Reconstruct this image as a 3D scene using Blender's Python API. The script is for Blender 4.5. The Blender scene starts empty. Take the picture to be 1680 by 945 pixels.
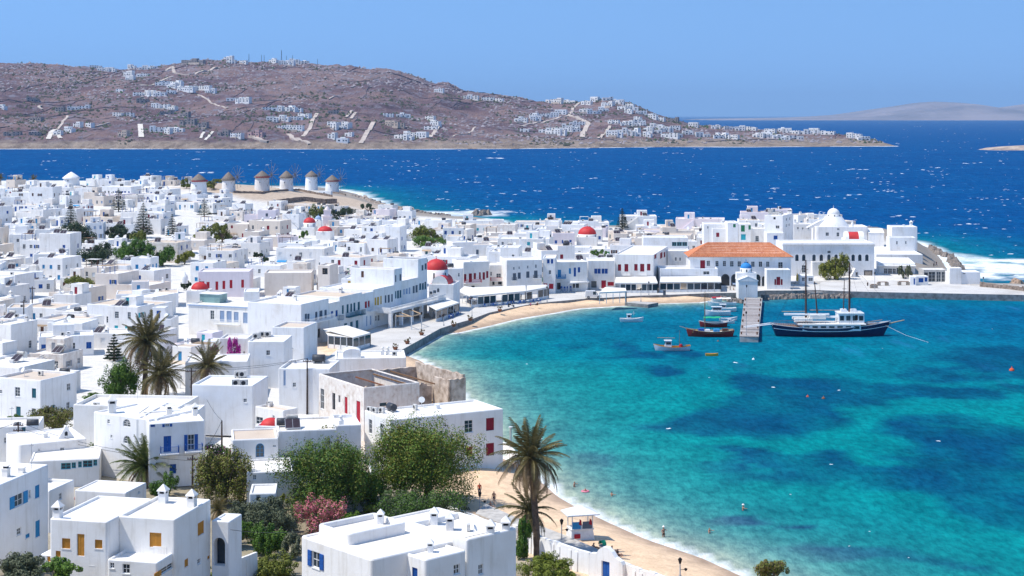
import bpy, math, random
import numpy as np
from mathutils import Vector, Matrix
SC = bpy.context.scene
COL = SC.collection
R = random.Random(7)
# ------------------------------------------------------------------ camera, sky, sun, exposure
F, CX, Y0, H = 2650.0, 840.0, 189.0, 50.0     # focal length and horizon of the photograph (pixels), eye height (m)
cd = bpy.data.cameras.new('camera'); cam = bpy.data.objects.new('camera', cd); COL.objects.link(cam)
cd.sensor_width = 36; cd.lens = 36*F/1680; cd.shift_y = -(472.5-Y0)/1680
cd.clip_start = 1; cd.clip_end = 150000
cam.location = (0, 0, H); cam.rotation_euler = (math.radians(90), 0, 0)
SC.camera = cam
SUN = Vector((-1, -0.15, 0)).normalized()*math.cos(math.radians(60)) + Vector((0, 0, math.sin(math.radians(60))))
W = bpy.data.worlds.new('World'); SC.world = W; W.use_nodes = True
wn = W.node_tree.nodes; wl = W.node_tree.links
sky = wn.new('ShaderNodeTexSky'); sky.sky_type = 'NISHITA'; sky.sun_disc = False
sky.sun_elevation = math.radians(60); sky.sun_rotation = math.atan2(SUN.x, SUN.y)
sky.air_density = 1.0; sky.dust_density = 0.1; sky.ozone_density = 1.4; sky.altitude = 50
tc = wn.new('ShaderNodeTexCoord'); ad = wn.new('ShaderNodeVectorMath'); ad.operation = 'ADD'; ad.inputs[1].default_value = (0, 0, .27)
nm = wn.new('ShaderNodeVectorMath'); nm.operation = 'NORMALIZE'
wl.new(tc.outputs['Generated'], ad.inputs[0]); wl.new(ad.outputs[0], nm.inputs[0]); wl.new(nm.outputs[0], sky.inputs[0])
tint = wn.new('ShaderNodeMix'); tint.data_type = 'RGBA'; tint.blend_type = 'MULTIPLY'; tint.inputs[0].default_value = 1; tint.inputs[7].default_value = (.74, .95, 1.10, 1)
wl.new(sky.outputs[0], tint.inputs[6]); wl.new(tint.outputs[2], wn['Background'].inputs[0]); wn['Background'].inputs[1].default_value = 0.15
sl = bpy.data.lights.new('sun', 'SUN'); so = bpy.data.objects.new('sun', sl); COL.objects.link(so)
sl.energy = 3.9; sl.angle = math.radians(0.53); sl.color = (1.0, 0.955, 0.88)
so.rotation_euler = SUN.to_track_quat('Z', 'Y').to_euler(); so.location = (-200, 100, 300)
SC.view_settings.view_transform = 'Standard'; SC.view_settings.look = 'None'
SC.view_settings.exposure = 0.42; SC.view_settings.gamma = 1.0
SC.cycles.max_bounces = 9; SC.cycles.diffuse_bounces = 7; SC.cycles.volume_bounces = 0
SC.render.filter_size = 1.15; SC.cycles.use_denoising = True
SC.cycles.glossy_bounces = 2; SC.cycles.transmission_bounces = 2

# ------------------------------------------------------------------ small numeric helpers
def P(x, y, z=0.0):
    D = F*(H-z)/(y-Y0)
    return Vector(((x-CX)/F*D, D, z))
def sst(a, b, x):
    t = np.clip((x-a)/(b-a), 0, 1); return t*t*(3-2*t)
def _hash(ix, iy, s):
    n = (ix.astype(np.int64)*374761393 + iy.astype(np.int64)*668265263 + s*974711) & 0x7fffffff
    n = ((n ^ (n >> 13))*1274126177) & 0x7fffffff
    return ((n ^ (n >> 16)) & 0xffff)/65535.0
def vnoise(x, y, s=0):
    x = np.asarray(x, float); y = np.asarray(y, float)
    ix = np.floor(x); iy = np.floor(y); fx = x-ix; fy = y-iy
    fx = fx*fx*(3-2*fx); fy = fy*fy*(3-2*fy)
    a = _hash(ix, iy, s); b = _hash(ix+1, iy, s); c = _hash(ix, iy+1, s); d = _hash(ix+1, iy+1, s)
    return (a*(1-fx)+b*fx)*(1-fy)+(c*(1-fx)+d*fx)*fy
def fbm(x, y, o=4, s=0):
    v = 0; a = .5; t = 0
    for k in range(o):
        v = v+a*vnoise(x*2**k+17.3*k, y*2**k-9.1*k, s+k); t += a; a *= .5
    return v/t*2-1
def sdist(px, py, poly):
    """signed distance to a closed polygon, positive inside"""
    d = np.full(px.shape, 1e12); ins = np.zeros(px.shape, bool)
    n = len(poly)
    for i in range(n):
        ax, ay = poly[i]; bx, by = poly[(i+1) % n]
        ex, ey = bx-ax, by-ay; L = ex*ex+ey*ey
        t = np.clip(((px-ax)*ex+(py-ay)*ey)/L, 0, 1)
        dx = px-ax-t*ex; dy = py-ay-t*ey
        d = np.minimum(d, dx*dx+dy*dy)
        c = ((ay > py) != (by > py)) & (px < (bx-ax)*(py-ay)/((by-ay) if by != ay else 1e-9)+ax)
        ins ^= c
    d = np.sqrt(d); return np.where(ins, d, -d)

# ------------------------------------------------------------------ the shoreline (surveyed from the photograph, metres)
_sh = [(1400,1080),(1300,990),(1220,947),(1150,915),(1060,885),(1000,858),(945,832),(915,815),(895,797),(868,775),(845,760)]
SHORE = [tuple(P(*p)[:2]) for p in _sh]+[(-3,238),(-5,258),(-9,285),(-14,312)]
SHORE += [tuple(P(*p)[:2]) for p in [(690,592),(663,582),(722,547),(747,547),(773,541),(802,535),(850,523),(900,515),(950,506),(1035,501),(1080,498),(1150,496),(1183,490),(1225,489),(1253,487),(1295,487),(1320,482),(1395,482),(1520,485),(1690,488)]]
SHORE += [(185,446),(200,455),(190,470)]
SHORE += [tuple(P(*p)[:2]) for p in [(1700,471),(1610,468),(1572,462),(1553,442),(1543,425),(1528,408),(1490,396),(1400,388),(1250,383),(1050,374),(860,371),(800,360),(740,357),(700,352),(670,347),(640,341),(615,333),(600,326),(585,318),(562,313),(530,309),(400,306),(100,301)]]
SHORE += [(-460,1200),(-700,1200),(-700,-120),(120,-120),(90,60)]
def height_np(X, Y, d=None):
    if d is None: d = sdist(X, Y, SHORE)
    z = np.clip(d*.21, -2.5, 1.54)+np.clip((d-25)*.012, 0, 1.2)
    ins = sst(0, 30, d)
    z = z+5.0*np.exp(-(((X+112)/62)**2+((Y-826)/50)**2)**1.5)*ins
    z = z+11*sst(450, 860, Y)*sst(-60, -190, X)*ins*sst(1010, 890, Y)
    z = z+4.5*sst(455, 560, Y)*sst(60, 100, X)*sst(0, 14, d)
    z = z+.2*np.maximum(0, 138-Y)*sst(12, 40, d)
    z = z+7*sst(150.5, 147, Y)*sst(-38, -41, X)
    z = z+fbm(X/14, Y/14, 3, 5)*.35*sst(4, 20, d)
    return z
def ht(x, y): return float(height_np(np.array([float(x)]), np.array([float(y)]))[0])
_GT = np.concatenate([np.arange(70, 600, .5), np.arange(600, 1300, 1.)])
def G(x, y, lift=0.0):
    """the first point of the ground seen at photograph pixel x, y"""
    X = (x-CX)/F*_GT; Z = H-(y-Y0)/F*_GT
    hit = np.nonzero(Z <= np.maximum(height_np(X, _GT), -.5)+lift)[0]
    i = int(hit[0]) if len(hit) else len(_GT)-1
    D = float(_GT[i]); return Vector(((x-CX)/F*D, D, H-(y-Y0)/F*D))
KEEP = []
def keep(x0, x1, y0, y1, D): KEEP.append((x0, x1, y0, y1, D))

# ------------------------------------------------------------------ materials
MT = {}
def nodes_of(name):
    m = bpy.data.materials.new(name); m.use_nodes = True
    return m, m.node_tree.nodes, m.node_tree.links, m.node_tree.nodes['Principled BSDF']
def mk(nt, t, **kw):
    n = nt.new(t)
    for k, v in kw.items():
        if k in ('operation', 'blend_type', 'data_type', 'feature', 'attribute_name', 'noise_dimensions', 'distance', 'attribute_type'): setattr(n, k, v)
        else: n.inputs[k].default_value = v
    return n
def ramp(nt, stops, interp='LINEAR'):
    n = nt.new('ShaderNodeValToRGB'); e = n.color_ramp.elements; n.color_ramp.interpolation = interp
    while len(e) > 1: e.remove(e[0])
    e[0].position = stops[0][0]; e[0].color = (*stops[0][1], 1)
    for p, c in stops[1:]:
        k = e.new(p); k.color = (*c, 1)
    return n
def mix(nt, l, a, b, fac, bt='MIX'):
    n = nt.new('ShaderNodeMix'); n.data_type = 'RGBA'; n.blend_type = bt
    for s, v in ((6, a), (7, b), (0, fac)):
        if hasattr(v, 'links'): l.new(v, n.inputs[s])
        else: n.inputs[s].default_value = (*v, 1) if isinstance(v, tuple) else v
    return n.outputs[2]
def pos(nt, l, sc=(1, 1, 1), obj=False):
    g = nt.new('ShaderNodeTexCoord' if obj else 'ShaderNodeNewGeometry')
    m = nt.new('ShaderNodeMapping'); m.inputs[3].default_value = sc
    l.new(g.outputs['Object' if obj else 'Position'], m.inputs[0]); return m.outputs[0]
def noise(nt, l, vec, scale, detail=4, rough=.55, dist=0):
    n = nt.new('ShaderNodeTexNoise'); l.new(vec, n.inputs['Vector'])
    n.inputs['Scale'].default_value = scale; n.inputs['Detail'].default_value = detail
    n.inputs['Roughness'].default_value = rough; n.inputs['Distortion'].default_value = dist
    return n.outputs['Fac']
def bump(nt, l, b, h, strength, dist):
    n = nt.new('ShaderNodeBump'); n.inputs['Strength'].default_value = strength; n.inputs['Distance'].default_value = dist
    l.new(h, n.inputs['Height']); l.new(n.outputs[0], b.inputs['Normal'])
def pm(name, c, var=.15, scale=3., rough=.7, bmp=0., c2=None, metal=0, spec=.3):
    """plain procedural material: a colour with noise wear"""
    if name in MT: return MT[name]
    m, nt, l, b = nodes_of(name); v = pos(nt, l)
    n = noise(nt, l, v, scale, 5)
    c2 = c2 or tuple(x*(1-var*1.6) for x in c)
    r = ramp(nt, [(.3, c2), (.62, tuple(min(1, x*(1+var*.5)) for x in c))]); l.new(n, r.inputs[0])
    l.new(r.outputs[0], b.inputs['Base Color']); b.inputs['Roughness'].default_value = rough
    b.inputs['Metallic'].default_value = metal; b.inputs['Specular IOR Level'].default_value = spec
    if bmp: bump(nt, l, b, noise(nt, l, v, scale*4, 3), .6, bmp)
    MT[name] = m; return m
def whitewash(name, base, stain, amount, streak, tint=.06, sc=.35):
    m, nt, l, b = nodes_of(name)
    v = pos(nt, l)
    big = noise(nt, l, v, sc, 5, .6)
    r = ramp(nt, [(.40-.0*amount, base), (.60, tuple(base[i]*(1-.35*amount)+stain[i]*.35*amount for i in range(3))), (.74, tuple(base[i]*(1-amount)+stain[i]*amount for i in range(3)))]); l.new(big, r.inputs[0])
    c = r.outputs[0]
    if streak:
        s = noise(nt, l, pos(nt, l, (1.6, 1.6, .16)), 1.1, 5, .65)
        sr = ramp(nt, [(.52, (1, 1, 1)), (.80, (1-streak, 1-streak*1.08, 1-streak*1.25))]); l.new(s, sr.inputs[0])
        c = mix(nt, l, c, sr.outputs[0], 1.0, 'MULTIPLY')
    oi = nt.new('ShaderNodeObjectInfo')
    tr = ramp(nt, [(0, (1, .975, .93)), (.35, (1, 1, 1)), (.6, (.97, .98, 1)), (.85, (.99, .97, .95)), (1, (1-tint, 1-tint*1.1, 1-tint*1.2))]); l.new(oi.outputs['Random'], tr.inputs[0])
    c = mix(nt, l, c, tr.outputs[0], 1.0, 'MULTIPLY')
    l.new(c, b.inputs['Base Color']); b.inputs['Roughness'].default_value = .85; b.inputs['Specular IOR Level'].default_value = .2
    bump(nt, l, b, noise(nt, l, v, 2.2, 6, .7), .35, .06)
    MT[name] = m; return m
WHITE = whitewash('whitewash', (.86, .85, .835), (.62, .57, .50), .65, .22, .11)
ROOF = whitewash('limewashed_roof', (.83, .805, .765), (.60, .52, .43), .85, 0, .09, .16)
TANROOF = whitewash('tan_roof', (.62, .52, .42), (.50, .38, .28), .8, 0, .09, .25)
PINKW = whitewash('pale_pink_wash', (.80, .72, .74), (.62, .52, .52), .4, .1)
CREAM = whitewash('cream_wash', (.74, .66, .58), (.55, .44, .36), .6, .16)
OLDW = whitewash('old_plaster', (.80, .75, .69), (.50, .37, .28), 1.0, .30, .03, 1.1)
CL = dict(blue=(.012, .085, .33), sky=(.03, .26, .52), cyan=(.03, .40, .48), red=(.26, .012, .03), crimson=(.42, .015, .03), orange=(.56, .25, .035), green=(.02, .22, .10), teal=(.02, .12, .16),
          white=(.78, .78, .77), grey=(.30, .31, .33), brown=(.10, .045, .03), yellow=(.60, .38, .05), dark=(.025, .028, .035), slate=(.10, .13, .17), vermil=(.60, .09, .03), lblue=(.32, .42, .58), black=(.012, .012, .014),
          tan=(.46, .33, .21), wood=(.22, .12, .06), stone=(.33, .28, .23), steel=(.42, .43, .45), canvas=(.78, .75, .70), navy=(.008, .02, .075), pink=(.55, .06, .22), canopy=(.02, .34, .16), skin=(.42, .23, .15), hair=(.03, .018, .012), rust=(.25, .10, .05), dinghy=(.80, .40, .05), maroon=(.28, .03, .025), concrete=(.46, .44, .41), paving=(.50, .47, .43), plank=(.42, .37, .33), bluedome=(.03, .23, .55), terracotta=(.52, .19, .09), thatch=(.20, .16, .13))
def C(n):
    if n in MT: return MT[n]
    shiny = n in ('navy', 'maroon', 'steel', 'white')
    return pm(n, CL[n], .18 if n in ('thatch', 'stone', 'wood', 'plank', 'concrete', 'paving', 'tan') else .08, 1.2 if n in ('concrete', 'paving') else 3, .4 if shiny else .7, .02 if n in ('stone', 'thatch', 'concrete') else 0, None, .5 if n == 'steel' else 0)
def glassmat():
    m, nt, l, b = nodes_of('window_glass')
    oi = nt.new('ShaderNodeObjectInfo')
    r = ramp(nt, [(0, (.012, .02, .03)), (.6, (.03, .045, .06)), (1, (.09, .11, .12))]); l.new(oi.outputs['Random'], r.inputs[0])
    l.new(r.outputs[0], b.inputs['Base Color']); b.inputs['Roughness'].default_value = .12; MT['glass'] = m
glassmat()

# ------------------------------------------------------------------ mesh building
class MB:
    def __init__(s): s.v = []; s.f = []; s.m = []; s.sm = []
    def face(s, pts, mi=0, smooth=False):
        i = len(s.v); s.v.extend([tuple(p) for p in pts]); s.f.append(tuple(range(i, i+len(pts)))); s.m.append(mi); s.sm.append(smooth)
    def grid(s, rings, mi=0, closed=True, smooth=False):
        i0 = len(s.v); n = len(rings[0])
        for r in rings: s.v.extend([tuple(p) for p in r])
        for a in range(len(rings)-1):
            for k in range(n if closed else n-1):
                k2 = (k+1) % n
                s.f.append((i0+a*n+k, i0+a*n+k2, i0+(a+1)*n+k2, i0+(a+1)*n+k)); s.m.append(mi); s.sm.append(smooth)
    def box(s, x0, y0, z0, x1, y1, z1, mi=0):
        s.hexa([(x0,y0,z0),(x1,y0,z0),(x1,y1,z0),(x0,y1,z0),(x0,y0,z1),(x1,y0,z1),(x1,y1,z1),(x0,y1,z1)], mi)
    def hexa(s, p, mi=0):
        i = len(s.v); s.v.extend([tuple(q) for q in p])
        for q in ((3,2,1,0),(4,5,6,7),(0,1,5,4),(1,2,6,5),(2,3,7,6),(3,0,4,7)):
            s.f.append(tuple(i+k for k in q)); s.m.append(mi); s.sm.append(False)
    def prism(s, poly, z0, z1, mi=0):
        n = len(poly)
        if sum(poly[i][0]*poly[(i+1) % n][1]-poly[(i+1) % n][0]*poly[i][1] for i in range(n)) < 0: poly = poly[::-1]
        s.face([(x, y, z1) for x, y in poly], mi)
        s.grid([[(x, y, z0) for x, y in poly], [(x, y, z1) for x, y in poly]], mi)
    def lathe(s, prof, n=12, cx=0, cy=0, mi=0, smooth=True, cap=True):
        rings = [[(cx+r*math.cos(2*math.pi*k/n), cy+r*math.sin(2*math.pi*k/n), z) for k in range(n)] for r, z in prof]
        s.grid(rings, mi, True, smooth)
        if cap and prof[-1][0] > .001: s.face(rings[-1], mi)
    def dome(s, cx, cy, z, r, h, n=16, k=6, mi=0):
        s.lathe([(r*math.cos(math.pi/2*i/k)+.001, z+h*math.sin(math.pi/2*i/k)) for i in range(k+1)], n, cx, cy, mi)
    def tube(s, pts, r, n=5, mi=0):
        pts = [Vector(p) for p in pts]; rings = []
        for i, p in enumerate(pts):
            t = (pts[min(i+1, len(pts)-1)]-pts[max(i-1, 0)]).normalized()
            a = t.cross(Vector((0, 0, 1)) if abs(t.z) < .9 else Vector((1, 0, 0))).normalized(); b = t.cross(a)
            rr = r[i] if isinstance(r, (list, tuple)) else r
            rings.append([p+a*rr*math.cos(2*math.pi*k/n)+b*rr*math.sin(2*math.pi*k/n) for k in range(n)])
        s.grid(rings, mi, True, n > 5); s.face(rings[-1], mi); s.face(rings[0][::-1], mi)
    def mesh(s, name, mats):
        me = bpy.data.meshes.new(name); me.from_pydata(s.v, [], s.f)
        for m in mats: me.materials.append(m)
        me.polygons.foreach_set('material_index', s.m); me.polygons.foreach_set('use_smooth', s.sm); me.update(); return me
    def build(s, name, mats, parent=None, loc=(0, 0, 0), rz=0, **kw):
        return put(name, s.mesh(name, mats), parent, loc, rz, **kw)
def put(name, me, parent=None, loc=(0, 0, 0), rz=0, sc=None, **kw):
    o = bpy.data.objects.new(name, me); COL.objects.link(o)
    o.location = loc
    if rz: o.rotation_euler = (0, 0, rz)
    if sc: o.scale = sc if isinstance(sc, tuple) else (sc, sc, sc)
    if parent: o.parent = parent
    for k, v in kw.items(): o[k] = v
    return o
def thing(name, label, cat, loc, rz=0, group=None, sc=None):
    o = bpy.data.objects.new(name, None); COL.objects.link(o); o.location = loc; o.rotation_euler = (0, 0, rz)
    o.empty_display_size = .5
    if sc: o.scale = (sc, sc, sc)
    o['label'] = label; o['category'] = cat
    if group: o['group'] = group
    return o
def clone(root, loc, rz=0, sc=None, label=None):
    c = root.copy(); COL.objects.link(c); c.location = loc; c.rotation_euler = (0, 0, rz)
    if sc: c.scale = (sc, sc, sc) if not isinstance(sc, tuple) else sc
    if label: c['label'] = label
    for ch in root.children:
        k = ch.copy(); COL.objects.link(k); k.parent = c
        for g in ch.children:
            q = g.copy(); COL.objects.link(q); q.parent = k
    return c
def grid_mesh(name, X, Y, Z, mats, attrs={}, smooth=True):
    ny, nx = X.shape
    me = bpy.data.meshes.new(name)
    co = np.stack([X, Y, Z], -1).reshape(-1, 3)
    i = np.arange((ny-1)*(nx-1)); r = i//(nx-1); c = i % (nx-1); a = r*nx+c
    quads = np.stack([a, a+1, a+nx+1, a+nx], -1)
    me.vertices.add(len(co)); me.vertices.foreach_set('co', co.ravel())
    me.loops.add(quads.size); me.loops.foreach_set('vertex_index', quads.ravel())
    me.polygons.add(len(quads)); me.polygons.foreach_set('loop_start', np.arange(len(quads))*4)
    me.polygons.foreach_set('use_smooth', np.full(len(quads), smooth))
    me.update(calc_edges=True)
    for k, v in attrs.items():
        if v.ndim == 3:
            at = me.attributes.new(k, 'FLOAT_COLOR', 'POINT')
            at.data.foreach_set('color', np.concatenate([v.reshape(-1, 3), np.ones((v.shape[0]*v.shape[1], 1))], 1).ravel())
        else:
            at = me.attributes.new(k, 'FLOAT', 'POINT'); at.data.foreach_set('value', v.ravel())
    for m in mats: me.materials.append(m)
    return me
# ------------------------------------------------------------------ setting: ground
def axis(segs):
    out = []
    for a, b, st in segs: out += list(np.arange(a, b, st))
    return np.array(out+[segs[-1][1]])
gx = axis([(-680, -340, 12), (-340, 210, 2.6), (210, 260, 10)]); gy = axis([(-110, 110, 10), (110, 560, 2.4), (560, 1190, 5)])
GX, GY = np.meshgrid(gx, gy); GD = sdist(GX, GY, SHORE); GZ = height_np(GX, GY, GD)
def ground_colours():
    town = np.array([.70, .675, .64]); sand = np.array([.80, .57, .37]); tan = np.array([.52, .41, .31]); soil = np.array([.30, .25, .17]); rock = np.array([.30, .26, .22])
    c = np.broadcast_to(town, GX.shape+(3,)).copy()
    def lay(col, w):
        nonlocal c; w = np.clip(w, 0, 1)[..., None]; c = c*(1-w)+col*w
    n = fbm(GX/9, GY/9, 4, 3)
    lay(tan, sst(.35, .7, np.exp(-(((GX+112)/66)**2+((GY-822)/52)**2)**1.5)+n*.2))
    lay(soil, sst(14, 24, GD)*sst(228, 208, GY)*sst(-75, -45, GX))
    lay(np.array([.38, .33, .22]), sst(14, 24, GD)*sst(228, 208, GY)*sst(-75, -45, GX)*sst(-.1, .5, n))
    lay(rock, sst(30, 16, GD)*sst(545, 580, GY))
    lay(rock, sst(20, 10, GD)*sst(440, 470, GY)*sst(55, 80, GX))
    beach = sst(22, 16, GD)*sst(540, 520, GY)*sst(60, 52, GX-(GY-430)*.0)
    lay(sand*(1+n[..., None]*.07), beach)
    lay(np.array([.46, .32, .22]), beach*sst(3.2, 1.2, GD))
    return c
m, nt, l, b = nodes_of('ground_surface')
at = nt.new('ShaderNodeAttribute'); at.attribute_name = 'tone'
v = pos(nt, l); r1 = ramp(nt, [(.3, (.78, .77, .75)), (.7, (1.1, 1.1, 1.1))]); l.new(noise(nt, l, v, .5, 8, .65), r1.inputs[0])
r2 = ramp(nt, [(.34, (.82, .81, .79)), (.62, (1.06, 1.06, 1.06))]); l.new(noise(nt, l, v, 3.2, 5, .7), r2.inputs[0])
l.new(mix(nt, l, mix(nt, l, at.outputs['Color'], r1.outputs[0], 1.0, 'MULTIPLY'), r2.outputs[0], 1.0, 'MULTIPLY'), b.inputs['Base Color']); b.inputs['Roughness'].default_value = .95
bump(nt, l, b, noise(nt, l, v, 1.6, 6, .7), .6, .12)
put('ground', grid_mesh('ground', GX, GY, GZ, [m], {'tone': ground_colours()}), kind='structure')

# paved quays: slabs with a real edge down to the water or the sand
def slab(name, pts, z, depth, mats, plan=False):
    poly = [tuple(P(x, y, z)[:2]) if not plan else (x, y) for x, y in pts]
    mb = MB(); mb.prism(poly, z-depth, z)
    mb.m = [0]+[1]*(len(mb.m)-1)
    return mb.build(name, mats, kind='structure')
m, nt, l, b = nodes_of('quay_paving')
v = pos(nt, l); r1 = ramp(nt, [(.32, (.47, .44, .40)), (.5, (.58, .55, .51)), (.68, (.66, .63, .59))]); l.new(noise(nt, l, v, .12, 9, .68), r1.inputs[0])
bk = nt.new('ShaderNodeTexBrick'); l.new(v, bk.inputs['Vector']); bk.inputs['Scale'].default_value = .5
bk.inputs['Color1'].default_value = (1, 1, 1, 1); bk.inputs['Color2'].default_value = (.93, .93, .93, 1); bk.inputs['Mortar'].default_value = (.8, .8, .8, 1); bk.inputs['Mortar Size'].default_value = .012
l.new(mix(nt, l, r1.outputs[0], bk.outputs[0], 1.0, 'MULTIPLY'), b.inputs['Base Color']); b.inputs['Roughness'].default_value = .9
MT['quaypave'] = m
WETWALL = pm('quay_wall_stone', (.24, .24, .24), .3, .9, .8, .05)
slab('promenade', [(520,640),(600,600),(652,578),(722,539),(747,531),(773,524),(802,513),(830,507),(865,500),(905,495),(960,490),(985,489),(1050,485),(1090,484),(1160,481),(1210,480),(1255,476.5),(1300,476.5),(1345,476),(1345,452),(1100,450),(900,465),(760,488),(650,518),(560,568),(520,600)], 1.66, 3, [MT['quaypave'], WETWALL])
slab('quay', [(1345.4,476),(1395,478),(1460,479.5),(1690,484),(1800,487),(1830,478),(1610,470),(1560,466),(1530,452),(1450,440),(1345.4,440)], 1.72, 3.4, [MT['quaypave'], WETWALL])
slab('quay_step', [(1320,479.2),(1395,480),(1460,481.5),(1460,479.6),(1395,478.1),(1346,477.2)], 1.2, 2.6, [pm('pale_kerb', (.68, .67, .64), .1, 1, .8), WETWALL])
slab('beach_path', [(796,826),(850,850),(883,861),(930,879),(970,896),(1010,914),(1080,945),(1180,990),(1150,1010),(1000,935),(960,915),(915,895),(870,878),(830,862),(780,842)], 1.95, 2.2, [C('paving'), C('concrete')])
slab('jetty_landing', [(1025,496),(1063,499.5),(1080,496.5),(1042,494)], .9, 1.6, [C('concrete'), WETWALL])

# ------------------------------------------------------------------ setting: sea
sx = axis([(-45000, -5000, 10000), (-5000, -1000, 500), (-1000, -300, 50), (-300, -60, 7), (-60, 190, 1.6), (190, 330, 7), (330, 1000, 50), (1000, 5000, 500), (5000, 45000, 10000)])
sy = axis([(60, 140, 20), (140, 560, 1.6), (560, 1100, 5), (1100, 2600, 50), (2600, 8000, 600), (8000, 62000, 9000)])
SX, SY = np.meshgrid(sx, sy); SD = -sdist(SX, SY, SHORE)
def patch_field():
    w = np.zeros(SX.shape)
    wx = SX+fbm(SX/26, SY/34, 6, 21)*22; wy = SY+fbm(SX/22, SY/24, 6, 22)*30
    for x, y, rx, ry in [(1344,629,140,24),(1240,690,150,18),(1330,672,130,24),(1400,655,90,20),(1480,775,190,28),(1340,752,100,14),(1600,805,190,50),(1680,740,120,50),(1228,855,36,9),(1300,861,18,5),(1365,906,130,22),(1480,915,130,14),(1640,600,100,26),(985,758,52,15),(1062,606,38,7),(930,770,44,10),(1000,581,75,8),(1120,575,40,6),(1560,640,100,14),(1560,690,60,10)]:
        c = P(x, y, 0); a = abs(P(x+rx, y, 0).x-c.x); bq = (P(x, y-ry, 0).y-P(x, y+ry, 0).y)/2
        big = rx > 60
        qx, qy = (wx, wy) if big else (SX+(wx-SX)*.35, SY+(wy-SY)*.35)
        q = ((qx-c.x)/a)**2+((qy-c.y)/bq)**2
        w = np.maximum(w, np.clip((1.45-q)*1.35, 0, .96))
    w *= .86+.55*fbm(SX/7, SY/13, 5, 9)
    return np.clip(w, 0, 1)
weed = patch_field()*sst(6, 16, SD)
bayx = sst(-40, -25, SX)
bay = sst(430, 250, SY+np.maximum(0, SX-50)*.30+fbm(SX/40, SY/50, 3, 71)*30)*.62+.38*sst(560, 470, SY)+.0
bay = bay*(1-.25*sst(40, 110, SX)*sst(300, 360, SY))+np.exp(-SD/14)*.5*(SY < 540)
coast = np.exp(-np.maximum(SD, 0)/26)*.9*(SY > 540)+sst(70, 10, np.hypot((SX-150)/1.2, SY-520))*.5
teal = np.clip(np.maximum(bay*(SY < 640)*(SX > -60), coast), 0, 1)
shal = np.exp(-np.maximum(SD, 0)/4.)*(SY < 540)*sst(80, 66, SX)
shal = shal+.30*np.exp(-np.maximum(SD, 0)/8.)*(SY < 330)
surf = np.zeros(SX.shape)
n1 = fbm(SX/7, SY/9, 5, 31); n1 = n1*(SY < 560)+fbm(SX/14, SY/30, 5, 33)*(SY >= 560)
for x, y, rx, ry in [(760,350,75,5),(720,356,60,6),(800,352,35,4),(1590,424,60,9),(1640,440,85,10),(1600,452,60,8),(1570,437,30,12),(1640,472,60,5),(1560,422,22,10),(1660,428,40,5),(1690,455,50,4)]:
    c = P(x, y, 0); a = abs(P(x+rx, y, 0).x-c.x); bq = (P(x, y-ry, 0).y-P(x, y+ry, 0).y)/2
    surf = np.maximum(surf, np.clip(1.15-((SX-c.x)/a)**2-((SY-c.y)/bq)**2+n1*1.5, 0, 1))
surf = np.maximum(surf, sst(9, 1, SD+n1*7)*(SY > 545))
edge = np.clip(sst(1.5+n1*1.2, .5+n1*.9, SD), 0, 1)*(SY < 545)*sst(60, 50, SX)*sst(-28, -18, SX)
foam = np.clip(np.maximum(surf, edge), 0, 1)
m, nt, l, b = nodes_of('sea_water')
def att(n):
    a = nt.new('ShaderNodeAttribute'); a.attribute_name = n; return a.outputs['Fac']
v = pos(nt, l); v2 = pos(nt, l, (1, .5, 1))
c = mix(nt, l, (.0004, .068, .220), (.0006, .205, .222), att('teal'))
dark = ramp(nt, [(.36, (.74, .76, .80)), (.62, (1.16, 1.14, 1.1))]); l.new(noise(nt, l, v2, .16, 7, .62), dark.inputs[0])
dark2 = ramp(nt, [(.36, (.62, .68, .74)), (.60, (1.18, 1.15, 1.10))]); l.new(noise(nt, l, v2, .9, 3, .6), dark2.inputs[0])
bigv = ramp(nt, [(.35, (.80, .86, .92)), (.65, (1.12, 1.06, 1.02))]); l.new(noise(nt, l, v, .012, 4, .6), bigv.inputs[0])
c = mix(nt, l, c, (.001, .072, .150), att('weed'))
c = mix(nt, l, c, (.42, .46, .36), att('shallow'))
c = mix(nt, l, c, dark.outputs[0], 1.0, 'MULTIPLY'); c = mix(nt, l, c, dark2.outputs[0], .8, 'MULTIPLY'); c = mix(nt, l, c, bigv.outputs[0], 1.0, 'MULTIPLY')
ch = ramp(nt, [(.60, (0, 0, 0)), (.72, (.55, .55, .55))]); l.new(noise(nt, l, pos(nt, l, (.16, .030, 1)), 1.0, 4, .6), ch.inputs[0])
fc = nt.new('ShaderNodeMath'); fc.operation = 'MULTIPLY'; l.new(ch.outputs[0], fc.inputs[0]); iv = nt.new('ShaderNodeMath'); iv.operation = 'SUBTRACT'; iv.inputs[0].default_value = 1; l.new(att('teal'), iv.inputs[1]); l.new(iv.outputs[0], fc.inputs[1])
c = mix(nt, l, c, (.035, .19, .42), fc.outputs[0])
fm = nt.new('ShaderNodeMath'); fm.operation = 'MULTIPLY'; l.new(att('foam'), fm.inputs[0])
fr = ramp(nt, [(.30, (.35, .35, .35)), (.52, (1, 1, 1))]); l.new(noise(nt, l, v, .35, 7, .7), fr.inputs[0]); l.new(fr.outputs[0], fm.inputs[1])
c = mix(nt, l, c, (.80, .82, .82), fm.outputs[0])
nt.remove(b); df = nt.new('ShaderNodeBsdfDiffuse'); gl = nt.new('ShaderNodeBsdfGlossy'); gl.inputs['Roughness'].default_value = .28; ms = nt.new('ShaderNodeMixShader'); ms.inputs[0].default_value = .012
l.new(c, df.inputs['Color']); l.new(df.outputs[0], ms.inputs[1]); l.new(gl.outputs[0], ms.inputs[2]); l.new(ms.outputs[0], nt['Material Output'].inputs['Surface'])
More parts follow.
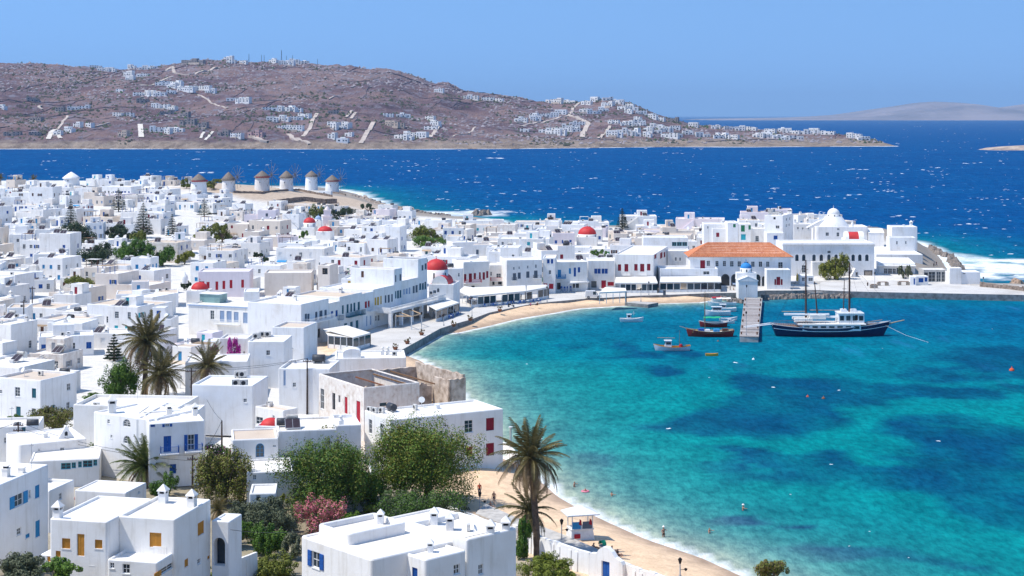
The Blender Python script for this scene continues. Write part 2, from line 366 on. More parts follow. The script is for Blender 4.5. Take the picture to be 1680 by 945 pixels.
hs = nt.new('ShaderNodeMath'); hs.operation = 'MULTIPLY_ADD'; l.new(noise(nt, l, v2, .16, 6, .6), hs.inputs[0]); hs.inputs[1].default_value = 3.0; l.new(noise(nt, l, v2, .8, 5, .65), hs.inputs[2])
bp = nt.new('ShaderNodeBump'); bp.inputs['Strength'].default_value = .6; bp.inputs['Distance'].default_value = .6; l.new(hs.outputs[0], bp.inputs['Height']); l.new(bp.outputs[0], df.inputs['Normal']); l.new(bp.outputs[0], gl.inputs['Normal'])
put('sea', grid_mesh('sea', SX, SY, np.zeros(SX.shape), [m], {'teal': teal, 'weed': weed, 'shallow': np.clip(shal, 0, .9), 'foam': foam}), kind='structure')

# whitecaps: low ridges of foam standing on the sea
FOAM = pm('foam', (.80, .83, .84), .1, 1, .9)
mb = MB(); rr = random.Random(3)
def crest(x, y, w, h):
    n = rr.randint(3, 6); dpt = w*.22; top = []; fr_ = []; bk_ = []
    sk = rr.uniform(-.5, .5)*w
    for k in range(n+1):
        u = k/n; e = math.sin(math.pi*u)**.6
        yy = y+sk*(u-.5)+rr.uniform(-.15, .15)*w
        xx = x+(u-.5)*w
        hh = h*e*rr.uniform(.25, 1)
        fr_.append((xx, yy-dpt*e-.02, .02)); top.append((xx, yy, .03+hh)); bk_.append((xx, yy+dpt*e+.02, .02))
    mb.grid([fr_, top, bk_], 0, False, True)
caps = 0
while caps < 1000:
    yp = 199+(rr.random()**1.25)*(500-199); xp = rr.uniform(-60, 1740)
    q = P(xp, yp, 0); X, Y = q.x, q.y
    dd = -float(sdist(np.array([X]), np.array([Y]), SHORE)[0])
    if dd < 15: continue
    if Y < 560 and rr.random() < .9: continue
    s = rr.lognormvariate(-.1, .5)
    k = max(1, min(3.2, Y/1100))
    crest(X, Y, s*1.15*k, min(.6, .085*s*k)); caps += 1
    if s > 1.3 and rr.random() < .6:
        for _ in range(rr.randint(1, 3)): crest(X+rr.uniform(-9, 9)*k, Y+rr.uniform(-14, 14)*k, s*1.3*k, .08*s*k)
for _ in range(22):
    yp = rr.uniform(500, 945); xp = rr.uniform(700, 1680); q = P(xp, yp, 0)
    if -float(sdist(np.array([q.x]), np.array([q.y]), SHORE)[0]) < 14: continue
    s = rr.lognormvariate(0, .45); crest(q.x, q.y, .4*s, .05*s)
mb.build('whitecap_foam', [FOAM], kind='stuff')

# ------------------------------------------------------------------ setting: the far hills
_rid = [(-200,110),(0,103),(60,103),(100,106),(150,111),(200,113),(270,106),(300,103),(340,98),(370,97),(420,102),(470,102),(510,103),(560,107),(600,112),(640,113),(680,125),(712,137),(722,135),(735,134),(748,141),(760,147),(800,152),(850,160),(880,166),(920,168),(960,167),(1000,163),(1035,167),(1060,180),(1100,194),(1130,202),(1170,207),(1210,209),(1260,213),(1310,217),(1370,219),(1410,224),(1440,231),(1470,239)]
rdx = np.array([p[0] for p in _rid], float)
rD = np.interp(rdx, [0, 850, 1100, 1470], [3350, 3200, 2950, 2655])
rX = (rdx-CX)/F*rD; rZ = H+(Y0-np.array([p[1] for p in _rid]))*rD/F
shx = np.array([-200, 0, 400, 600, 840, 950, 1100, 1250, 1400, 1470], float); shy = np.array([245, 244.5, 244.5, 245, 244.5, 243, 241.3, 241.3, 240.5, 240])
shD = F*H/(shy-Y0); shX = (shx-CX)/F*shD
def hill_z(X, Y, rough=True):
    zr = np.interp(X, rX, rZ); Dr = np.interp(X, rX, rD); Ds = np.interp(X, shX, shD)+fbm(X/60, X*0, 3, 77)*16
    t = (Y-Ds)/(Dr-Ds)
    # a low sea cliff, gentle fields above it, a steeper shoulder, then the ridge
    s = np.interp(t, [-.2, 0, .03, .10, .30, .55, .80, 1.0, 1.4, 2.2], [-.2, -.02, .075, .13, .30, .55, .83, 1.0, .75, .1])
    z = zr*s
    endf = sst(668, 618, X)
    if rough:
        w = sst(0, .06, t)*np.clip(zr/90, .12, 1)
        z = z+w*(fbm(X/190, Y/170, 4, 41)*13*sst(1.0, .6, t)*sst(0, .3, t)+(np.abs(fbm(X/46, Y/46, 4, 42)))*7-2.5+fbm(X/13, Y/13, 3, 43)*2.2)
    return np.where(X > 690, -3, z*endf+(-3)*(1-endf))
hx = np.arange(-1320, 770, 6.); hy = np.concatenate([np.arange(2360, 2700, 5.), np.arange(2700, 3500, 9.), np.arange(3500, 4700, 60.)])
HX, HY = np.meshgrid(hx, hy); HZ = hill_z(HX, HY)
m, nt, l, b = nodes_of('hillside_scrub')
v = pos(nt, l)
r1 = ramp(nt, [(.30, (.095, .062, .078)), (.45, (.175, .112, .118)), (.56, (.26, .17, .155)), (.70, (.30, .215, .205))]); l.new(noise(nt, l, v, .006, 9, .66, .6), r1.inputs[0])
r2 = ramp(nt, [(.50, (0, 0, 0)), (.66, (1, 1, 1))]); l.new(noise(nt, l, v, .045, 6, .7), r2.inputs[0])
c = mix(nt, l, r1.outputs[0], (.25, .225, .26), r2.outputs[0])
r3 = ramp(nt, [(.56, (0, 0, 0)), (.66, (1, 1, 1))]); l.new(noise(nt, l, v, .022, 8, .75, 1.), r3.inputs[0])
c = mix(nt, l, c, (.060, .052, .045), r3.outputs[0])
sep = nt.new('ShaderNodeSeparateXYZ'); l.new(v, sep.inputs[0])
add = nt.new('ShaderNodeMath'); add.operation = 'MULTIPLY_ADD'; l.new(noise(nt, l, v, .03, 5, .6), add.inputs[0]); add.inputs[1].default_value = -16; l.new(sep.outputs[2], add.inputs[2])
r5 = ramp(nt, [(.0, (1, 1, 1)), (.06, (0, 0, 0))]); mr = nt.new('ShaderNodeMath'); mr.operation = 'MULTIPLY'; mr.inputs[1].default_value = .01; l.new(add.outputs[0], mr.inputs[0]); l.new(mr.outputs[0], r5.inputs[0])
r6 = ramp(nt, [(.35, (.20, .15, .12)), (.6, (.42, .33, .26))]); l.new(noise(nt, l, v, .05, 8, .75), r6.inputs[0])
c = mix(nt, l, c, r6.outputs[0], r5.outputs[0])
l.new(c, b.inputs['Base Color']); b.inputs['Roughness'].default_value = 1; b.inputs['Specular IOR Level'].default_value = .1
bump(nt, l, b, noise(nt, l, v, .07, 9, .75), 1.0, 9)
HILLM = m
put('hill', grid_mesh('hill', HX, HY, HZ, [m], smooth=False), kind='structure')
# a band of surf at its foot
mb = MB()
xs = np.arange(-1300, 700, 5.)
ds = np.interp(xs, shX, shD)
prev = None
for i, x in enumerate(xs):
    yy = np.arange(2330, 2760, 2.0); zz = hill_z(np.full(yy.shape, x), yy); k = int(np.argmax(zz > 0)); y0 = yy[k]
    if not (zz > 0).any(): prev = None; continue
    wv = max(.2, 4+10*float(fbm(np.array([x/26]), np.array([.3]), 3, 51)[0]))
    cur = ((x, y0-wv, .05), (x, y0-wv*.4, .25+.5*max(0, float(fbm(np.array([x/9]), np.array([.7]), 2, 52)[0]))), (x, y0+3, .3))
    if prev and wv > .5: mb.grid([list(prev), list(cur)], 0, False, True)
    prev = cur
mb.build('shore_foam', [FOAM], kind='stuff')
# islands on the horizon
def island(name, pts, D0, dep, col, yb, bumps=12):
    xs = np.arange(pts[0][0], pts[-1][0]+1, 4.)
    sil = np.interp(xs, [p[0] for p in pts], [p[1] for p in pts])
    D = D0; zr = H+(Y0-sil)*(D+dep*.5)/F; X1 = (xs-CX)/F*(D+dep*.5)
    ts = np.linspace(0, 1, 26); XX, TT = np.meshgrid(X1, ts); ZR = np.broadcast_to(zr, XX.shape)
    YY = D+TT*dep
    Z = np.maximum(ZR, 2)*np.sin(np.pi*np.clip(TT, 0, 1))**.8*(1+.22*fbm(XX/(D*.02), YY/(dep*.12), 4, 61)*sst(.42, .2, TT))+sst(.02, .1, TT)*fbm(XX/(D*.004), YY/(dep*.03), 3, 62)*bumps*sst(.5, .3, TT)-2
    put(name, grid_mesh(name, XX, YY, Z, [col], smooth=False), kind='structure')
isl = pm('bare_island', (.24, .20, .20), .3, .0012, 1, 0, (.14, .12, .125))
island('hill', [(1120,197),(1170,194.5),(1240,193.5),(1300,192.5),(1350,190),(1390,187),(1420,182),(1445,178),(1480,173),(1510,168),(1530,166.5),(1570,168.5),(1600,174),(1635,179),(1655,176),(1680,172),(1760,160),(1820,165),(1900,190)], 15500, 4500, isl, 198, 10)
rk = pm('pale_rock', (.42, .33, .26), .3, .06, 1, .5, (.20, .15, .13))
island('islet', [(1602,245),(1612,243),(1622,240),(1640,238.2),(1665,236.8),(1690,235.5),(1760,235),(1820,244)], 2290, 90, rk, 246, 1.5)
# ------------------------------------------------------------------ openings: windows and doors as parts
WC = {}
def colmat(c): return C(c)
def window_mesh(kind, c, w, h):
    """local x along the wall, y into the wall, z up; origin at the opening's lower corner"""
    key = (kind, c, round(w, 1), round(h, 1))
    if key in WC: return WC[key]
    w, h = key[2], key[3]
    w = max(w, .3); h = max(h, .3)
    mb = MB(); fr = min(.07, w*.12)
    mats = [C('white'), MT['glass'], colmat(c)]
    if kind == 'arch': pass
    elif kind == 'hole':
        mb.box(0, .30, 0, w, .34, h, 1)  # no glazing here: dark pane stands in for the shade inside the opening
    elif kind in ('win', 'open', 'cwin'):
        fm = 2 if kind in ('cwin',) else 0
        mb.box(0, .09, 0, fr, .15, h, fm); mb.box(w-fr, .09, 0, w, .15, h, fm)
        mb.box(fr, .09, 0, w-fr, .15, fr, fm); mb.box(fr, .09, h-fr, w-fr, .15, h, fm)
        mb.box(fr, .12, fr, w-fr, .14, h-fr, 1)
        mb.box(w/2-.025, .085, fr, w/2+.025, .118, h-fr, fm)
        for q in ((.5,) if h < 1.5 else (.36, .68)): mb.box(fr, .088, h*q-.02, w-fr, .117, h*q+.02, fm)
        mb.box(-.06, -.05, -.09, w+.06, .09, -.003, 0)
        if kind == 'open':
            for x0, x1 in ((-w/2-.02, -.02), (w+.02, w*1.5+.02)):
                mb.box(x0, -.06, .02, x1, -.012, h-.02, 2)
                for q in range(3): mb.box(x0+.05, -.075, .08+q*h/3, x1-.05, -.061, h/3-.05+q*h/3, 2)
    elif kind in ('shut', 'door', 'plain'):
        f2 = .05
        mb.box(0, .05, 0, f2, .14, h, 2 if kind == 'shut' else 0); mb.box(w-f2, .05, 0, w, .14, h, 2 if kind == 'shut' else 0)
        mb.box(f2, .05, h-f2, w-f2, .14, h, 2)
        nl = 1 if (w < .75) else 2
        for q in range(nl):
            x0 = f2+(w-2*f2)*q/nl+.008; x1 = f2+(w-2*f2)*(q+1)/nl-.008
            mb.box(x0, .09, .0, x1, .12, h-f2, 2)
            if kind == 'shut':
                n = max(3, int(h/.16))
                for k in range(n):
                    za = .05+(h-f2-.1)*k/n; zb = za+(h-f2-.1)/n*.55
                    mb.face([(x0+.05, .086, za), (x1-.05, .086, za), (x1-.05, .066, zb), (x0+.05, .066, zb)], 2)
            else:
                for za, zb in ((.12, h*.40), (h*.47, h-.18)):
                    if zb-za > .1: mb.box(x0+.07, .075, za, x1-.07, .089, zb, 2)
        if kind == 'shut': mb.box(-.05, -.04, -.08, w+.05, .08, -.003, 0)
    me = mb.mesh('window', mats); WC[key] = me; return me
def arch_pts(w, z0, rise, n=8):
    return [(w/2-w/2*math.cos(math.pi*k/n), z0+rise*math.sin(math.pi*k/n)) for k in range(n+1)]
def arch_mesh(c, w, h, dark=False):
    key = ('arch', c, round(w, 1), round(h, 1), dark)
    if key in WC: return WC[key]
    w, h = key[2], key[3]; rise = min(w/2, h*.6); s = h-rise; mb = MB()
    ap = [(0, 0)]+[(0, s)]+arch_pts(w, s, rise)[1:-1]+[(w, s), (w, 0)]
    y = .9 if dark else .13  # open arcade: a dark sheet set back stands in for the shade under the arch
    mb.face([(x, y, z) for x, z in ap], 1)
    if not dark:
        ins = [(w/2+(x-w/2)*.86, .04+z*.93) for x, z in ap]
        mb.grid([[(x, .07, z) for x, z in ap], [(x, .07, z) for x, z in ins], [(x, .12, z) for x, z in ins]], 2, True)
        mb.box(w/2-.03, .08, .05, w/2+.03, .12, h-.06, 2)
        for q in (.33, .62): mb.box(.06, .08, h*q-.02, w-.06, .12, h*q+.02, 2)
        for sg in (-1, 1):
            mb.tube([(w/2, .1, s), (w/2+sg*w*.3, .1, s+rise*.7)], .02, 4, 2)
    me = mb.mesh('window', [C('white'), MT['glass'], colmat(c)]); WC[key] = me; return me

def wall_face(mb, O, ux, nin, L, z0, z1, ops, mi=0, depth=.2):
    """one wall sheet with real openings; ops = (a0, za, a1, zb, arch)"""
    O = Vector(O); ux = Vector(ux); nin = Vector(nin); Z = Vector((0, 0, 1))
    ok = []
    for o in ops:
        a0, a1 = max(.06, o[0]), min(L-.06, o[2]); za, zb = max(z0+.02, o[1]), min(z1-.05, o[3])
        if a1-a0 > .15 and zb-za > .15: ok.append((a0, za, a1, zb, o[4]))
    xs = sorted({0, L}|{o[0] for o in ok}|{o[2] for o in ok}); zs = sorted({z0, z1}|{o[1] for o in ok}|{o[3] for o in ok})
    pt = lambda a, z, d=0: O+ux*a+nin*d+Z*z
    for i in range(len(xs)-1):
        for j in range(len(zs)-1):
            ca, cz = (xs[i]+xs[i+1])/2, (zs[j]+zs[j+1])/2
            if any(o[0] < ca < o[2] and o[1] < cz < o[3] for o in ok): continue
            mb.face([pt(xs[i], zs[j]), pt(xs[i+1], zs[j]), pt(xs[i+1], zs[j+1]), pt(xs[i], zs[j+1])], mi)
    for a0, za, a1, zb, arch in ok:
        dp = 2.2 if arch == 'deep' else depth
        if not arch:
            rim = [(a0, za), (a1, za), (a1, zb), (a0, zb)]
        else:
            w = a1-a0; rise = min(w/2, (zb-za)*.6); ap = arch_pts(w, zb-rise, rise)
            for k in range(len(ap)-1):
                (xa, ya), (xb, yb) = ap[k], ap[k+1]
                mb.face([pt(a0+xa, ya), pt(a0+xb, yb), pt(a0+xb, zb), pt(a0+xa, zb)], mi)
            rim = [(a0, za), (a1, za)]+[(a0+x, z) for x, z in ap[::-1]]
        n = len(rim)
        for k in range(n):
            (xa, ya), (xb, yb) = rim[k], rim[(k+1) % n]
            mb.face([pt(xa, ya), pt(xb, yb), pt(xb, yb, dp), pt(xa, ya, dp)], mi)
    return ok
def rring(x0, y0, x1, y1, o, z, rc, k=2):
    r = max(.004, rc-o); pts = []
    for cx, cy, a in ((x1-o-r, y0+o+r, -90), (x1-o-r, y1-o-r, 0), (x0+o+r, y1-o-r, 90), (x0+o+r, y0+o+r, 180)):
        for i in range(k+1):
            t = math.radians(a+90*i/k); pts.append((cx+r*math.cos(t), cy+r*math.sin(t), z))
    return pts
def block(parent, x0, y0, x1, y1, z0, h, ops={}, par=.35, th=.28, rc=.10, wm=None, rm=None, soft=False, roof=True, sink=1.2, wname='wall', k=2):
    """a flat roofed volume with walls, rounded parapet, sunk roof; parent gets wall, roof, windows"""
    wm = wm or WHITE; rm = rm or ROOF; mb = MB(); w = x1-x0; d = y1-y0
    faces = {'F': ((x0+rc, y0, 0), (1, 0, 0), (0, 1, 0), w-2*rc, 0, rc), 'R': ((x1, y0+rc, 0), (0, 1, 0), (-1, 0, 0), d-2*rc, 90, rc),
             'B': ((x1-rc, y1, 0), (-1, 0, 0), (0, -1, 0), w-2*rc, 180, rc), 'L': ((x0, y1-rc, 0), (0, -1, 0), (1, 0, 0), d-2*rc, -90, rc)}
    top = h+par-.12
    for fn, (O, ux, nin, L, rot, off) in faces.items():
        lst = [(a0-off, za, a1-off, zb, (kd[0] == 'arch' and 'arch') or (kd[0] == 'arcade' and 'deep') or None) for a0, za, a1, zb, kd in ops.get(fn, [])]
        kds = [kd for *_, kd in ops.get(fn, [])]
        lo = z0-sink
        ok = wall_face(mb, O, ux, nin, L, lo, top, lst)
        for (a0, za, a1, zb, ar) in ok:
            # find the description this opening came from
            kd = min(ops[fn], key=lambda q: abs(q[0]-off-a0)+abs(q[1]-za)+abs(q[2]-off-a1))[4]
            ww, hh = a1-a0, zb-za
            if kd[0] == 'open_air': continue
            me = arch_mesh(kd[1], ww, hh, kd[0] == 'arcade') if kd[0] in ('arch', 'arcade') else window_mesh(kd[0], kd[1], ww, hh)
            p = Vector(O)+Vector(ux)*a0; p.z = za
            wo = put('door' if kd[0] == 'door' else 'window', me, parent, p, math.radians(rot))
            sx_, sz_ = ww/max(.3, round(ww, 1)), hh/max(.3, round(hh, 1)); wo.scale = (sx_, 1, sz_)
    # corner strips
    r0 = rring(x0, y0, x1, y1, 0, z0-sink, rc, k); r1 = rring(x0, y0, x1, y1, 0, top, rc, k); n = k+1
    for c4 in range(4):
        for i in range(k):
            a = c4*n+i; mb.face([r0[a], r0[a+1], r1[a+1], r1[a]], 0, True)
    prof = [(0, top), (.03, h+par-.045), (.09, h+par), (th-.09, h+par), (th-.03, h+par-.045), (th, top), (th, h-.05)] if soft else [(0, top), (.06, h+par), (th-.04, h+par), (th, h+par-.08), (th, h-.05)]
    mb.grid([rring(x0, y0, x1, y1, o, z, rc, k) for o, z in prof], 0, True, soft)
    mb.build(wname, [wm], parent)
    if roof:
        rb = MB(); rb.box(x0+th+.002, y0+th+.002, h-.2, x1-th-.002, y1-th-.002, h, 0); rb.build('roof', [rm], parent)
def gable(parent, x0, y0, x1, y1, z, rise, wm, rm, along='y', ov=.1):
    mb = MB()
    if along == 'y':
        xm = (x0+x1)/2; mb.grid([[(x0-ov, y0-ov, z), (x0-ov, y1+ov, z)], [(xm, y0-ov, z+rise), (xm, y1+ov, z+rise)], [(x1+ov, y0-ov, z), (x1+ov, y1+ov, z)]], 0, False)
        mb.face([(x0, y0, z), (x1, y0, z), (xm, y0, z+rise-.03)], 1); mb.face([(x0, y1, z), (x1, y1, z), (xm, y1, z+rise-.03)], 1)
    else:
        ym = (y0+y1)/2; mb.grid([[(x0-ov, y0-ov, z), (x1+ov, y0-ov, z)], [(x0-ov, ym, z+rise), (x1+ov, ym, z+rise)], [(x0-ov, y1+ov, z), (x1+ov, y1+ov, z)]], 0, False)
        mb.face([(x0, y0, z), (x0, y1, z), (x0, ym, z+rise-.03)], 1); mb.face([(x1, y0, z), (x1, y1, z), (x1, ym, z+rise-.03)], 1)
    mb.build('roof', [rm, wm], parent)

# ------------------------------------------------------------------ roof fittings, shared meshes, always children of their house
def _fit():
    f = {}
    def chim(style):
        mb = MB(); hh = 1.1
        mb.box(-.32, -.32, -.3, .32, .32, hh*.72)
        if style == 0:
            for a, b_ in ((-.34, -.34), (.22, -.34), (-.34, .22), (.22, .22)): mb.box(a, b_, hh*.72+.002, a+.12, b_+.12, hh*.92)
            mb.box(-.2, -.2, hh*.72+.001, .2, .2, hh*.90, 1)
            for s in range(4):
                pass
            mb.grid([[(-.42, -.42, hh*.922), (.42, -.42, hh*.922), (.42, .42, hh*.922), (-.42, .42, hh*.922)], [(-.40, -.40, hh), (.40, -.40, hh), (.40, .40, hh), (-.40, .40, hh)], [(-.03, -.03, hh*1.42), (.03, -.03, hh*1.42), (.03, .03, hh*1.42), (-.03, .03, hh*1.42)]], 0)
        elif style == 1:
            mb.box(-.38, -.38, hh*.722, .38, .38, hh*.80); mb.box(-.2, -.2, hh*.802, .2, .2, hh*.98, 1); mb.box(-.34, -.34, hh*.982, .34, .34, hh*1.04)
        else:
            mb.lathe([(.22, hh*.722), (.2, hh*1.1), (.3, hh*1.12), (.3, hh*1.2), (.03, hh*1.4)], 10)
        return mb.mesh('chimney', [WHITE, C('dark')])
    f['chimney'] = [chim(0), chim(1), chim(2)]
    mb = MB(); mb.box(-.45, -.17, .08, .45, .17, .78); mb.box(-.4, -.12, 0, -.3, .12, .08, 1); mb.box(.3, -.12, 0, .4, .12, .08, 1)
    mb.face([(-.08+.24*math.cos(2*math.pi*k/14), -.176, .43+.24*math.sin(2*math.pi*k/14)) for k in range(14)], 1)
    for k in range(5): mb.box(-.42, -.18, .16+.12*k, -.36, -.173, .2+.12*k, 1)
    f['air_conditioner'] = [mb.mesh('air_conditioner', [pm('aged_white_metal', (.62, .60, .56), .15, 4, .5), C('dark')])]
    mb = MB(); mb.hexa([(-1, -.9, .15), (1, -.9, .15), (1, .7, 1.15), (-1, .7, 1.15), (-1, -.94, .22), (1, -.94, .22), (1, .66, 1.22), (-1, .66, 1.22)], 0)
    mb.face([(-.93, -.87, .268), (-.03, -.87, .268), (-.03, .60, 1.19), (-.93, .60, 1.19)], 1); mb.face([(.03, -.87, .268), (.93, -.87, .268), (.93, .60, 1.19), (.03, .60, 1.19)], 1)
    rings = [[(x, .85+.28*math.cos(2*math.pi*k/12), 1.42+.28*math.sin(2*math.pi*k/12)) for k in range(12)] for x in (-.75, .75)]
    mb.grid(rings, 2, True, True); mb.face(rings[0], 2); mb.face(rings[1], 2)
    for x in (-.8, .8): mb.tube([(x, .7, 0), (x, .75, 1.2)], .04, 4, 0); mb.tube([(x, -.85, 0), (x, -.85, .2)], .04, 4, 0)
    f['solar_heater'] = [mb.mesh('solar_heater', [C('steel'), pm('solar_glass', (.05, .035, .04), .2, 2, .25), pm('tank_metal', (.55, .52, .47), .2, 3, .45)])]
    mb = MB(); rings = [[(x, .5*math.cos(2*math.pi*k/14), .65+.5*math.sin(2*math.pi*k/14)) for k in range(14)] for x in (-.8, -.78, -.1, -.08, .08, .1, .78, .8)]
    for i, r_ in enumerate(rings):
        if i in (0, 7): rings[i] = [(x, y*.85, .65+(z-.65)*.85) for x, y, z in r_]
    mb.grid(rings, 0, True, True); mb.face(rings[0]); mb.face(rings[-1]); mb.box(-.7, -.35, 0, -.5, .35, .3, 1); mb.box(.5, -.35, 0, .7, .35, .3, 1)
    f['water_tank'] = [mb.mesh('water_tank', [pm('tank_plastic', (.05, .055, .065), .2, 3, .5), C('steel')])]
    mb = MB(); mb.lathe([(.02, 0), (.2, .02), (.36, .09), (.45, .17)], 14)
    me = mb.mesh('satellite_dish', [C('white')])
    me.transform(Matrix.Translation((0, -.12, 1.0)) @ Matrix.Rotation(math.radians(62), 4, 'X'))
    mb2 = MB(); mb2.tube([(0, 0, -.1), (0, 0, 1.0)], .035, 5); mb2.tube([(0, -.12, .85), (0, -.55, 1.12)], .015, 4)
    b2 = mb2.mesh('pole', [C('steel')])
    import bmesh
    bm = bmesh.new(); bm.from_mesh(me); bm.from_mesh(b2); bm.to_mesh(me); bm.free()
    f['satellite_dish'] = [me]
    mb = MB(); mb.tube([(0, 0, -.1), (0, 0, 2.6)], .025, 4)
    for k in range(5): mb.tube([(-.35+.05*k, .12*k-.3, 2.4), (.35-.05*k, .12*k-.3, 2.4)], .012, 3)
    mb.tube([(0, -.4, 2.4), (0, .4, 2.4)], .012, 3)
    f['antenna'] = [mb.mesh('antenna', [C('grey')])]
    mb = MB(); mb.box(-.28, -.28, 0, .28, .28, .5); mb.box(-.33, -.33, .5, .33, .33, .56)
    f['roof_vent'] = [mb.mesh('roof_vent', [WHITE])]
    return f
FIT = _fit()
def fit(kind, parent, x, y, z, rz=0, sc=1, var=0):
    lst = FIT[kind]; return put(kind, lst[var % len(lst)], parent, (x, y, z), rz, sc)

# ------------------------------------------------------------------ houses surveyed from the photograph
CR = [0, 0, 1.0]
def crop(x, y, s): CR[:] = [x, y, s]
def px(x): return CR[0]+x/CR[2]
def py(y): return CR[1]+y/CR[2]
SHOWN = []
FOOT = []        # plan outlines already built on
class House: pass
def hero(label, A, L, Rr, th=0, h=None, zb=None, cat='house', name='house', wins=(), par=.35, wm=None, rm=None, soft=False, rc=.10, group=None, inner=True, k=2, sink=1.2, roof=True, foot=True, top=None):
    xa, yt, yb = px(A[0]), py(A[1]), None if A[2] is None else py(A[2])
    t = math.radians(th)
    if yb is not None:
        if zb is None: zb = G(xa, yb).z
        p = P(xa, yb, zb)
        if h is None: h = (yb-yt)*p.y/F
    elif h is None:      # top height above the sea given
        if zb is None:
            q = P(xa, yt, top); zb = ht(q.x, q.y)
        p = P(xa, yt, top); h = top-zb
    else:
        z0 = 2.0 if zb is None else zb
        for _ in range(1 if zb is not None else 8):
            p = P(xa, yt, z0+h)
            if zb is None: z0 = .5*z0+.5*ht(p.x, p.y)
        if zb is None: zb = z0
        p = P(xa, yt, zb+h)
    X, D = p.x, p.y; c, s = math.cos(t), math.sin(t)
    if L is not None and L < 0: w = -L
    else: kk = (px(L)-CX)/F; w = (X-kk*D)/(c+kk*s)
    if Rr < 0: d = -Rr
    else: kk = (px(Rr)-CX)/F; d = (kk*D-X)/(s-kk*c)
    O = Vector((X-w*c, D+w*s, zb))
    hs = House(); hs.w, hs.d, hs.h, hs.O, hs.th, hs.zb = w, d, h-par, O, t, zb
    hs.root = thing(name, label, cat, O, -t, group)
    cs_ = [O+Vector((c*a+s*b, -s*a+c*b, z)) for a, b in ((0, 0), (w, 0), (w, d), (0, d)) for z in (0, h)]
    q_ = [(CX+p.x/p.y*F, Y0+F*(H-p.z)/p.y) for p in cs_]
    SHOWN.append((min(q[0] for q in q_), max(q[0] for q in q_), min(q[1] for q in q_), max(q[1] for q in q_), min(p.y for p in cs_)))
    if foot: FOOT.append([tuple((O+Vector((c*a+s*b, -s*a+c*b, 0)))[:2]) for a, b in ((0, 0), (w, 0), (w, d), (0, d))])
    ops = {'F': [], 'R': [], 'L': [], 'B': []}
    for q in wins:
        fc, x0, y0, x1, y1, kd = q[:6]; co = q[6] if len(q) > 6 else 'white'
        a = hs.hit(fc, px(x0), py(y1)); b = hs.hit(fc, px(x1), py(y0))
        ops[fc].append((min(a[0], b[0]), a[1], max(a[0], b[0]), b[1], (kd, co)))
    block(hs.root, 0, 0, w, d, 0, h-par, ops, par, .28, rc, wm, rm, soft, roof, sink, 'wall', k)
    return hs
def _hit(s, face, x, y):
    c, sn = math.cos(s.th), math.sin(s.th); ux = Vector((c, -sn, 0)); v = Vector((sn, c, 0))
    if face == 'F': o, u, n = s.O, ux, v
    elif face == 'R': o, u, n = s.O+ux*s.w, v, ux
    else: o, u, n = s.O+v*s.d, -v, ux
    r = Vector(((x-CX)/F, 1, -(y-Y0)/F)); cm = Vector((0, 0, H))
    t = (o-cm).dot(n)/r.dot(n); p = cm+r*t
    return (p-o).dot(u), p.z-s.zb
def _roofpt(s, x, y, z=None):
    """local x, y on the roof under photograph pixel"""
    z = s.h if z is None else z
    p = P(px(x), py(y), s.zb+z)-s.O; c, sn = math.cos(s.th), math.sin(s.th)
    return p.x*c-p.y*sn, p.x*sn+p.y*c
House.hit = _hit; House.rp = _roofpt
def onroof(hs, kind, x, y, rz=0, sc=1, var=0, z=None):
    a, b = hs.rp(x, y, z)
    a = min(max(a, .5), hs.w-.5); b = min(max(b, .5), hs.d-.5)
    return fit(kind, hs.root, a, b, hs.h if z is None else z, rz, sc, var)
def rail(parent, pts, h, c, gap=.14, name='railing', t=.02):
    mb = MB()
    for i in range(len(pts)-1):
        a, b = Vector(pts[i]), Vector(pts[i+1]); L = (b-a).length; n = max(2, int(L/gap))
        mb.tube([a+Vector((0, 0, h)), b+Vector((0, 0, h))], t*1.3, 4); mb.tube([a+Vector((0, 0, .08)), b+Vector((0, 0, .08))], t, 4)
        for k in range(n+1):
            q = a+(b-a)*k/n; mb.box(q.x-t*.6, q.y-t*.6, q.z+.08, q.x+t*.6, q.y+t*.6, q.z+h)
    return mb.build(name, [C(c)], parent)
def balcony(hs, face, x0, x1, y, c='blue', depth=1.0, slabc='white', hgt=.95, solid=False):
    """a balcony slab with railing on a face, its floor at pixel row y"""
    a0, z = hs.hit(face, px(x0), py(y)); a1, _ = hs.hit(face, px(x1), py(y))
    if a1 < a0: a0, a1 = a1, a0
    mb = MB()
    if face == 'F': mb.box(a0, -depth, z-.15, a1, -.003, z); pts = [(a0+.05, -.05, z), (a0+.05, -depth+.05, z), (a1-.05, -depth+.05, z), (a1-.05, -.05, z)]
    else: mb.box(hs.w+.003, a0, z-.15, hs.w+depth, a1, z); pts = [(hs.w+.05, a0+.05, z), (hs.w+depth-.05, a0+.05, z), (hs.w+depth-.05, a1-.05, z), (hs.w+.05, a1-.05, z)]
    b = mb.build('balcony', [C(slabc)], hs.root)
    if solid:
        mb = MB()
        for i in range(3):
            p, q = Vector(pts[i]), Vector(pts[i+1]); n = (q-p).normalized().cross(Vector((0, 0, 1)))*.06
            mb.hexa([p-n, q-n, q+n, p+n, p-n+Vector((0, 0, hgt)), q-n+Vector((0, 0, hgt)), q+n+Vector((0, 0, hgt)), p+n+Vector((0, 0, hgt))])
        mb.build('parapet', [C(c) if c != 'white' else WHITE], b)
    else: rail(b, pts, hgt, c)
    return b
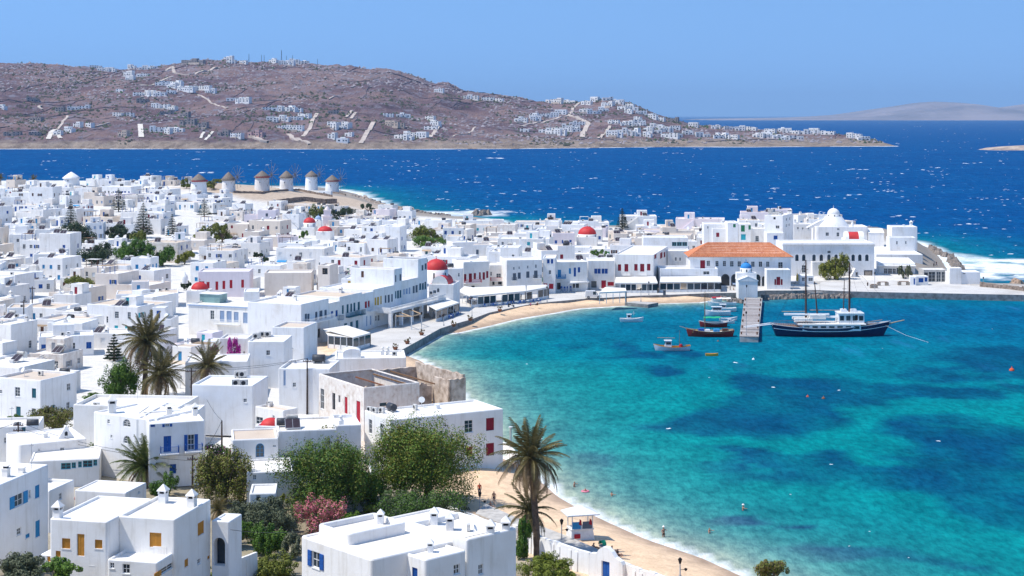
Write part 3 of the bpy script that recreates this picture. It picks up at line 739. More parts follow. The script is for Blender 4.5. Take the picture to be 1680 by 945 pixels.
# ------------------------------------------------------------------ the buildings one can tell apart
def wing(hs, *a, **kw):
    """another volume of the same house: build it, then hand its parts to the house"""
    kw.setdefault('zb', hs.zb); kw.setdefault('th', math.degrees(hs.th))
    w = hero('', *a, **kw); r = w.root
    c, s = math.cos(hs.th), math.sin(hs.th); dv = w.O-hs.O
    loc = Vector((dv.x*c-dv.y*s, dv.x*s+dv.y*c, dv.z)); rz = hs.th-w.th
    for ch in list(r.children):
        p = ch.location.copy(); p.rotate(Matrix.Rotation(rz, 3, 'Z')); ch.parent = hs.root
        ch.location = loc+p; ch.rotation_euler = (0, 0, ch.rotation_euler.z+rz)
    bpy.data.objects.remove(r); w.root = hs.root; w.dloc = loc; w.drz = rz
    return w
def wfit(w, kind, x, y, rz=0, sc=1, var=0, z=None):
    a, b = w.rp(x, y, z); a = min(max(a, .4), w.w-.4); b = min(max(b, .4), w.d-.4)
    p = Vector((a, b, 0)); p.rotate(Matrix.Rotation(w.drz, 3, 'Z'))
    return fit(kind, w.root, w.dloc.x+p.x, w.dloc.y+p.y, w.dloc.z+(w.h if z is None else z), rz, sc, var)

# --- the near houses at the bottom of the view
crop(0, 640, 3.098)
hs = hero('white cubic house with orange doors and shutters and a front terrace', (890,657,None), 600, 1073, 13.3, top=11.5, zb=4.6, soft=True, rc=.22, k=4, par=.30,
    wins=[('F',760,727,820,797,'shut','orange'),('R',1005,660,1037,745,'shut','orange'),('R',938,852,957,905,'shut','orange'),('R',1003,852,1020,890,'win','orange'),('R',1054,838,1066,864,'shut','orange')], sink=3)
o1 = hs
w = wing(hs, (545,670,None), 252, -9.6, top=11.5, soft=True, rc=.22, k=4, par=.25,
    wins=[('F',315,755,357,805,'shut','orange'),('F',390,733,430,842,'door','orange'),('F',482,762,520,805,'shut','orange'),('F',283,818,308,848,'shut','orange')])
w2 = wing(hs, (800,876,None), 545, -4.4, top=8.25, soft=True, rc=.2, k=4, par=.2,
    wins=[('F',557,878,580,905,'win','brown'),('F',622,885,660,932,'win','orange'),('R',818,868,886,940,'open','orange')])
w3 = wing(hs, (545,852,None), 425, -3, top=8.1, soft=True, rc=.15, par=.1, wins=[('F',458,862,480,890,'win','brown')])
w4 = wing(hs, (330,842,None), 205, -3, top=7.9, soft=True, rc=.15, par=.1, wins=[('F',237,826,260,872,'door','orange')])
w5 = wing(hs, (1167,668,None), 1074, -3.2, top=9.6, soft=True, rc=.15, par=.15, wins=[('F',1086,752,1144,892,'arcade','dark')])
wfit(w, 'chimney', 292, 655, sc=1.15); onroof(hs, 'chimney', 830, 572, sc=1.2); onroof(hs, 'chimney', 975, 598, sc=1.2)
mb = MB(); mb.box(0, 0, 0, 1.5, .8, .8); mb.box(.9, .8, 0, 2.1, 1.5, .9)
a, b_ = w2.rp(590, 800, w2.h); mb.build('bench', [WHITE], hs.root, (w2.dloc.x+a+.3, w2.dloc.y+b_-.9, w2.dloc.z+w2.h))
mb = MB(); mb.box(0, 0, 0, 1.4, .7, .75); mb.build('bench', [WHITE], hs.root, (w2.dloc.x+min(w2.rp(815,812,w2.h)[0], w2.w-2.0), w2.dloc.y+max(.6, min(w2.rp(815,812,w2.h)[1], w2.d-1.2)), w2.dloc.z+w2.h))
bk = MB(); bk.lathe([(.2, 0), (.42, .25), (.40, .5), (.30, .62)], 12); bk.tube([(-.3, 0, .5), (0, 0, .95), (.3, 0, .5)], .03, 4)
q = P(252, 902, w2.zb+w2.h-.02); a, b_ = w2.rp(778, 812, w2.h)
c_, s_ = math.cos(w2.th), math.sin(w2.th); qq = w2.O+Vector((c_*a+s_*max(b_, .8), -s_*a+c_*max(b_, .8), w2.h))
ob = bk.build('basket', [pm('wicker', (.50, .25, .10), .3, 20, .8)], None, qq); ob['label'] = 'round wicker basket with a handle on the terrace of the orange shuttered house'; ob['category'] = 'basket'

hs = hero('white house cut by the picture edge with sky blue shutters on its side', (-10,485,None), -10.0, 247, 12.9, top=14, zb=5.0, soft=True, rc=.15, par=.2,
    wins=[('R',72,517,117,600,'open','sky'),('R',178,478,201,553,'shut','sky'),('R',145,506,156,551,'win','grey'),('R',180,657,203,752,'shut','sky'),('R',85,695,108,742,'win','sky'),('R',130,725,151,756,'shut','sky')])
onroof(hs, 'chimney', 30, 440, var=1); onroof(hs, 'roof_vent', 110, 420); onroof(hs, 'antenna', 160, 400)
hs = hero('small house with an unlit side wall behind the orange shuttered house roof', (252,512,None), -6.0, 378, 13, h=4.8, wins=[('R',300,520,315,560,'win','white')]); onroof(hs, 'chimney', 275, 445)
hs = hero('low house with a broad plain white roof between palm garden and orange shuttered house', (640,522,None), 380, 745, 13, h=4.2, par=.12, wins=[('R',700,510,712,528,'win','white')])
hs = hero('low white house with a strip of turquoise glazed windows', (506,346,None), 150, -8.0, -12, h=3.6, par=.15,
    wins=[('F',310,369,360,404,'cwin','cyan'),('F',364,367,386,398,'cwin','cyan'),('F',397,362,416,394,'cwin','cyan'),('F',421,356,470,393,'cwin','cyan'),('F',474,352,494,385,'cwin','cyan')])
hs = hero('white house with a small gabled belfry on its roof above the turquoise windows', (443,246,None), 95, -9.0, -28, h=4.8, par=.15, soft=True, rc=.5, k=4, wins=[('F',305,290,328,322,'win','green'),('F',195,298,202,310,'win','dark')])
a, b_ = hs.rp(298, 215); mb = MB(); mb.hexa([(-1.1,0,0),(1.1,0,0),(1.1,.5,0),(-1.1,.5,0),(-.5,0,.9),(.5,0,.9),(.5,.5,.9),(-.5,.5,.9)]); mb.hexa([(-.5,0.01,.9),(.5,.01,.9),(.5,.49,.9),(-.5,.49,.9),(-.06,.01,1.7),(.06,.01,1.7),(.06,.49,1.7),(-.06,.49,1.7)]); mb.face([(-.2,-.01,.35),(.2,-.01,.35),(.2,-.01,.8),(0,-.01,.95),(-.2,-.01,.8)],1)
mb.build('belfry', [WHITE, C('dark')], hs.root, (a, 2.2, hs.h)); onroof(hs, 'roof_vent', 230, 240)
hs = hero('cluttered roof house with a teal door beside the utility pole', (195,180,None), -10, -7.0, -10, h=5.2, wins=[('F',108,188,131,246,'door','teal'),('F',20,240,40,270,'win','dark')])
onroof(hs, 'water_tank', 160, 200); onroof(hs, 'air_conditioner', 90, 190); onroof(hs, 'antenna', 60, 180)

bb = hero('white house with deep blue shutters and two blue railed balconies', (1040,153,None), 757, -9.0, -19, top=10.2, zb=3.0, par=.25, soft=True, rc=.15,
    wins=[('F',764,158,788,188,'shut','blue'),('F',838,153,862,188,'open','blue'),('F',830,232,872,316,'door','blue'),('F',954,224,988,306,'open','blue'),('F',860,375,897,426,'door','blue')])
w = wing(bb, (757,150,None), 475, -8.0, th=33, top=10.24, par=.25, soft=True, rc=.15,
    wins=[('F',625,151,663,183,'arch','white'),('F',627,235,665,269,'arch','white'),('F',545,150,558,170,'win','white'),('F',561,228,571,243,'win','white'),('F',704,245,718,268,'win','white')])
wing(bb, (800,147,None), 690, -12, th=7, top=10.18, par=.25); wing(bb, (985,122,None), 690, -7, th=2, top=10.1, par=.2)
balcony(bb, 'F', 813, 907, 322, 'blue', 1.1); balcony(bb, 'F', 938, 1027, 309, 'blue', 1.1)
onroof(bb, 'chimney', 860, 130, sc=1.1, var=1); onroof(bb, 'chimney', 992, 128, sc=1.1); wfit(w, 'chimney', 570, 115, sc=1.6)
hs = hero('white house with a long parapet roof behind the blue balconied house', (918,84,None), 372, -9.0, 6, h=6.3, par=.5); onroof(hs, 'roof_vent', 440, 95); onroof(hs, 'air_conditioner', 470, 100); onroof(hs, 'antenna', 700, 50)

# --- the big white house at the bottom centre
crop(380, 690, 3.705)
bw = hero('big white house with rounded parapets, a raised roof terrace and white chimneys', (852,846,None), 418, -13, 48, top=19.3, zb=10.5, soft=True, rc=.28, k=5, par=.14, sink=6, wins=[('F',489,806,536,888,'open','blue')])
w = wing(bw, (1180,846,None), -7, 1428, top=19.15, sink=6, soft=True, rc=.25, k=5, par=.12, wins=[('R',1350,868,1388,940,'win','blue'),('F',1097,900,1130,960,'shut','blue')])
wc = wing(bw, (716,690,None), 522, 1064, top=20.0, soft=True, rc=.3, k=5, par=.42)
wd = wing(bw, (1432,722,None), 1082, 1735, top=19.75, zb=9, sink=5, soft=True, rc=.2, k=4, par=.45, wins=[('R',1500,870,1530,940,'win','blue')])
wfit(wc, 'chimney', 905, 628, .8, .72); wfit(wd, 'chimney', 1142, 605, .8, .85); wfit(wd, 'chimney', 1327, 665, .8, .85); wfit(w, 'chimney', 1208, 800, .8, .62)
wfit(wd, 'air_conditioner', 1440, 672, -.7, .7); wfit(wd, 'satellite_dish', 1470, 705, 2.2, .6); onroof(bw, 'roof_vent', 560, 700, 0, .6)
crop(760, 680, 3.567)
wfit(wd, 'chimney', 195, 735, .8, .9); wfit(wd, 'chimney', 290, 715, .8, .9)

crop(380, 690, 3.705)
hero('low white store with a stained roof terrace behind the big trees', (862,335,None), 560, -8, -8, h=3.4, zb=2.4, rm=TANROOF, par=.25)
hero('low white house with a pale stained roof beside the uneven bushy tree', (372,305,None), 92, -8, -10, h=3.5, zb=2.6, par=.3, wins=[('F',130,330,150,360,'win','slate')])
hero('small white yard house with two levels below the arched window', (270,440,None), 108, -5, -6, h=3.0, zb=2.8, par=.25, wins=[('F',150,450,175,490,'hole')])
# --- the ruin and its neighbour
crop(420, 560, 4)
ru = hero('roofless ruin with peeling pale plaster walls beside the bay', (708,305,None), 412, -9.4, 58, top=9.6, zb=2.2, par=.1, wm=OLDW, roof=False, rc=.05,
    wins=[('F',423,315,447,440,'win','brown'),('F',500,342,520,446,'hole'),('F',541,356,553,400,'hole'),('F',580,368,600,470,'door','crimson'),('F',657,396,684,526,'door','crimson'),('R',812,400,862,430,'hole')])
mb = MB()
def ruin_wall(p, q, z0, z1, t, nseg, jag, mi=0):
    p, q = Vector(p), Vector(q); n = (q-p).normalized().cross(Vector((0, 0, 1)))*t
    tops = [z1-jag*R.random() for _ in range(nseg+1)]
    for k in range(nseg):
        a = p.lerp(q, k/nseg); c2 = p.lerp(q, (k+1)/nseg); e = Vector((0, 0, 1))
        mb.hexa([a+e*z0, c2+e*z0, c2+n+e*z0, a+n+e*z0, a+e*tops[k], c2+e*tops[k+1], c2+n+e*tops[k+1], a+n+e*tops[k]], mi)
wv, dv = ru.w, ru.d
far = 17.5
ruin_wall((-.0, dv+.02, 0), (0, far, 0), -1, 7.2, .45, 10, .25); ruin_wall((.2, far, 0), (wv-.2, far, 0), -1, 8.0, .45, 12, .3); ruin_wall((wv, far, 0), (wv, dv+5.2, 0), -1, 7.5, .45, 8, .35); ruin_wall((wv, dv+5.2, 0), (wv-5.2, dv+5.2, 0), -1, 7.3, .4, 8, .3)
ruin_wall((wv-5.2, dv+5.0, 0), (wv-5.2, dv+.3, 0), -1, 6.6, .4, 6, 1.2); ruin_wall((3.6, .5, 0), (3.6, far-.5, 0), -1, 5.6, .35, 14, 1.2); ruin_wall((.5, 8.6, 0), (wv-.6, 8.6, 0), -1, 5.4, .35, 12, 1.4)
mb.build('broken_wall', [pm('ruin_stone', (.58, .48, .39), .35, .9, 1, .1, (.30, .22, .16))], ru.root)
mb = MB(); rs_ = random.Random(4)
for k in range(90):
    x_, y_ = rs_.uniform(.8, wv-1), rs_.uniform(.8, far-.8); s_ = rs_.uniform(.15, .5); mb.hexa([(x_-s_, y_-s_, 2.1), (x_+s_, y_-s_*.7, 2.1), (x_+s_*.8, y_+s_, 2.1), (x_-s_, y_+s_*.8, 2.1), (x_-s_*.6, y_-s_*.5, 2.2+s_*1.4), (x_+s_*.7, y_-s_*.4, 2.2+s_), (x_+s_*.5, y_+s_*.6, 2.2+s_*1.2), (x_-s_*.6, y_+s_*.5, 2.2+s_*.8)])
mb.build('rubble', [C('tan')], ru.root, kind='stuff')
mb = MB(); mb.box(.4, .4, 0, wv-.5, far-.4, 2.2); mb.build('rubble_floor', [pm('rubble_dark', (.16, .13, .11), .4, 1.5, 1, .15)], ru.root)
for k in range(4):
    bm_ = MB(); bm_.box(0, 0, 0, wv-1.2, .16, .2); bm_.build('roof_beam', [C('rust') if k == 1 else C('wood')], ru.root, (.5, 3.0+k*3.1, 6.1+.2*k))
an = hero('white house with maroon shutters beside the roofless ruin on the shore', (880,517,None), 712, 1622, 61, top=9.3, zb=1.4, par=.25,
    wins=[('R',1368,514,1423,602,'win','red'),('R',1510,500,1562,588,'shut','red'),('R',1510,665,1562,752,'shut','red'),('R',1375,688,1420,750,'shut','red'),('R',925,555,975,620,'shut','red'),('R',925,690,975,760,'shut','red'),('F',740,517,762,602,'win','white'),('F',815,545,837,630,'win','white')])
for x, y in ((740,462),(780,470),(825,470)): onroof(an, 'air_conditioner', x, y, math.radians(20))
onroof(an, 'water_tank', 890, 460); onroof(an, 'satellite_dish', 1070, 425, 1.2, 1.0); onroof(an, 'roof_vent', 1190, 440); onroof(an, 'air_conditioner', 1045, 450)
hs = hero('low white house with an empty roof yard in front of the ruin', (690,545,None), 530, -8, -12, h=5.6, par=.5, zb=2.6); onroof(hs, 'chimney', 560, 555, var=2)
hs = hero('white house with a blue arched window and sunbeds on its roof', (530,575,None), 145, -9, -11, h=6.2, zb=3.0, par=.25, wins=[('F',112,680,130,692,'win','dark')])
onroof(hs, 'solar_heater', 240, 572); onroof(hs, 'water_tank', 175, 560)
w = wing(hs, (145,640,None), -60, -6, h=5.0, wins=[('F',-2,668,54,760,'arch','sky'),('F',113,680,130,692,'win','dark')]) if False else None
hs = hero('small white house with an arched blue window under a tan stained roof', (146,636,None), -5.8, -7, -11, h=5.4, zb=3.2, rm=TANROOF, par=.2, wins=[('F',-2,668,54,760,'arch','sky'),('F',111,680,131,693,'win','dark')])
hs = hero('white house with a red tiled flat roof edge and grey shuttered windows beside the ruin', (0,0,None), 0, 0, h=5) if False else None
hs = hero('white house with a tan clay roof and small dark windows near the pole', (180,455,None), -6, 275, 38, h=5.2, rm=TANROOF, wins=[('R',198,482,222,512,'win','dark'),('F',-20,500,45,538,'win','dark'),('F',107,487,122,507,'win','dark')])
onroof(hs, 'air_conditioner', 10, 350, .5); onroof(hs, 'air_conditioner', -35, 340, .5); onroof(hs, 'roof_vent', 60, 380)
hs = hero('plain white house with a tall end wall behind the utility pole', (410,205,None), 270, -8, -10, h=6.4, par=.4, wins=[('F',360,380,385,420,'hole')]); onroof(hs, 'water_tank', 415, 135, 0, 1.2)
hs = hero('white house with a pale blue balcony strip and black roof tank above the ruin', (485,180,None), 148, -9, 4, h=7.4, par=.45, wins=[('F',180,190,195,290,'shut','lblue'),('F',240,270,262,300,'win','dark')])
onroof(hs, 'water_tank', 417, 140, 0, 1.3); onroof(hs, 'roof_vent', 260, 130); onroof(hs, 'antenna', 190, 110)
hs = hero('long low white quayside house with a vaulted hut on its roof', (985,105,None), 520, -9, -6, h=5.0, par=.3, zb=1.7)
a, b_ = hs.rp(630, 115); mb = MB(); mb.grid([[(-1.6+3.2*(1-math.cos(math.pi*k/8))/2, y, 1.1+.7*math.sin(math.pi*k/8)) for k in range(9)] for y in (0, 3)], 0, False, True); mb.box(-1.6, 0, 0, 1.6, 3, 1.1); mb.face([(-1.6+3.2*(1-math.cos(math.pi*k/8))/2, -.01, 1.1+.7*math.sin(math.pi*k/8)) for k in range(9)])
mb.build('roof_hut', [WHITE], hs.root, (a, max(1, b_-1), hs.h)); onroof(hs, 'chimney', 830, 90, var=2); onroof(hs, 'chimney', 865, 88, var=2); onroof(hs, 'air_conditioner', 910, 95)

# --- the row along the curved quay
crop(480, 400, 4.725)
RX, RD, RT = -43.9, 337.0, math.radians(22)
def rowA(x):
    k = (px(x)-CX)/F; t = (k*RD-RX)/(math.sin(RT)-k*math.cos(RT)); D = RD+t*math.cos(RT)
    return D, Y0+F*(H-1.66)/D
def rowhouse(label, x, yt, xr, wm, wins, **kw):
    D, yb = rowA(x); zt = H-(py(yt)-Y0)*D/F
    return hero(label, (x, (Y0+F*(H-zt)/D-CR[1])*CR[2], (yb-CR[1])*CR[2]), -wm, xr, 22, zb=1.66, wins=wins, **kw)
def sh(l, c, kd='shut', f='R'): return [(f, *q, kd, c) for q in l]
W2 = rowhouse('quayside house with navy shutters behind a long white balcony', 68, 470, 281, 13, sh([(95,540,112,610),(115,540,132,612),(175,525,193,600),(208,515,232,598),(247,510,265,585)], 'slate')+sh([(110,670,132,760),(152,660,187,745),(197,655,217,730)], 'dark', 'hole')+sh([(115,405,132,437)], 'blue', 'win', 'F'))
balcony(W2, 'R', 82, 279, 618, 'white', 1.7); onroof(W2, 'chimney', 20, 440, var=1)
hs = rowhouse('narrow quayside house with two dark blue windows', 283, 462, 366, 10, sh([(297,520,315,575),(333,513,350,565)], 'blue')); balcony(hs, 'R', 350, 364, 590, 'slate', 1.2)
hs = rowhouse('quayside house with tall teal shutters and teal balconies', 367, 413, 539, 12, sh([(383,475,397,545),(419,467,435,535),(448,462,462,530),(472,455,487,525),(505,448,522,515)], 'teal')+sh([(400,612,424,655),(446,602,468,662),(490,590,512,662)], 'teal', 'door'), rm=TANROOF)
balcony(hs, 'R', 412, 488, 567, 'teal', 1.1, 'teal'); balcony(hs, 'R', 497, 536, 549, 'teal', 1.1, 'teal'); onroof(hs, 'chimney', 380, 380)
hs = rowhouse('quayside house with two crimson upper windows', 540, 388, 627, 12, sh([(560,445,577,500),(584,440,598,495)], 'crimson')+sh([(570,560,580,640),(600,555,612,630)], 'lblue', 'door'), rm=TANROOF); balcony(hs, 'R', 575, 626, 520, 'white', 1.2)
W4 = rowhouse('quayside house with ochre and dark shutters above the terrace on pillars', 628, 355, 789, 14, sh([(636,415,650,480),(655,410,671,478),(680,403,691,470)], 'yellow')+sh([(715,398,728,460),(738,393,754,458),(765,388,777,450)], 'slate')+sh([(640,555,655,600),(660,550,676,600)], 'grey', 'win'))
W5 = rowhouse('tall quayside house with a tan roof and blue grey windows', 790, 198, 849, 11.5, sh([(795,242,805,297),(830,234,843,287)], 'slate')+sh([(795,365,805,425),(810,360,826,425),(830,357,843,420)], 'teal')+[('F',530,212,553,260,'door','brown')], rm=TANROOF)
W6 = rowhouse('quayside house with pale blue shutters and a roof of air conditioners', 850, 287, 974, 12, sh([(858,350,870,395),(877,345,893,390),(900,338,913,390)], 'lblue')+sh([(932,325,947,385),(953,318,970,380)], 'slate'))
for x, y in ((875,240),(912,240)): onroof(W6, 'air_conditioner', x, y, .3)
W7 = rowhouse('tallest quayside house with a dark flat roof in front of the red dome', 975, 120, 1045, 9.5, sh([(1000,163,1015,208),(1024,150,1040,200)], 'slate')+sh([(982,305,998,360),(1003,303,1018,358),(1023,293,1035,355)], 'teal'), rm=pm('dark_roof', (.16, .15, .14), .2, .5))
# the terrace on pillars in front of the row
tr = thing('terrace', 'white terrace with balustrade on square pillars in front of the ochre shutters', 'terrace', W4.O.copy(), -RT)
mb = MB(); x0, x1 = W4.w+.01, W4.w+4.2; y1 = W4.d+20
mb.box(x0, .6, 3.3, x1, y1, 3.7); mb.build('floor_slab', [WHITE], tr)
for y in (1.0, 6.5, 12.0, 17.5, 23.0, y1-.8):
    pb = MB(); pb.box(x1-.75, y-.38, -.6, x1-.05, y+.38, 3.295); pb.build('pillar', [WHITE], tr)
bl = MB(); bl.box(x1-.2, .6, 3.703, x1-.02, y1, 3.85); bl.box(x1-.22, .6, 4.45, x1, y1, 4.6); bl.box(x0, .62, 3.703, x1-.25, .75, 4.6)
for k in range(int((y1-.8)/.5)): bl.box(x1-.17, .7+k*.5, 3.852, x1-.05, .86+k*.5, 4.448)
bl.build('balustrade', [WHITE], tr)
st = MB()
for k in range(14): st.box(x0+.05, 8.2+k*.3, k*.235, x0+1.5, 8.5+k*.3, .235*(k+1))
st.build('stairs', [C('concrete')], tr)
crop(300, 420, 4)
W1 = hero('long white mansion with pale blue shutters and a moulded cornice', (478,333,None), -17, 610, 22, top=8.8, zb=2.0, wins=sh([(243,360,272,430),(287,362,320,432),(335,368,365,432),(395,372,425,440)], 'lblue', 'shut', 'F')+[('F',180,358,205,415,'win','sky')]+sh([(492,372,520,445),(527,366,552,445),(562,357,587,440)], 'lblue'))
mb = MB(); mb.box(-.15, -.15, W1.h-.1, W1.w+.15, -.003, W1.h+.12); mb.box(W1.w+.003, -.15, W1.h-.1, W1.w+.15, W1.d, W1.h+.12); mb.build('cornice', [C('lblue')], W1.root)
balcony(W1, 'F', 218, 378, 440, 'white', 1.0); balcony(W1, 'R', 495, 600, 448, 'slate', 1.0); onroof(W1, 'roof_vent', 390, 280); onroof(W1, 'water_tank', 180, 290)
mb = MB(); mb.box(0, 0, 0, 5.2, 3, 1.9, 0); mb.box(-.2, -.2, 1.9, 5.4, 3.2, 2.05, 1); a, b_ = W1.rp(270, 285); mb.build('roof_room', [pm('greenish_glass', (.22, .36, .36), .2, .6, .3), WHITE], W1.root, (a-2, min(b_, W1.d-3.3), W1.h))
hs = hero('low white house tucked between the pale blue mansion and the quayside row', (738,352,None), 612, -8, 22, top=7.4, zb=1.8, wins=[('F',658,402,686,445,'arch','slate'),('F',700,410,716,450,'win','slate')])
hs = hero('white house whose roof carries a row of dark machines and a tan terrace', (795,470,None), 585, -9, 10, h=6.2, zb=2.2, rm=TANROOF, par=.4)
hs = hero('plain white house with one small dark window behind the magenta bougainvillea', (668,560,None), 425, -8, 2, h=7.4, zb=2.6, par=.3, soft=True, rc=.2, wins=[('F',546,618,572,652,'win','dark')])
for x, y in ((455,545),(490,540),(530,525),(570,522)): onroof(hs, 'air_conditioner', x, y, .4, 1.3)
w = wing(hs, (425,540,None), 240, -6, th=2, h=7.0, par=.3, wins=[('F',395,625,408,655,'win','dark')])
hs = hero('white roofed house in front of the bougainvillea with a stepped wall', (425,690,None), 15, -9, -6, h=5.0, zb=3.0, par=.2)
hs = hero('white house with paired roof machines between the pole and palms', (460,850,None), 60, -9, 6, h=6.4, zb=3.0, par=.3, wins=[('F',395,935,420,960,'win','dark')])
for x, y in ((365,800),(390,800),(270,905),(325,905)): onroof(hs, 'air_conditioner', x, y, .4, 1.4)

hs = hero('pale pink house with crimson shutters beside the low red dome', (438,100,None), 100, -9, -3, top=8.9, zb=3.0, wm=PINKW, wins=sh([(108,166,141,210),(155,170,175,222),(214,167,232,223),(260,163,278,217),(307,157,325,212),(383,155,401,208)], 'crimson', 'shut', 'F'))
hs = hero('white house with a green shuttered window next to the pink house', (500,232,None), 400, -8, -8, h=5.0, zb=3, wins=[('F',450,203,472,227,'shut','green')])
hs = hero('small white house with an ochre door on the upper roofs', (1210,150,None), 1040, -8, 8, h=5.6, zb=3, wins=[('F',1082,163,1102,205,'door','yellow'),('F',1155,170,1168,200,'win','grey')])
hs = hero('cream coloured tall narrow house among the white roofs', (965,62,None), 885, -7, 12, top=10.5, zb=3, wm=CREAM, wins=[('F',915,80,950,120,'hole'),('F',920,95,930,110,'hole')])
hs = hero('cream long low house behind the pink one', (845,108,None), 535, -9, -3, top=8.2, zb=3, wm=CREAM)

# --- church with the red dome at the quay
crop(640, 420, 5.25)
ch = hero('white harbour church with red dome and red vaulted roof', (548,245,None), 332, -9, 8, top=8.4, zb=1.7, cat='church', name='church', wins=[('F',337,305,365,335,'win','sky'),('F',370,295,397,325,'win','sky'),('F',404,278,424,312,'arch','grey')])
def redmat():
    if 'domered' not in MT: pm('domered', (.55, .035, .035), .12, .8, .6)
    return MT['domered']
def dome_part(hs_root, x, y, z, r, h, drum, mat, wm=None):
    d = MB(); d.lathe([(r*1.04, 0), (r*1.04, drum), (r*.98, drum+.02)], 20, smooth=True); dr = d.build('drum', [wm or WHITE], hs_root, (x, y, z))
    for k in range(6):
        wd_ = MB(); a = math.radians(-90+60*k); wd_.box(-.18, -.03, drum*.25, .18, .03, drum*.8); o = wd_.build('window', [MT['glass']], dr, (math.cos(a)*r*1.045, math.sin(a)*r*1.045, 0), a+math.pi/2)
    d = MB(); d.dome(0, 0, 0, r, h, 24, 8); d.lathe([(.12, h-.02), (.12, h+.25), (.02, h+.35)], 8); d.box(-.03, -.03, h+.3, .03, .03, h+1.0); d.box(-.22, -.03, h+.62, .22, .03, h+.70)
    return d.build('dome', [mat], hs_root, (x, y, z+drum))
dome_part(ch.root, ch.w*.06+.3, ch.d*.72, ch.h, 2.9, 2.6, 3.4, redmat())
def vault(root, x0, x1, y0, y1, z, rise, mat, wm):
    n = 10; prof = [((x0+x1)/2-(x1-x0)/2*math.cos(math.pi*k/n), z+rise*math.sin(math.pi*k/n)) for k in range(n+1)]
    d = MB(); d.grid([[(x, y0+.22, zz) for x, zz in prof], [(x, y1, zz) for x, zz in prof]], 0, False, True); d.build('vault', [mat], root)
    o = [((x-(x0+x1)/2)*1.08+(x0+x1)/2, (zz-z)*1.08+z) for x, zz in prof]
    d = MB(); d.grid([[(x, y0, zz) for x, zz in prof], [(x, y0, zz) for x, zz in o], [(x, y0+.22, zz) for x, zz in o], [(x, y0+.22, zz) for x, zz in prof]], 0, False); d.face([(x, y0+.01, zz) for x, zz in prof], 0); d.build('gable', [wm], root)
vault(ch.root, ch.w*.12, ch.w*.74, .3, ch.d-.3, ch.h, 2.2, redmat(), WHITE)
hs = hero('two storey white house with crimson shutters and a crimson balcony rail', (858,44,None), 632, -10, -20, top=10.4, zb=1.7, wins=sh([(635,155,657,215),(678,150,705,225),(720,147,740,200),(766,140,781,200),(797,140,817,205),(828,130,846,190)], 'red', 'shut', 'F')+sh([(640,262,660,300),(700,255,730,300)], 'dark', 'hole', 'F'))
balcony(hs, 'F', 636, 780, 232, 'crimson', 1.2); onroof(hs, 'roof_vent', 700, 60)
hs = hero('small white house with a dark pergola roof next to the crimson balcony house', (632,105,None), 480, -8, -18, top=9.6, zb=1.7, wins=[('F',585,145,600,178,'win','lblue'),('F',585,212,600,250,'win','lblue')]); onroof(hs, 'water_tank', 520, 100)
hs = hero('white terrace house with red pots on its balcony above the cafe awnings', (985,75,None), 858, -9, -12, top=9.0, zb=1.7, wins=[('F',862,135,878,170,'win','teal'),('F',915,150,955,190,'win','teal'),('F',880,215,900,250,'hole'),('F',930,210,960,245,'hole')]); balcony(hs, 'F', 862, 980, 212, 'crimson', 1.4)
hs = hero('wide white house with grey shutters and four tiny attic windows', (1310,30,None), 1003, -11, -10, top=11.0, zb=1.7, wins=sh([(1060,95,1073,118),(1106,90,1118,113),(1179,83,1192,108),(1249,73,1263,103)], 'grey', 'win', 'F')+sh([(1058,148,1085,210),(1100,142,1125,196),(1173,133,1200,188),(1240,125,1270,190)], 'slate', 'shut', 'F'))
balcony(hs, 'F', 1048, 1090, 212, 'slate', .8); balcony(hs, 'F', 1232, 1300, 192, 'slate', .8)

# --- waterfront towards the town hall
crop(800, 320, 4)
hs = hero('narrow white harbour house with blue windows and red ground floor doors', (445,413,None), 362, -9, 4, top=11.3, zb=1.7, wins=[('F',390,422,407,449,'shut','blue'),('F',415,420,430,450,'shut','blue'),('F',400,493,417,520,'win','slate'),('F',364,580,392,606,'door','crimson'),('F',402,582,433,616,'door','crimson')])
hs = hero('white harbour house with a sky blue balcony and blue shutters', (655,436,None), 446, -9, -9, top=9.8, zb=1.7, wins=[('F',460,490,482,540,'shut','sky'),('F',533,480,547,517,'shut','sky'),('F',565,476,580,535,'shut','blue'),('F',592,473,607,508,'shut','blue'),('F',455,575,480,620,'hole'),('F',560,570,600,610,'hole')])
balcony(hs, 'F', 448, 510, 543, 'sky', 1.1, 'sky'); onroof(hs, 'solar_heater', 600, 420)
hs = hero('white harbour house with two wide blue casements and a red shop door', (832,430,612), 658, -10, 0, zb=1.7, wins=[('F',700,483,720,516,'shut','blue'),('F',722,483,742,516,'shut','blue'),('F',748,483,767,516,'shut','blue'),('F',769,483,788,516,'shut','blue'),('F',745,560,778,611,'door','crimson'),('F',787,570,830,596,'shut','crimson'),('F',680,565,715,608,'hole')])
mh = hero('white harbour house with five maroon shuttered windows and white balconies', (1090,392,612), 834, 1186, 13, zb=1.7, wins=sh([(855,455,876,497),(898,453,923,502),(962,453,984,496),(1001,452,1028,502),(1046,452,1068,495)], 'red', 'shut', 'F')+sh([(1094,380,1108,422),(1132,372,1148,420),(1155,370,1167,412)], 'red'))
balcony(mh, 'F', 885, 940, 524, 'white', .9); balcony(mh, 'F', 988, 1047, 524, 'white', .9)
hs = hero('low white restaurant house with a furnished roof terrace', (1512,482,612), 1132, -9, 0, zb=1.7, wins=[('F',1415,500,1456,522,'win','slate')], par=.5)
hs = hero('small white house with two dark windows above the restaurant terrace', (1330,365,None), 1180, -8, 0, top=10, zb=1.7, wins=[('F',1228,408,1242,432,'win','dark'),('F',1257,410,1270,432,'win','dark')])

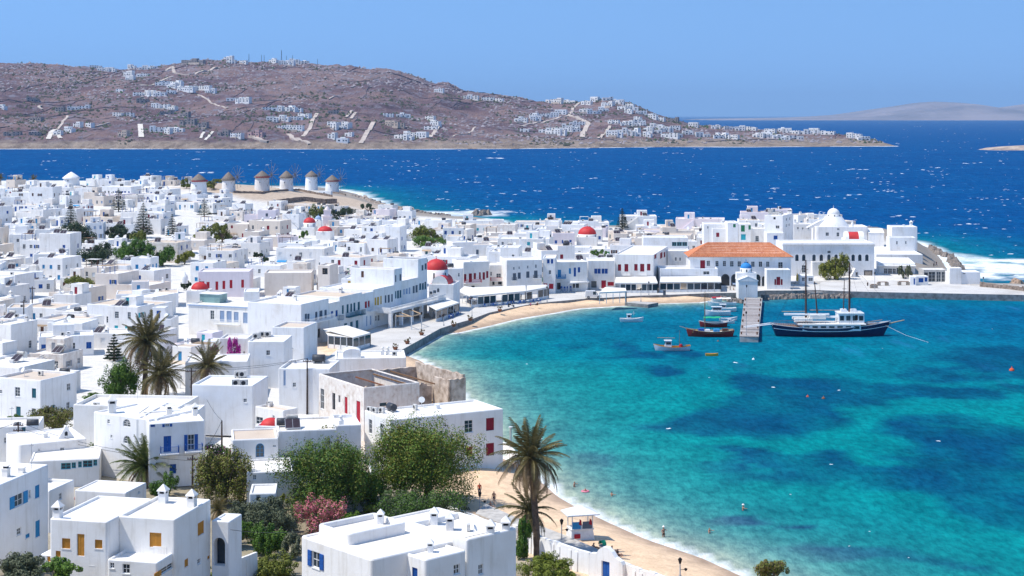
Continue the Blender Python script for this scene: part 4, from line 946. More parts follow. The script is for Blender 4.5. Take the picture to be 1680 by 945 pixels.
def pavilion(label, pts, z, posts=6, glaze=True, cat='restaurant awning', zb=1.66, canv='canvas', drop=.25):
    """a canopy on posts over an outdoor dining room; corners front-left, front-right, back-right, back-left"""
    c = [P(px(x), py(y), z+(.6 if i > 1 else 0)) for i, (x, y) in enumerate(pts)]
    o = Vector((c[0].x, c[0].y, zb)); t = thing('awning_pavilion', label, cat, o)
    q = [p-o for p in c]; mb = MB(); n = 12
    lo = [q[0].lerp(q[1], k/n) for k in range(n+1)]; hi = [q[3].lerp(q[2], k/n) for k in range(n+1)]
    for k in range(n):
        e = Vector((0, 0, .07)); s1 = Vector((0, 0, -.05*(k % 2)))
        mb.hexa([lo[k], lo[k+1], hi[k+1], hi[k], lo[k]+e, lo[k+1]+e, hi[k+1]+e, hi[k]+e])
    fv = MB()
    for k in range(n): fv.face([lo[k]+Vector((0, -.01, 0)), lo[k+1]+Vector((0, -.01, 0)), lo[k+1]+Vector((0, -.01, -drop)), lo[k]+Vector((0, -.01, -drop))])
    cv = mb.build('canopy', [C(canv)], t); fv.build('valance', [C(canv)], cv)
    for a, b_, m_ in ((q[0], q[1], posts), (q[1], q[2], max(2, posts//2))):
        for k in range(m_+1):
            p = a.lerp(b_, k/m_); pb = MB(); pb.box(-.07, -.07, 0, .07, .07, p.z-.01); pb.build('post', [C('white')], t, (p.x*.995, p.y+.12, 0))
        if glaze:
            d = (b_-a); L = d.length; u = d.normalized(); u.z = 0
            for k in range(m_):
                p0 = a.lerp(b_, (k+.06)/m_); p1 = a.lerp(b_, (k+.94)/m_); g = MB(); hgl = min(p0.z, p1.z)-drop-.15
                nn = Vector((u.y, -u.x, 0))*.02
                g.hexa([Vector((p0.x, p0.y+.12, .02)), Vector((p1.x, p1.y+.12, .02)), Vector((p1.x, p1.y+.18, .02)), Vector((p0.x, p0.y+.18, .02))]+[Vector((p0.x, p0.y+.12, .7)), Vector((p1.x, p1.y+.12, .7)), Vector((p1.x, p1.y+.18, .7)), Vector((p0.x, p0.y+.18, .7))], 1)
                if (k+len(label)) % 4 != 1:
                    g.hexa([Vector((p0.x, p0.y+.13, .702)), Vector((p1.x, p1.y+.13, .702)), Vector((p1.x, p1.y+.16, .702)), Vector((p0.x, p0.y+.16, .702))]+[Vector((p0.x, p0.y+.13, hgl)), Vector((p1.x, p1.y+.13, hgl)), Vector((p1.x, p1.y+.16, hgl)), Vector((p0.x, p0.y+.16, hgl))], 0)
                g.build('glass_panel', [MT['glass'], C('white')], t)
    return t
pavilion('white awning over glazed tables below the maroon shutters', [(836,577),(1116,577),(1100,535),(840,540)], 4.4, 8)
pavilion('long white awning over the glazed restaurant beside the arcade', [(1130,572),(1534,570),(1528,533),(1136,537)], 4.4, 9)
pavilion('peaked cream awning over a small cafe by the blue balcony', [(530,578),(668,570),(650,535),(560,545)], 4.2, 3, False)
pavilion('open white awning on posts standing on the harbour sand', [(735,640),(912,632),(905,612),(770,606)], 4.6, 4, False)
crop(640, 420, 5.25)
pavilion('long white awning row over cafes facing the harbour beach', [(700,345),(1170,303),(1165,255),(720,272)], 4.6, 9)
pavilion('white awning over the last cafe of the harbour beach row', [(1175,302),(1368,268),(1345,248),(1180,256)], 4.6, 4)
pavilion('slanted white awning below the crimson balcony', [(592,300),(690,345),(800,285),(640,262)], 4.4, 3, False)
pavilion('white awning with blue tables by the harbour church', [(395,468),(594,402),(450,352),(250,385)], 4.4, 4)
crop(480, 400, 4.725)
pavilion('white glazed awning in front of the teal balconies', [(468,728),(604,692),(420,634),(236,664)], 4.4, 3)
t = thing('awning_pavilion', 'low white glazed dining lean-to beside the quay road', 'restaurant awning', P(px(275), py(800), 1.66))
crop(480, 400, 4.725); o = t.location
q = [P(px(x), py(y), 4.3)-o for x, y in ((275,712),(468,729),(420,640),(236,664))]; mb = MB(); mb.hexa([p for p in q]+[p+Vector((0, 0, .08)) for p in q]); mb.build('canopy', [C('canvas')], t)
for k in range(5):
    p = q[0].lerp(q[1], k/4); pb = MB(); pb.box(-.09, -.09, 0, .09, .09, p.z-2.64+2.6); pb.build('post', [C('white')], t, (p.x, p.y+.15, 0))
    if k < 4:
        p1 = q[0].lerp(q[1], (k+1)/4); g = MB(); g.hexa([(p.x+.1, p.y+.12, .02), (p1.x-.1, p1.y+.12, .02), (p1.x-.1, p1.y+.2, .02), (p.x+.1, p.y+.2, .02), (p.x+.1, p.y+.12, .9), (p1.x-.1, p1.y+.12, .9), (p1.x-.1, p1.y+.2, .9), (p.x+.1, p.y+.2, .9)], 1)
        g.hexa([(p.x+.1, p.y+.14, .902), (p1.x-.1, p1.y+.14, .902), (p1.x-.1, p1.y+.17, .902), (p.x+.1, p.y+.17, .902), (p.x+.1, p.y+.14, 2.4), (p1.x-.1, p1.y+.14, 2.4), (p1.x-.1, p1.y+.17, 2.4), (p.x+.1, p.y+.17, 2.4)], 0); g.build('glass_panel', [MT['glass'], C('white')], t)
pg = thing('pergola', 'bare timber pergola frame beside the pillared terrace', 'pergola', P(px(920), py(640), 1.66)); o = pg.location
for a, b_ in (((800,520),(920,565)),((905,508),(1000,545)),((800,560),(925,562)),((925,562),(1000,542)),((790,525),(905,510))):
    p, q = P(px(a[0]), py(a[1]), 4.6)-o, P(px(b_[0]), py(b_[1]), 4.6)-o; mb = MB(); mb.tube([p, q], .13, 4); mb.build('beam', [C('tan')], pg)
for a in ((922,565),(1000,545),(800,545)):
    p = P(px(a[0]), py(a[1]), 4.6)-o; mb = MB(); mb.box(-.1, -.1, 0, .1, .1, 4.6-1.66); mb.build('post', [C('white')], pg, (p.x, p.y, 0))

# --- town hall
crop(1100, 330, 4)
TH = hero('town hall with an orange tiled hip roof, arcade and maroon windows', (790,368,560), 128, -12.5, 1, zb=1.7, cat='town hall', name='town_hall', par=.05, roof=False, rc=.05,
    wins=sh([(195,388,227,443)], 'red', 'shut', 'F')+sh([(237,390,260,426),(295,392,316,428),(343,392,365,428),(390,393,415,430),(440,394,463,430),(483,397,512,435),(529,396,553,432),(579,396,603,432),(627,396,650,432),(707,400,737,444)], 'red', 'win', 'F')+sh([(333,478,388,556),(398,478,450,556),(548,480,592,558),(600,493,627,558)], 'dark', 'arcade', 'F'))
w = wing(TH, (788,449,577), 631, -4.5, par=.2, wins=[('F',695,497,722,551,'door','red'),('F',682,512,694,550,'shut','red'),('F',723,512,736,550,'shut','red')])
W_, D_, z = TH.w, TH.d, TH.h+.1
e = .55; ra = 5.6; rz_ = 3.5
cor = [(-e, -e, z), (W_+e, -e, z), (W_+e, D_+e, z), (-e, D_+e, z)]; rg = [(ra, D_/2, z+rz_), (W_-ra*.9, D_/2, z+rz_)]
rt = bpy.data.objects.new('roof', None)
mb = MB()
def tiled(a, b_, c, d, n):
    """one roof slope of pantile courses: a-b eave, d-c ridge"""
    a, b_, c, d = map(Vector, (a, b_, c, d)); nn = (b_-a).cross(d-a).normalized()
    rows = 14
    prev = None
    for i in range(rows+1):
        s = i/rows; l = a.lerp(d, s); r_ = b_.lerp(c, s); ring = []
        for k in range(n*4+1):
            ph = k % 4
            ring.append(l.lerp(r_, k/(n*4))+nn*(.02+.10*(0, .8, 1, .8)[ph]-.0))
        if prev:
            mb.grid([prev, [p+nn*-.045 for p in ring]], 0, False, True)
        prev = [p+nn*.03 for p in ring]
tiled(cor[0], cor[1], rg[1], rg[0], 62); tiled(cor[1], cor[2], rg[1], rg[1], 22); tiled(cor[2], cor[3], rg[0], rg[1], 62); tiled(cor[3], cor[0], rg[0], rg[0], 22)
for i, j in ((0, 0), (1, 1), (2, 1), (3, 0)): mb.tube([cor[i], rg[j]], .16, 6)
mb.tube([rg[0], rg[1]], .18, 6)
m, nt, l, b = nodes_of('clay_tiles'); v = pos(nt, l)
r1 = ramp(nt, [(.3, (.40, .12, .05)), (.5, (.58, .20, .085)), (.7, (.66, .30, .16))]); l.new(noise(nt, l, pos(nt, l, (1, .35, .35)), 1.6, 6, .7), r1.inputs[0]); l.new(r1.outputs[0], b.inputs['Base Color']); b.inputs['Roughness'].default_value = .85
mb.build('roof', [m], TH.root)
eb = MB(); eb.box(-e+.05, -e+.05, z-.16, W_+e-.05, D_+e-.05, z-.01); eb.build('eaves', [WHITE], TH.root)
# flag on the town hall front
fl = thing('flag', 'blue and white flag hanging from the town hall front', 'flag', TH.O+Vector((TH.hit('F', px(490), py(400))[0], -.35, 5.4)))
mb = MB(); mb.tube([(0, .3, 0), (0, -1.1, 1.4)], .04, 5); mb.build('pole', [C('white')], fl)
mb = MB()
for k in range(9):
    mb.face([(.0+.06*math.sin(k), -.5-.06*k, .75-.14*k+.02), (.75+.08*math.sin(k*1.3), -.5, .9-.15*k), (.75+.08*math.sin(k*1.3+1.3), -.5, .75-.15*k), (.0+.06*math.sin(k+1), -.5-.06*k, .61-.14*k+.02)], k % 2)
mb.build('cloth', [C('blue'), C('white')], fl)

# --- museum behind the quay
MU = hero('long white museum with a row of arched windows and a cornice', (1338,275,498), 738, -13, 0, zb=1.75, cat='museum', name='museum', par=.3, rc=.05,
    wins=sh([(x-11, 350, x+11, 393) for x in (830,875,942,990,1040,1087,1135,1199,1243,1289)], 'slate', 'arch', 'F')+[('F',862,420,888,470,'win','brown'),('F',1030,325,1052,343,'win','lblue')])
mb = MB(); mb.box(-.2, -.22, MU.h-.35, MU.w+.2, -.003, MU.h-.1); mb.box(-.12, -.14, MU.h-.6, MU.w+.12, -.004, MU.h-.353); mb.build('cornice', [WHITE], MU.root)
w = wing(MU, (1168,398,502), 930, -3.2, par=.15, zb=1.75, wins=[('F',975,423,1000,450,'win','slate')])
mb = MB(); mb.hexa([(MU.w*.71,-5.5,0),(MU.w*.77,-3.2,0),(MU.w*.77,-.02,0),(MU.w*.71,-.02,0),(MU.w*.71,-3.6,.2),(MU.w*.77,-3.2,2.9),(MU.w*.77,-.02,2.9),(MU.w*.71,-.02,.2)]); mb.build('stair_flank', [WHITE], MU.root)
hs = hero('low white shed with a window strip in front of the museum', (940,488,545), 848, -4, 0, zb=1.72, par=.1, wins=[('F',862,500,882,525,'win','slate'),('F',905,503,935,525,'win','slate')])
hs = hero('large white hall with a broad flat roof and glass front beside the museum', (1606,408,490), 1366, -20, 8, zb=1.75, par=.12, wins=[('F',1400,442,1425,488,'win','lblue'),('F',1427,442,1455,488,'win','lblue'),('F',1457,442,1480,488,'win','lblue'),('F',1484,438,1508,485,'hole'),('R',1620,440,1632,480,'win','blue')])
mb = MB(); mb.box(-.4, -1.6, 2.9, hs.w+.1, -.003, 3.15); mb.build('canopy', [WHITE], hs.root)
hs = hero('plain flat roofed white hall behind the glass fronted one', (1656,350,None), 1350, -30, 4, top=6.2, zb=3.0, par=.12)
hs = hero('white shoreside house with a brown end door behind the large hall', (1620,168,None), 1452, -8, 2, top=13, zb=5.0, wins=[('R',1632,200,1645,260,'door','maroon')]); onroof(hs, 'chimney', 1632, 165, sc=1.3); onroof(hs, 'roof_vent', 1530, 165)
w = wing(hs, (1610,238,None), 1436, -5, top=10.5, zb=4.5, wins=[('F',1480,262,1492,285,'win','tan'),('F',1540,262,1550,282,'win','tan')])
hs = hero('plain blind white box house on the headland beside the church', (1402,208,None), 1300, -8, 4, top=10.5, zb=4.5); gable(hs.root, 0, 0, hs.w, hs.d, hs.h+.36, 1.2, WHITE, ROOF, 'x', .1)
# --- whitewashed church cluster on the headland
pc = hero('rounded whitewashed chapel cluster with a white dome and an open belfry', (1298,168,None), 955, -11, 2, top=12.5, zb=4.5, cat='church', name='church', soft=True, rc=.9, k=5, par=.3, wins=[('F',1018,205,1040,228,'win','brown'),('F',1093,178,1110,190,'win','dark'),('F',1090,205,1108,232,'win','brown')])
x, y = pc.rp(1062, 165); d = MB(); d.lathe([(5.6, 0), (5.1, .9), (4.2, 2.0), (3.5, 2.9), (3.1, 3.4)], 18); d.build('mound', [WHITE], pc.root, (x, 5.5, pc.h))
dome_part(pc.root, x+.3, 5.5, pc.h+3.3, 2.1, 2.0, .9, WHITE)
d = MB(); d.box(-.9, -.3, 0, .9, .3, 1.4); d.box(-.9, -.3, 1.4, -.45, .3, 2.5); d.box(.45, -.3, 1.4, .9, .3, 2.5); d.grid([[(-.9+1.8*(1-math.cos(math.pi*k/8))/2, yy, 2.5+.7*math.sin(math.pi*k/8)) for k in range(9)] for yy in (-.3, .3)], 0, False, True); d.build('belfry', [WHITE], pc.root, (x-3.9, 4.5, pc.h+2.0))
d = MB(); d.hexa([(-9,-1,0),(-3,-1,0),(-3,2,0),(-9,2,0),(-4.2,-1,2.6),(-3,-1,2.6),(-3,2,2.6),(-4.2,2,2.6)]); d.build('buttress', [WHITE], pc.root, (x, 4, pc.h-.3))
d = MB(); d.lathe([(.45, 0), (.45, 1.2), (.03, 2.3)], 8); d.build('bell_turret', [WHITE], pc.root, (pc.rp(1195, 170)[0], 3, pc.h))
rc2 = hero('low white chapel with a red barrel vault roof behind the museum', (1280,250,None), 1140, -7, 4, top=10.2, zb=3.5, cat='church', name='church'); 
n = 12; pf = [(rc2.d/2-(rc2.d/2-.4)*math.cos(math.pi*k/n), rc2.h+.2+2.3*math.sin(math.pi*k/n)) for k in range(n+1)]
d = MB(); d.grid([[(1.6, y_, z_) for y_, z_ in pf], [(rc2.w-2.0, y_, z_) for y_, z_ in pf]], 0, False, True); d.build('vault', [redmat()], rc2.root)
d = MB(); pg = [(rc2.d/2+(y_-rc2.d/2)*1.05, rc2.h+.1+(z_-rc2.h-.2)*1.08) for y_, z_ in pf]
for xa, xb in ((.5, 1.6), (rc2.w-2.0, rc2.w-.4)): d.grid([[(xa, y_, z_) for y_, z_ in pg], [(xb, y_, z_) for y_, z_ in pg]], 0, False, True); d.face([(xa, y_, z_) for y_, z_ in pg]); d.face([(xb, y_, z_) for y_, z_ in pg])
d.build('gable', [WHITE], rc2.root)
# --- houses above the town hall
for lab, A, L, Rr, th, top, zb, wins in [
  ('white house with two maroon windows on the slope above the town hall', (444,180,None), 275, -8, 0, 11.5, 3.5, sh([(300,207,320,235),(403,207,422,237)], 'red', 'shut', 'F')),
  ('white house with green shutters above a turquoise gate', (530,150,None), 446, -9, 2, 13.5, 3.5, sh([(463,158,488,200),(512,158,532,187)], 'green', 'shut', 'F')+[('F',462,217,495,255,'door','cyan')]),
  ('white house with one green shutter and a roof garden', (444,140,None), 375, -9, 2, 14, 4, [('F',411,150,428,172,'shut','green')]),
  ('white house with a bright blue window in front of the stepped tower house', (745,208,None), 632, -8, 2, 11.5, 3.5, [('F',677,226,702,252,'shut','blue'),('F',605,225,617,240,'hole')]),
  ('pale house with a grey door beside the bright blue window', (635,180,None), 513, -9, 4, 11.8, 3.5, [('F',557,228,580,265,'win','grey')]),
  ('tall stepped white tower house with battlement chimneys', (738,95,None), 617, 807, 24, 17.0, 4.5, [('F',675,105,690,120,'hole'),('F',690,160,715,180,'win','tan'),('R',757,110,765,130,'win','slate'),('R',780,105,787,125,'win','slate'),('R',757,150,765,170,'win','slate'),('R',775,145,783,165,'win','slate')]),
  ('white house with a pitched parapet between tower house and chapel cluster', (930,150,None), 808, -8, 2, 12.3, 4.5, [('F',830,170,842,185,'win','slate'),('F',862,172,874,187,'win','slate'),('F',900,172,910,185,'win','slate')]),
  ('grey walled white house on the slope behind the green shuttered house', (375,150,None), 218, -9, 3, 13, 4.5, [('F',240,165,250,180,'win','slate')]),
  ('white hall with a turquoise glass front among the roofs', (116,238,None), -15, -9, 2, 9.2, 3, sh([(10,268,40,295),(42,268,75,295),(77,268,110,295)], 'cyan', 'cwin', 'F'))]:
    hs = hero(lab, A, L, Rr, th, top=top, zb=zb, wins=wins)
    if 'tower' in lab:
        w = wing(hs, (712,72,None), 640, -5, top=17.6, th=24); w = wing(hs, (672,55,None), 640, -3, top=18.4, th=24)
        for x, y in ((720,75),(780,60),(795,60)): onroof(hs, 'chimney', x, y+25, sc=1.3, var=1)
    else: onroof(hs, ('chimney', 'roof_vent', 'antenna')[len(lab) % 3], A[0]-30, A[1]-2)
# ------------------------------------------------------------------ vegetation
def leafmat(name, a, b_, c, sc=1.4):
    m, nt, l, bs = nodes_of(name); v = pos(nt, l)
    r = ramp(nt, [(.32, a), (.5, b_), (.68, c)]); l.new(noise(nt, l, v, sc, 5, .7), r.inputs[0])
    oi = nt.new('ShaderNodeObjectInfo'); t = ramp(nt, [(0, (.8, .85, .8)), (1, (1.2, 1.12, 1.1))]); l.new(oi.outputs['Random'], t.inputs[0])
    l.new(mix(nt, l, r.outputs[0], t.outputs[0], 1.0, 'MULTIPLY'), bs.inputs['Base Color']); bs.inputs['Roughness'].default_value = .6; bs.inputs['Specular IOR Level'].default_value = .25
    MT[name] = m; return m
OLIVE = leafmat('olive_leaves', (.075, .095, .012), (.15, .17, .022), (.25, .25, .042))
GREEN = leafmat('green_leaves', (.045, .10, .010), (.085, .17, .018), (.14, .23, .035))
DARKG = leafmat('dark_leaves', (.015, .035, .014), (.03, .055, .022), (.05, .075, .03))
GREYG = leafmat('grey_green_leaves', (.06, .075, .045), (.10, .12, .065), (.17, .18, .11))
DRYG = leafmat('dry_leaves', (.09, .065, .025), (.15, .115, .045), (.20, .16, .08))
LIME = leafmat('lime_leaves', (.08, .11, .01), (.15, .19, .02), (.24, .26, .04))
MAGENTA = leafmat('magenta_bracts', (.42, .02, .26), (.58, .03, .38), (.68, .08, .48), 3)
PINKF = leafmat('pink_blossom', (.66, .13, .19), (.74, .20, .27), (.78, .32, .36), 3.4)
FROND = leafmat('palm_frond', (.055, .055, .018), (.12, .105, .035), (.22, .175, .08), .9)
FROND2 = leafmat('garden_palm_frond', (.035, .06, .012), (.08, .11, .02), (.16, .17, .05), .9)
DRYF = leafmat('dry_frond', (.12, .075, .035), (.21, .14, .07), (.30, .22, .12), 1.2)
BARK = pm('bark', (.13, .09, .065), .35, 4, .95, .05)
NR = np.random.RandomState(5)
def quads(name, C0, A, B, mats, mi=None):
    n = len(C0); co = np.stack([C0-A, C0-B*.55, C0+A, C0+B*.55], 1).reshape(-1, 3)
    me = bpy.data.meshes.new(name); me.vertices.add(4*n); me.vertices.foreach_set('co', co.ravel())
    me.loops.add(4*n); me.loops.foreach_set('vertex_index', np.arange(4*n)); me.polygons.add(n); me.polygons.foreach_set('loop_start', np.arange(n)*4)
    if mi is not None: me.polygons.foreach_set('material_index', mi)
    me.update(calc_edges=True)
    for m in mats: me.materials.append(m)
    return me
def crown_mesh(W_, D_, Hh, n, leaf, mats, ncl=None, flat=.35, share=0.0, seed=0):
    """leaf clumps through an uneven crown, base at z = 0"""
    rs = np.random.RandomState(seed+17); ncl = ncl or max(9, int(n/110))
    # big lobes, then clumps on the lobes, then leaves on the clumps
    nl = max(4, ncl//7); ph = rs.uniform(0, 2*np.pi, nl); rad = np.sqrt(rs.uniform(.05, 1, nl))*.62
    lob = np.stack([rad*np.cos(ph), rad*np.sin(ph), rs.uniform(.30, .78, nl)*(1-.35*rad**2)], 1)
    lr = rs.uniform(.26, .44, nl)
    k = rs.randint(0, nl, ncl); d = rs.normal(size=(ncl, 3)); d /= np.linalg.norm(d, axis=1)[:, None]; d[:, 2] = np.where(d[:, 2] < -.3, -d[:, 2]*.6, d[:, 2])
    cc = lob[k]+d*lr[k][:, None]*rs.uniform(.55, 1.05, ncl)[:, None]*np.array([1, 1, .62])
    cr = rs.uniform(.08, .17, ncl)
    j = rs.randint(0, ncl, n); d = rs.normal(size=(n, 3)); d /= np.linalg.norm(d, axis=1)[:, None]
    p = cc[j]+d*cr[j][:, None]*(rs.uniform(.45, 1, n)**.5)[:, None]
    lo, hi = np.percentile(p, .4, axis=0), np.percentile(p, 99.6, axis=0)
    p = (p-(lo+hi)/2)/(hi-lo)*2; p[:, 2] = (p[:, 2]+1)/2
    p = p*np.array([W_/2, D_/2, Hh])
    nv = d+rs.normal(size=(n, 3))*.42+np.array([0, 0, .25]); nv /= np.linalg.norm(nv, axis=1)[:, None]
    a = np.cross(nv, rs.normal(size=(n, 3))); a /= np.linalg.norm(a, axis=1)[:, None]; b_ = np.cross(a, nv)
    s = leaf*rs.uniform(.6, 1.35, n)[:, None]
    mi = (rs.uniform(0, 1, n) < share).astype(int)
    return quads('crown', p, a*s, b_*s, mats, mi)
def plant(label, box, mat, cat='tree', name='tree', yb=None, n=1500, leaf=None, trunk=True, group=None, mat2=None, share=0, dep=.9, lift=.12, seed=0, zb=None):
    x0, y0, x1, y1 = px(box[0]), py(box[1]), px(box[2]), py(box[3]); yb = y1 if yb is None else py(yb)
    g = G((x0+x1)/2, yb) if zb is None else P((x0+x1)/2, yb, zb); D = g.y; sc = D/F
    w = (x1-x0)*sc; h = (yb-y0)*sc; ch = (y1-y0)*sc; z0 = max(0, h-ch)
    leaf = (leaf or min(.34, max(.13, 1.5*sc)))*.82; n = int(n*2.7)
    t = thing(name, label, cat, g, group=group); keep(x0+2, x1-2, y0, y0+(y1-y0)*.62, D); q = w*.3; FOOT.append([(g.x-q, g.y-q), (g.x+q, g.y-q), (g.x+q, g.y+q), (g.x-q, g.y+q)])
    cm = crown_mesh(w*1.06, w*dep, ch*1.02, n, leaf, [mat]+([mat2] if mat2 else []), None, .35, share, seed or len(label)+int(x0))
    put('crown' if trunk else 'foliage', cm, t, (0, 0, z0))
    if trunk:
        mb = MB(); r = max(.06, w*.035)
        mb.tube([(0, 0, -.4), (.04*w, 0, h*.22), (0, .03*w, h*.5)], [r*1.3, r, r*.75], 7)
        for k in range(5):
            a = k*1.3+w; mb.tube([(.02*w, 0, h*.25), (w*.2*math.cos(a), w*.2*math.sin(a), h*.55), (w*.33*math.cos(a), w*.33*math.sin(a), h*.78)], [r*.6, r*.4, r*.15], 5)
        mb.build('trunk', [BARK], t)
    return t
crop(380, 690, 3.705)
plant('big round olive green tree in front of the white house with maroon shutters', (870,0,1480,492), OLIVE, n=24000, leaf=.14, yb=520, dep=.8, seed=3, mat2=GREEN, share=.45)
plant('uneven bushy tree with a tall leafy top in front of the low white roofs', (300,130,880,560), OLIVE, n=17000, leaf=.14, yb=575, mat2=GREEN, share=.55, seed=9)
plant('slender dark leafed tree standing up behind the uneven bushy tree', (503,45,642,250), OLIVE, n=3000, leaf=.15, yb=400, seed=21)
plant('pink flowering oleander bush beside the big white house', (398,470,690,690), GREEN, 'shrub', 'oleander_bush', n=5200, leaf=.12, mat2=PINKF, share=.62, trunk=False)
plant('wide grey green shrub between the garden trees and the orange shuttered house', (0,490,385,700), GREYG, 'shrub', 'garden_shrub', n=6500, leaf=.13, trunk=False)
plant('rounded dark green shrub under the pink oleander', (130,630,335,825), GREEN, 'shrub', 'garden_shrub', n=4200, leaf=.12, trunk=False)
plant('long green hedge of soft shrubs behind the big white house roof', (920,425,1410,640), GREYG, 'shrub', 'garden_shrub', n=9000, leaf=.13, trunk=False, mat2=GREEN, share=.6, seed=7)
plant('ochre green shrub at the foot of the garden wall', (100,815,385,960), OLIVE, 'shrub', 'garden_shrub', n=4500, leaf=.12, trunk=False)
plant('yellow green bush in the shade of the uneven bushy tree', (755,515,880,590), LIME, 'shrub', 'garden_shrub', n=1500, leaf=.13, trunk=False)
plant('leafy young tree beside the trunk of the big olive green tree', (730,310,935,540), GREEN, n=4200, leaf=.13, yb=560)
plant('spreading green shrub filling the gap beside the arched porch', (-70,590,150,770), GREEN, 'shrub', 'garden_shrub', n=3600, leaf=.13, trunk=False)
plant('silvery shrub against the lower wall of the big white house', (300,690,425,850), GREYG, 'shrub', 'garden_shrub', n=2200, leaf=.12, trunk=False)
plant('small fresh shrub between the oleander and the yellow green bush', (640,560,770,640), GREEN, 'shrub', 'garden_shrub', n=1800, leaf=.13, trunk=False)
plant('olive shrub at the back of the long grey green garden shrub', (150,440,330,560), OLIVE, 'shrub', 'garden_shrub', n=2600, leaf=.13, trunk=False)
crop(0, 640, 3.098)
plant('grey brown round tree beside the dark utility pole', (1000,310,1272,565), OLIVE, n=9500, leaf=.14, yb=590, mat2=DRYG, share=.35)
plant('bright green creeper with magenta flowers behind the grey brown tree', (1045,270,1260,400), GREEN, 'shrub', 'flowering_creeper', n=2800, leaf=.14, trunk=False, mat2=MAGENTA, share=.14)
plant('soft grey green shrub beside the arched porch', (1170,570,1310,735), GREYG, 'shrub', 'garden_shrub', n=3200, leaf=.13, trunk=False)
plant('dense green bush below the sky blue shuttered house', (-10,735,145,868), GREEN, 'shrub', 'garden_shrub', n=3600, leaf=.12, trunk=False)
plant('grey leafed bush at the bottom corner beside the orange shuttered house', (-10,835,232,960), GREYG, 'shrub', 'garden_shrub', n=4200, leaf=.12, trunk=False)
plant('neatly rounded green bush in front of the orange shuttered house', (218,864,410,960), GREEN, 'shrub', 'garden_shrub', n=3600, leaf=.11, trunk=False)
plant('low yellow flowering hedge along the orange shuttered house', (915,882,1095,945), LIME, 'shrub', 'garden_shrub', n=2200, leaf=.11, trunk=False)
plant('dry brown green tree behind the gabled belfry house', (145,92,378,200), DRYG, n=4200, leaf=.15, yb=215, mat2=OLIVE, share=.5)
plant('small dry tree beside the wall of the blue balconied house', (385,148,466,250), DRYG, n=1800, leaf=.14, yb=270, mat2=OLIVE, share=.5)
plant('bright green climbing vine under the blue balconied house', (425,268,565,395), LIME, 'shrub', 'climbing_vine', n=2400, leaf=.14, trunk=False, mat2=GREEN, share=.6)
plant('green bush between garden palm and balcony house', (765,430,900,540), GREEN, 'shrub', 'garden_shrub', n=2400, leaf=.13, trunk=False)
plant('small pink flowering shrub behind the plain white roof', (380,520,440,565), GREEN, 'shrub', 'oleander_bush', n=700, leaf=.13, trunk=False, mat2=PINKF, share=.7)
plant('small green bush at the wall of the cluttered roof house', (38,128,108,170), GREEN, 'shrub', 'garden_shrub', n=900, leaf=.14, trunk=False)
crop(760, 680, 3.567)
plant('yellow green bush inside the beach wall below the palms', (318,832,640,970), LIME, 'shrub', 'garden_shrub', n=6500, leaf=.11, trunk=False)
plant('dark green creeper at the corner of the big white house', (312,605,395,860), GREEN, 'shrub', 'climbing_vine', n=3200, leaf=.12, trunk=False)
plant('small round bush behind the beach gate wall', (925,918,1015,965), LIME, 'shrub', 'garden_shrub', n=900, leaf=.11, trunk=False)
crop(1100, 560, 2.455)
plant('scrubby treetop at the lower edge of the bay', (345,875,475,960), OLIVE, n=2600, leaf=.12, yb=1010, mat2=DRYG, share=.4)
crop(0, 480, 4)
plant('fresh green tree between the two tall town palms', (665,450,905,690), GREEN, n=6500, leaf=.15, yb=700)
plant('low green hedge in front of the fresh green tree', (555,650,845,716), GREEN, 'shrub', 'garden_shrub', n=3000, leaf=.14, trunk=False)
plant('magenta bougainvillea climbing a white house wall', (1490,300,1576,470), MAGENTA, 'shrub', 'bougainvillea', yb=480, zb=5.0, n=2600, leaf=.14, trunk=False, mat2=GREEN, share=.12)
plant('small crimson bougainvillea beside a white awning', (1380,345,1436,420), MAGENTA, 'shrub', 'bougainvillea', yb=440, zb=6.3, n=700, leaf=.14, trunk=False, mat2=GREEN, share=.25)
crop(0, 280, 4)
for lab, box, mat, n in [('wide bright green tree in the middle of the white roofs',(765,450,1012,618),GREEN,5200),('smaller bright green tree joined to the wide one',(985,498,1145,615),GREEN,2600),('low olive green tree at the end of the bright green group',(1148,528,1272,605),OLIVE,1500),
  ('dark spreading tree at the foot of the pale feathery pine',(383,345,612,480),DARKG,3000),('dark low tree beside the tall dark pine',(695,358,880,450),DARKG,2200),('dull green shrubby tree under the tall dark pine',(860,395,950,465),OLIVE,1100),('dark tree in front of the bright green group',(522,478,752,605),DARKG,2600),
  ('round olive brown tree among the upper roofs',(1280,368,1420,470),OLIVE,1800),('taller olive tree next to the round olive brown one',(1390,348,1522,462),OLIVE,1800),('lone bushy tree rising between flat roofs',(430,692,605,795),OLIVE,1900),('dark olive shrub by the low red dome',(1190,715,1255,775),DARKG,600),
  ('tamarisk behind the first thatched windmill',(1190,55,1252,108),OLIVE,700),('wide tamarisk between the first two windmills',(1345,55,1458,112),OLIVE,1100)]:
    plant(lab, box, mat, n=n, yb=box[3]+10)
crop(420, 280, 4)
for lab, box, mat, n in [('dark round tree behind the white roofs near the far shore',(1022,362,1212,470),OLIVE,2200),('fresh green tree at the foot of the dark round one',(1040,430,1245,490),GREEN,1300),('olive tree above the red domed church',(350,222,455,330),OLIVE,1200),('dark tree between church belfry and windmill hill',(412,258,552,335),DARKG,1300),
  ('dark green tree under the windmill terrace',(555,238,692,300),DARKG,1100),('shrubby tree on the slope to the sea',(688,215,778,280),DARKG,800),('small green tree in front of the twin red domes',(285,395,340,440),GREEN,500),('dark tree at the edge of cream houses',(-10,535,82,595),DARKG,700)]:
    plant(lab, box, mat, n=n, yb=box[3]+8)
mb = MB()
crop(1100, 330, 4)
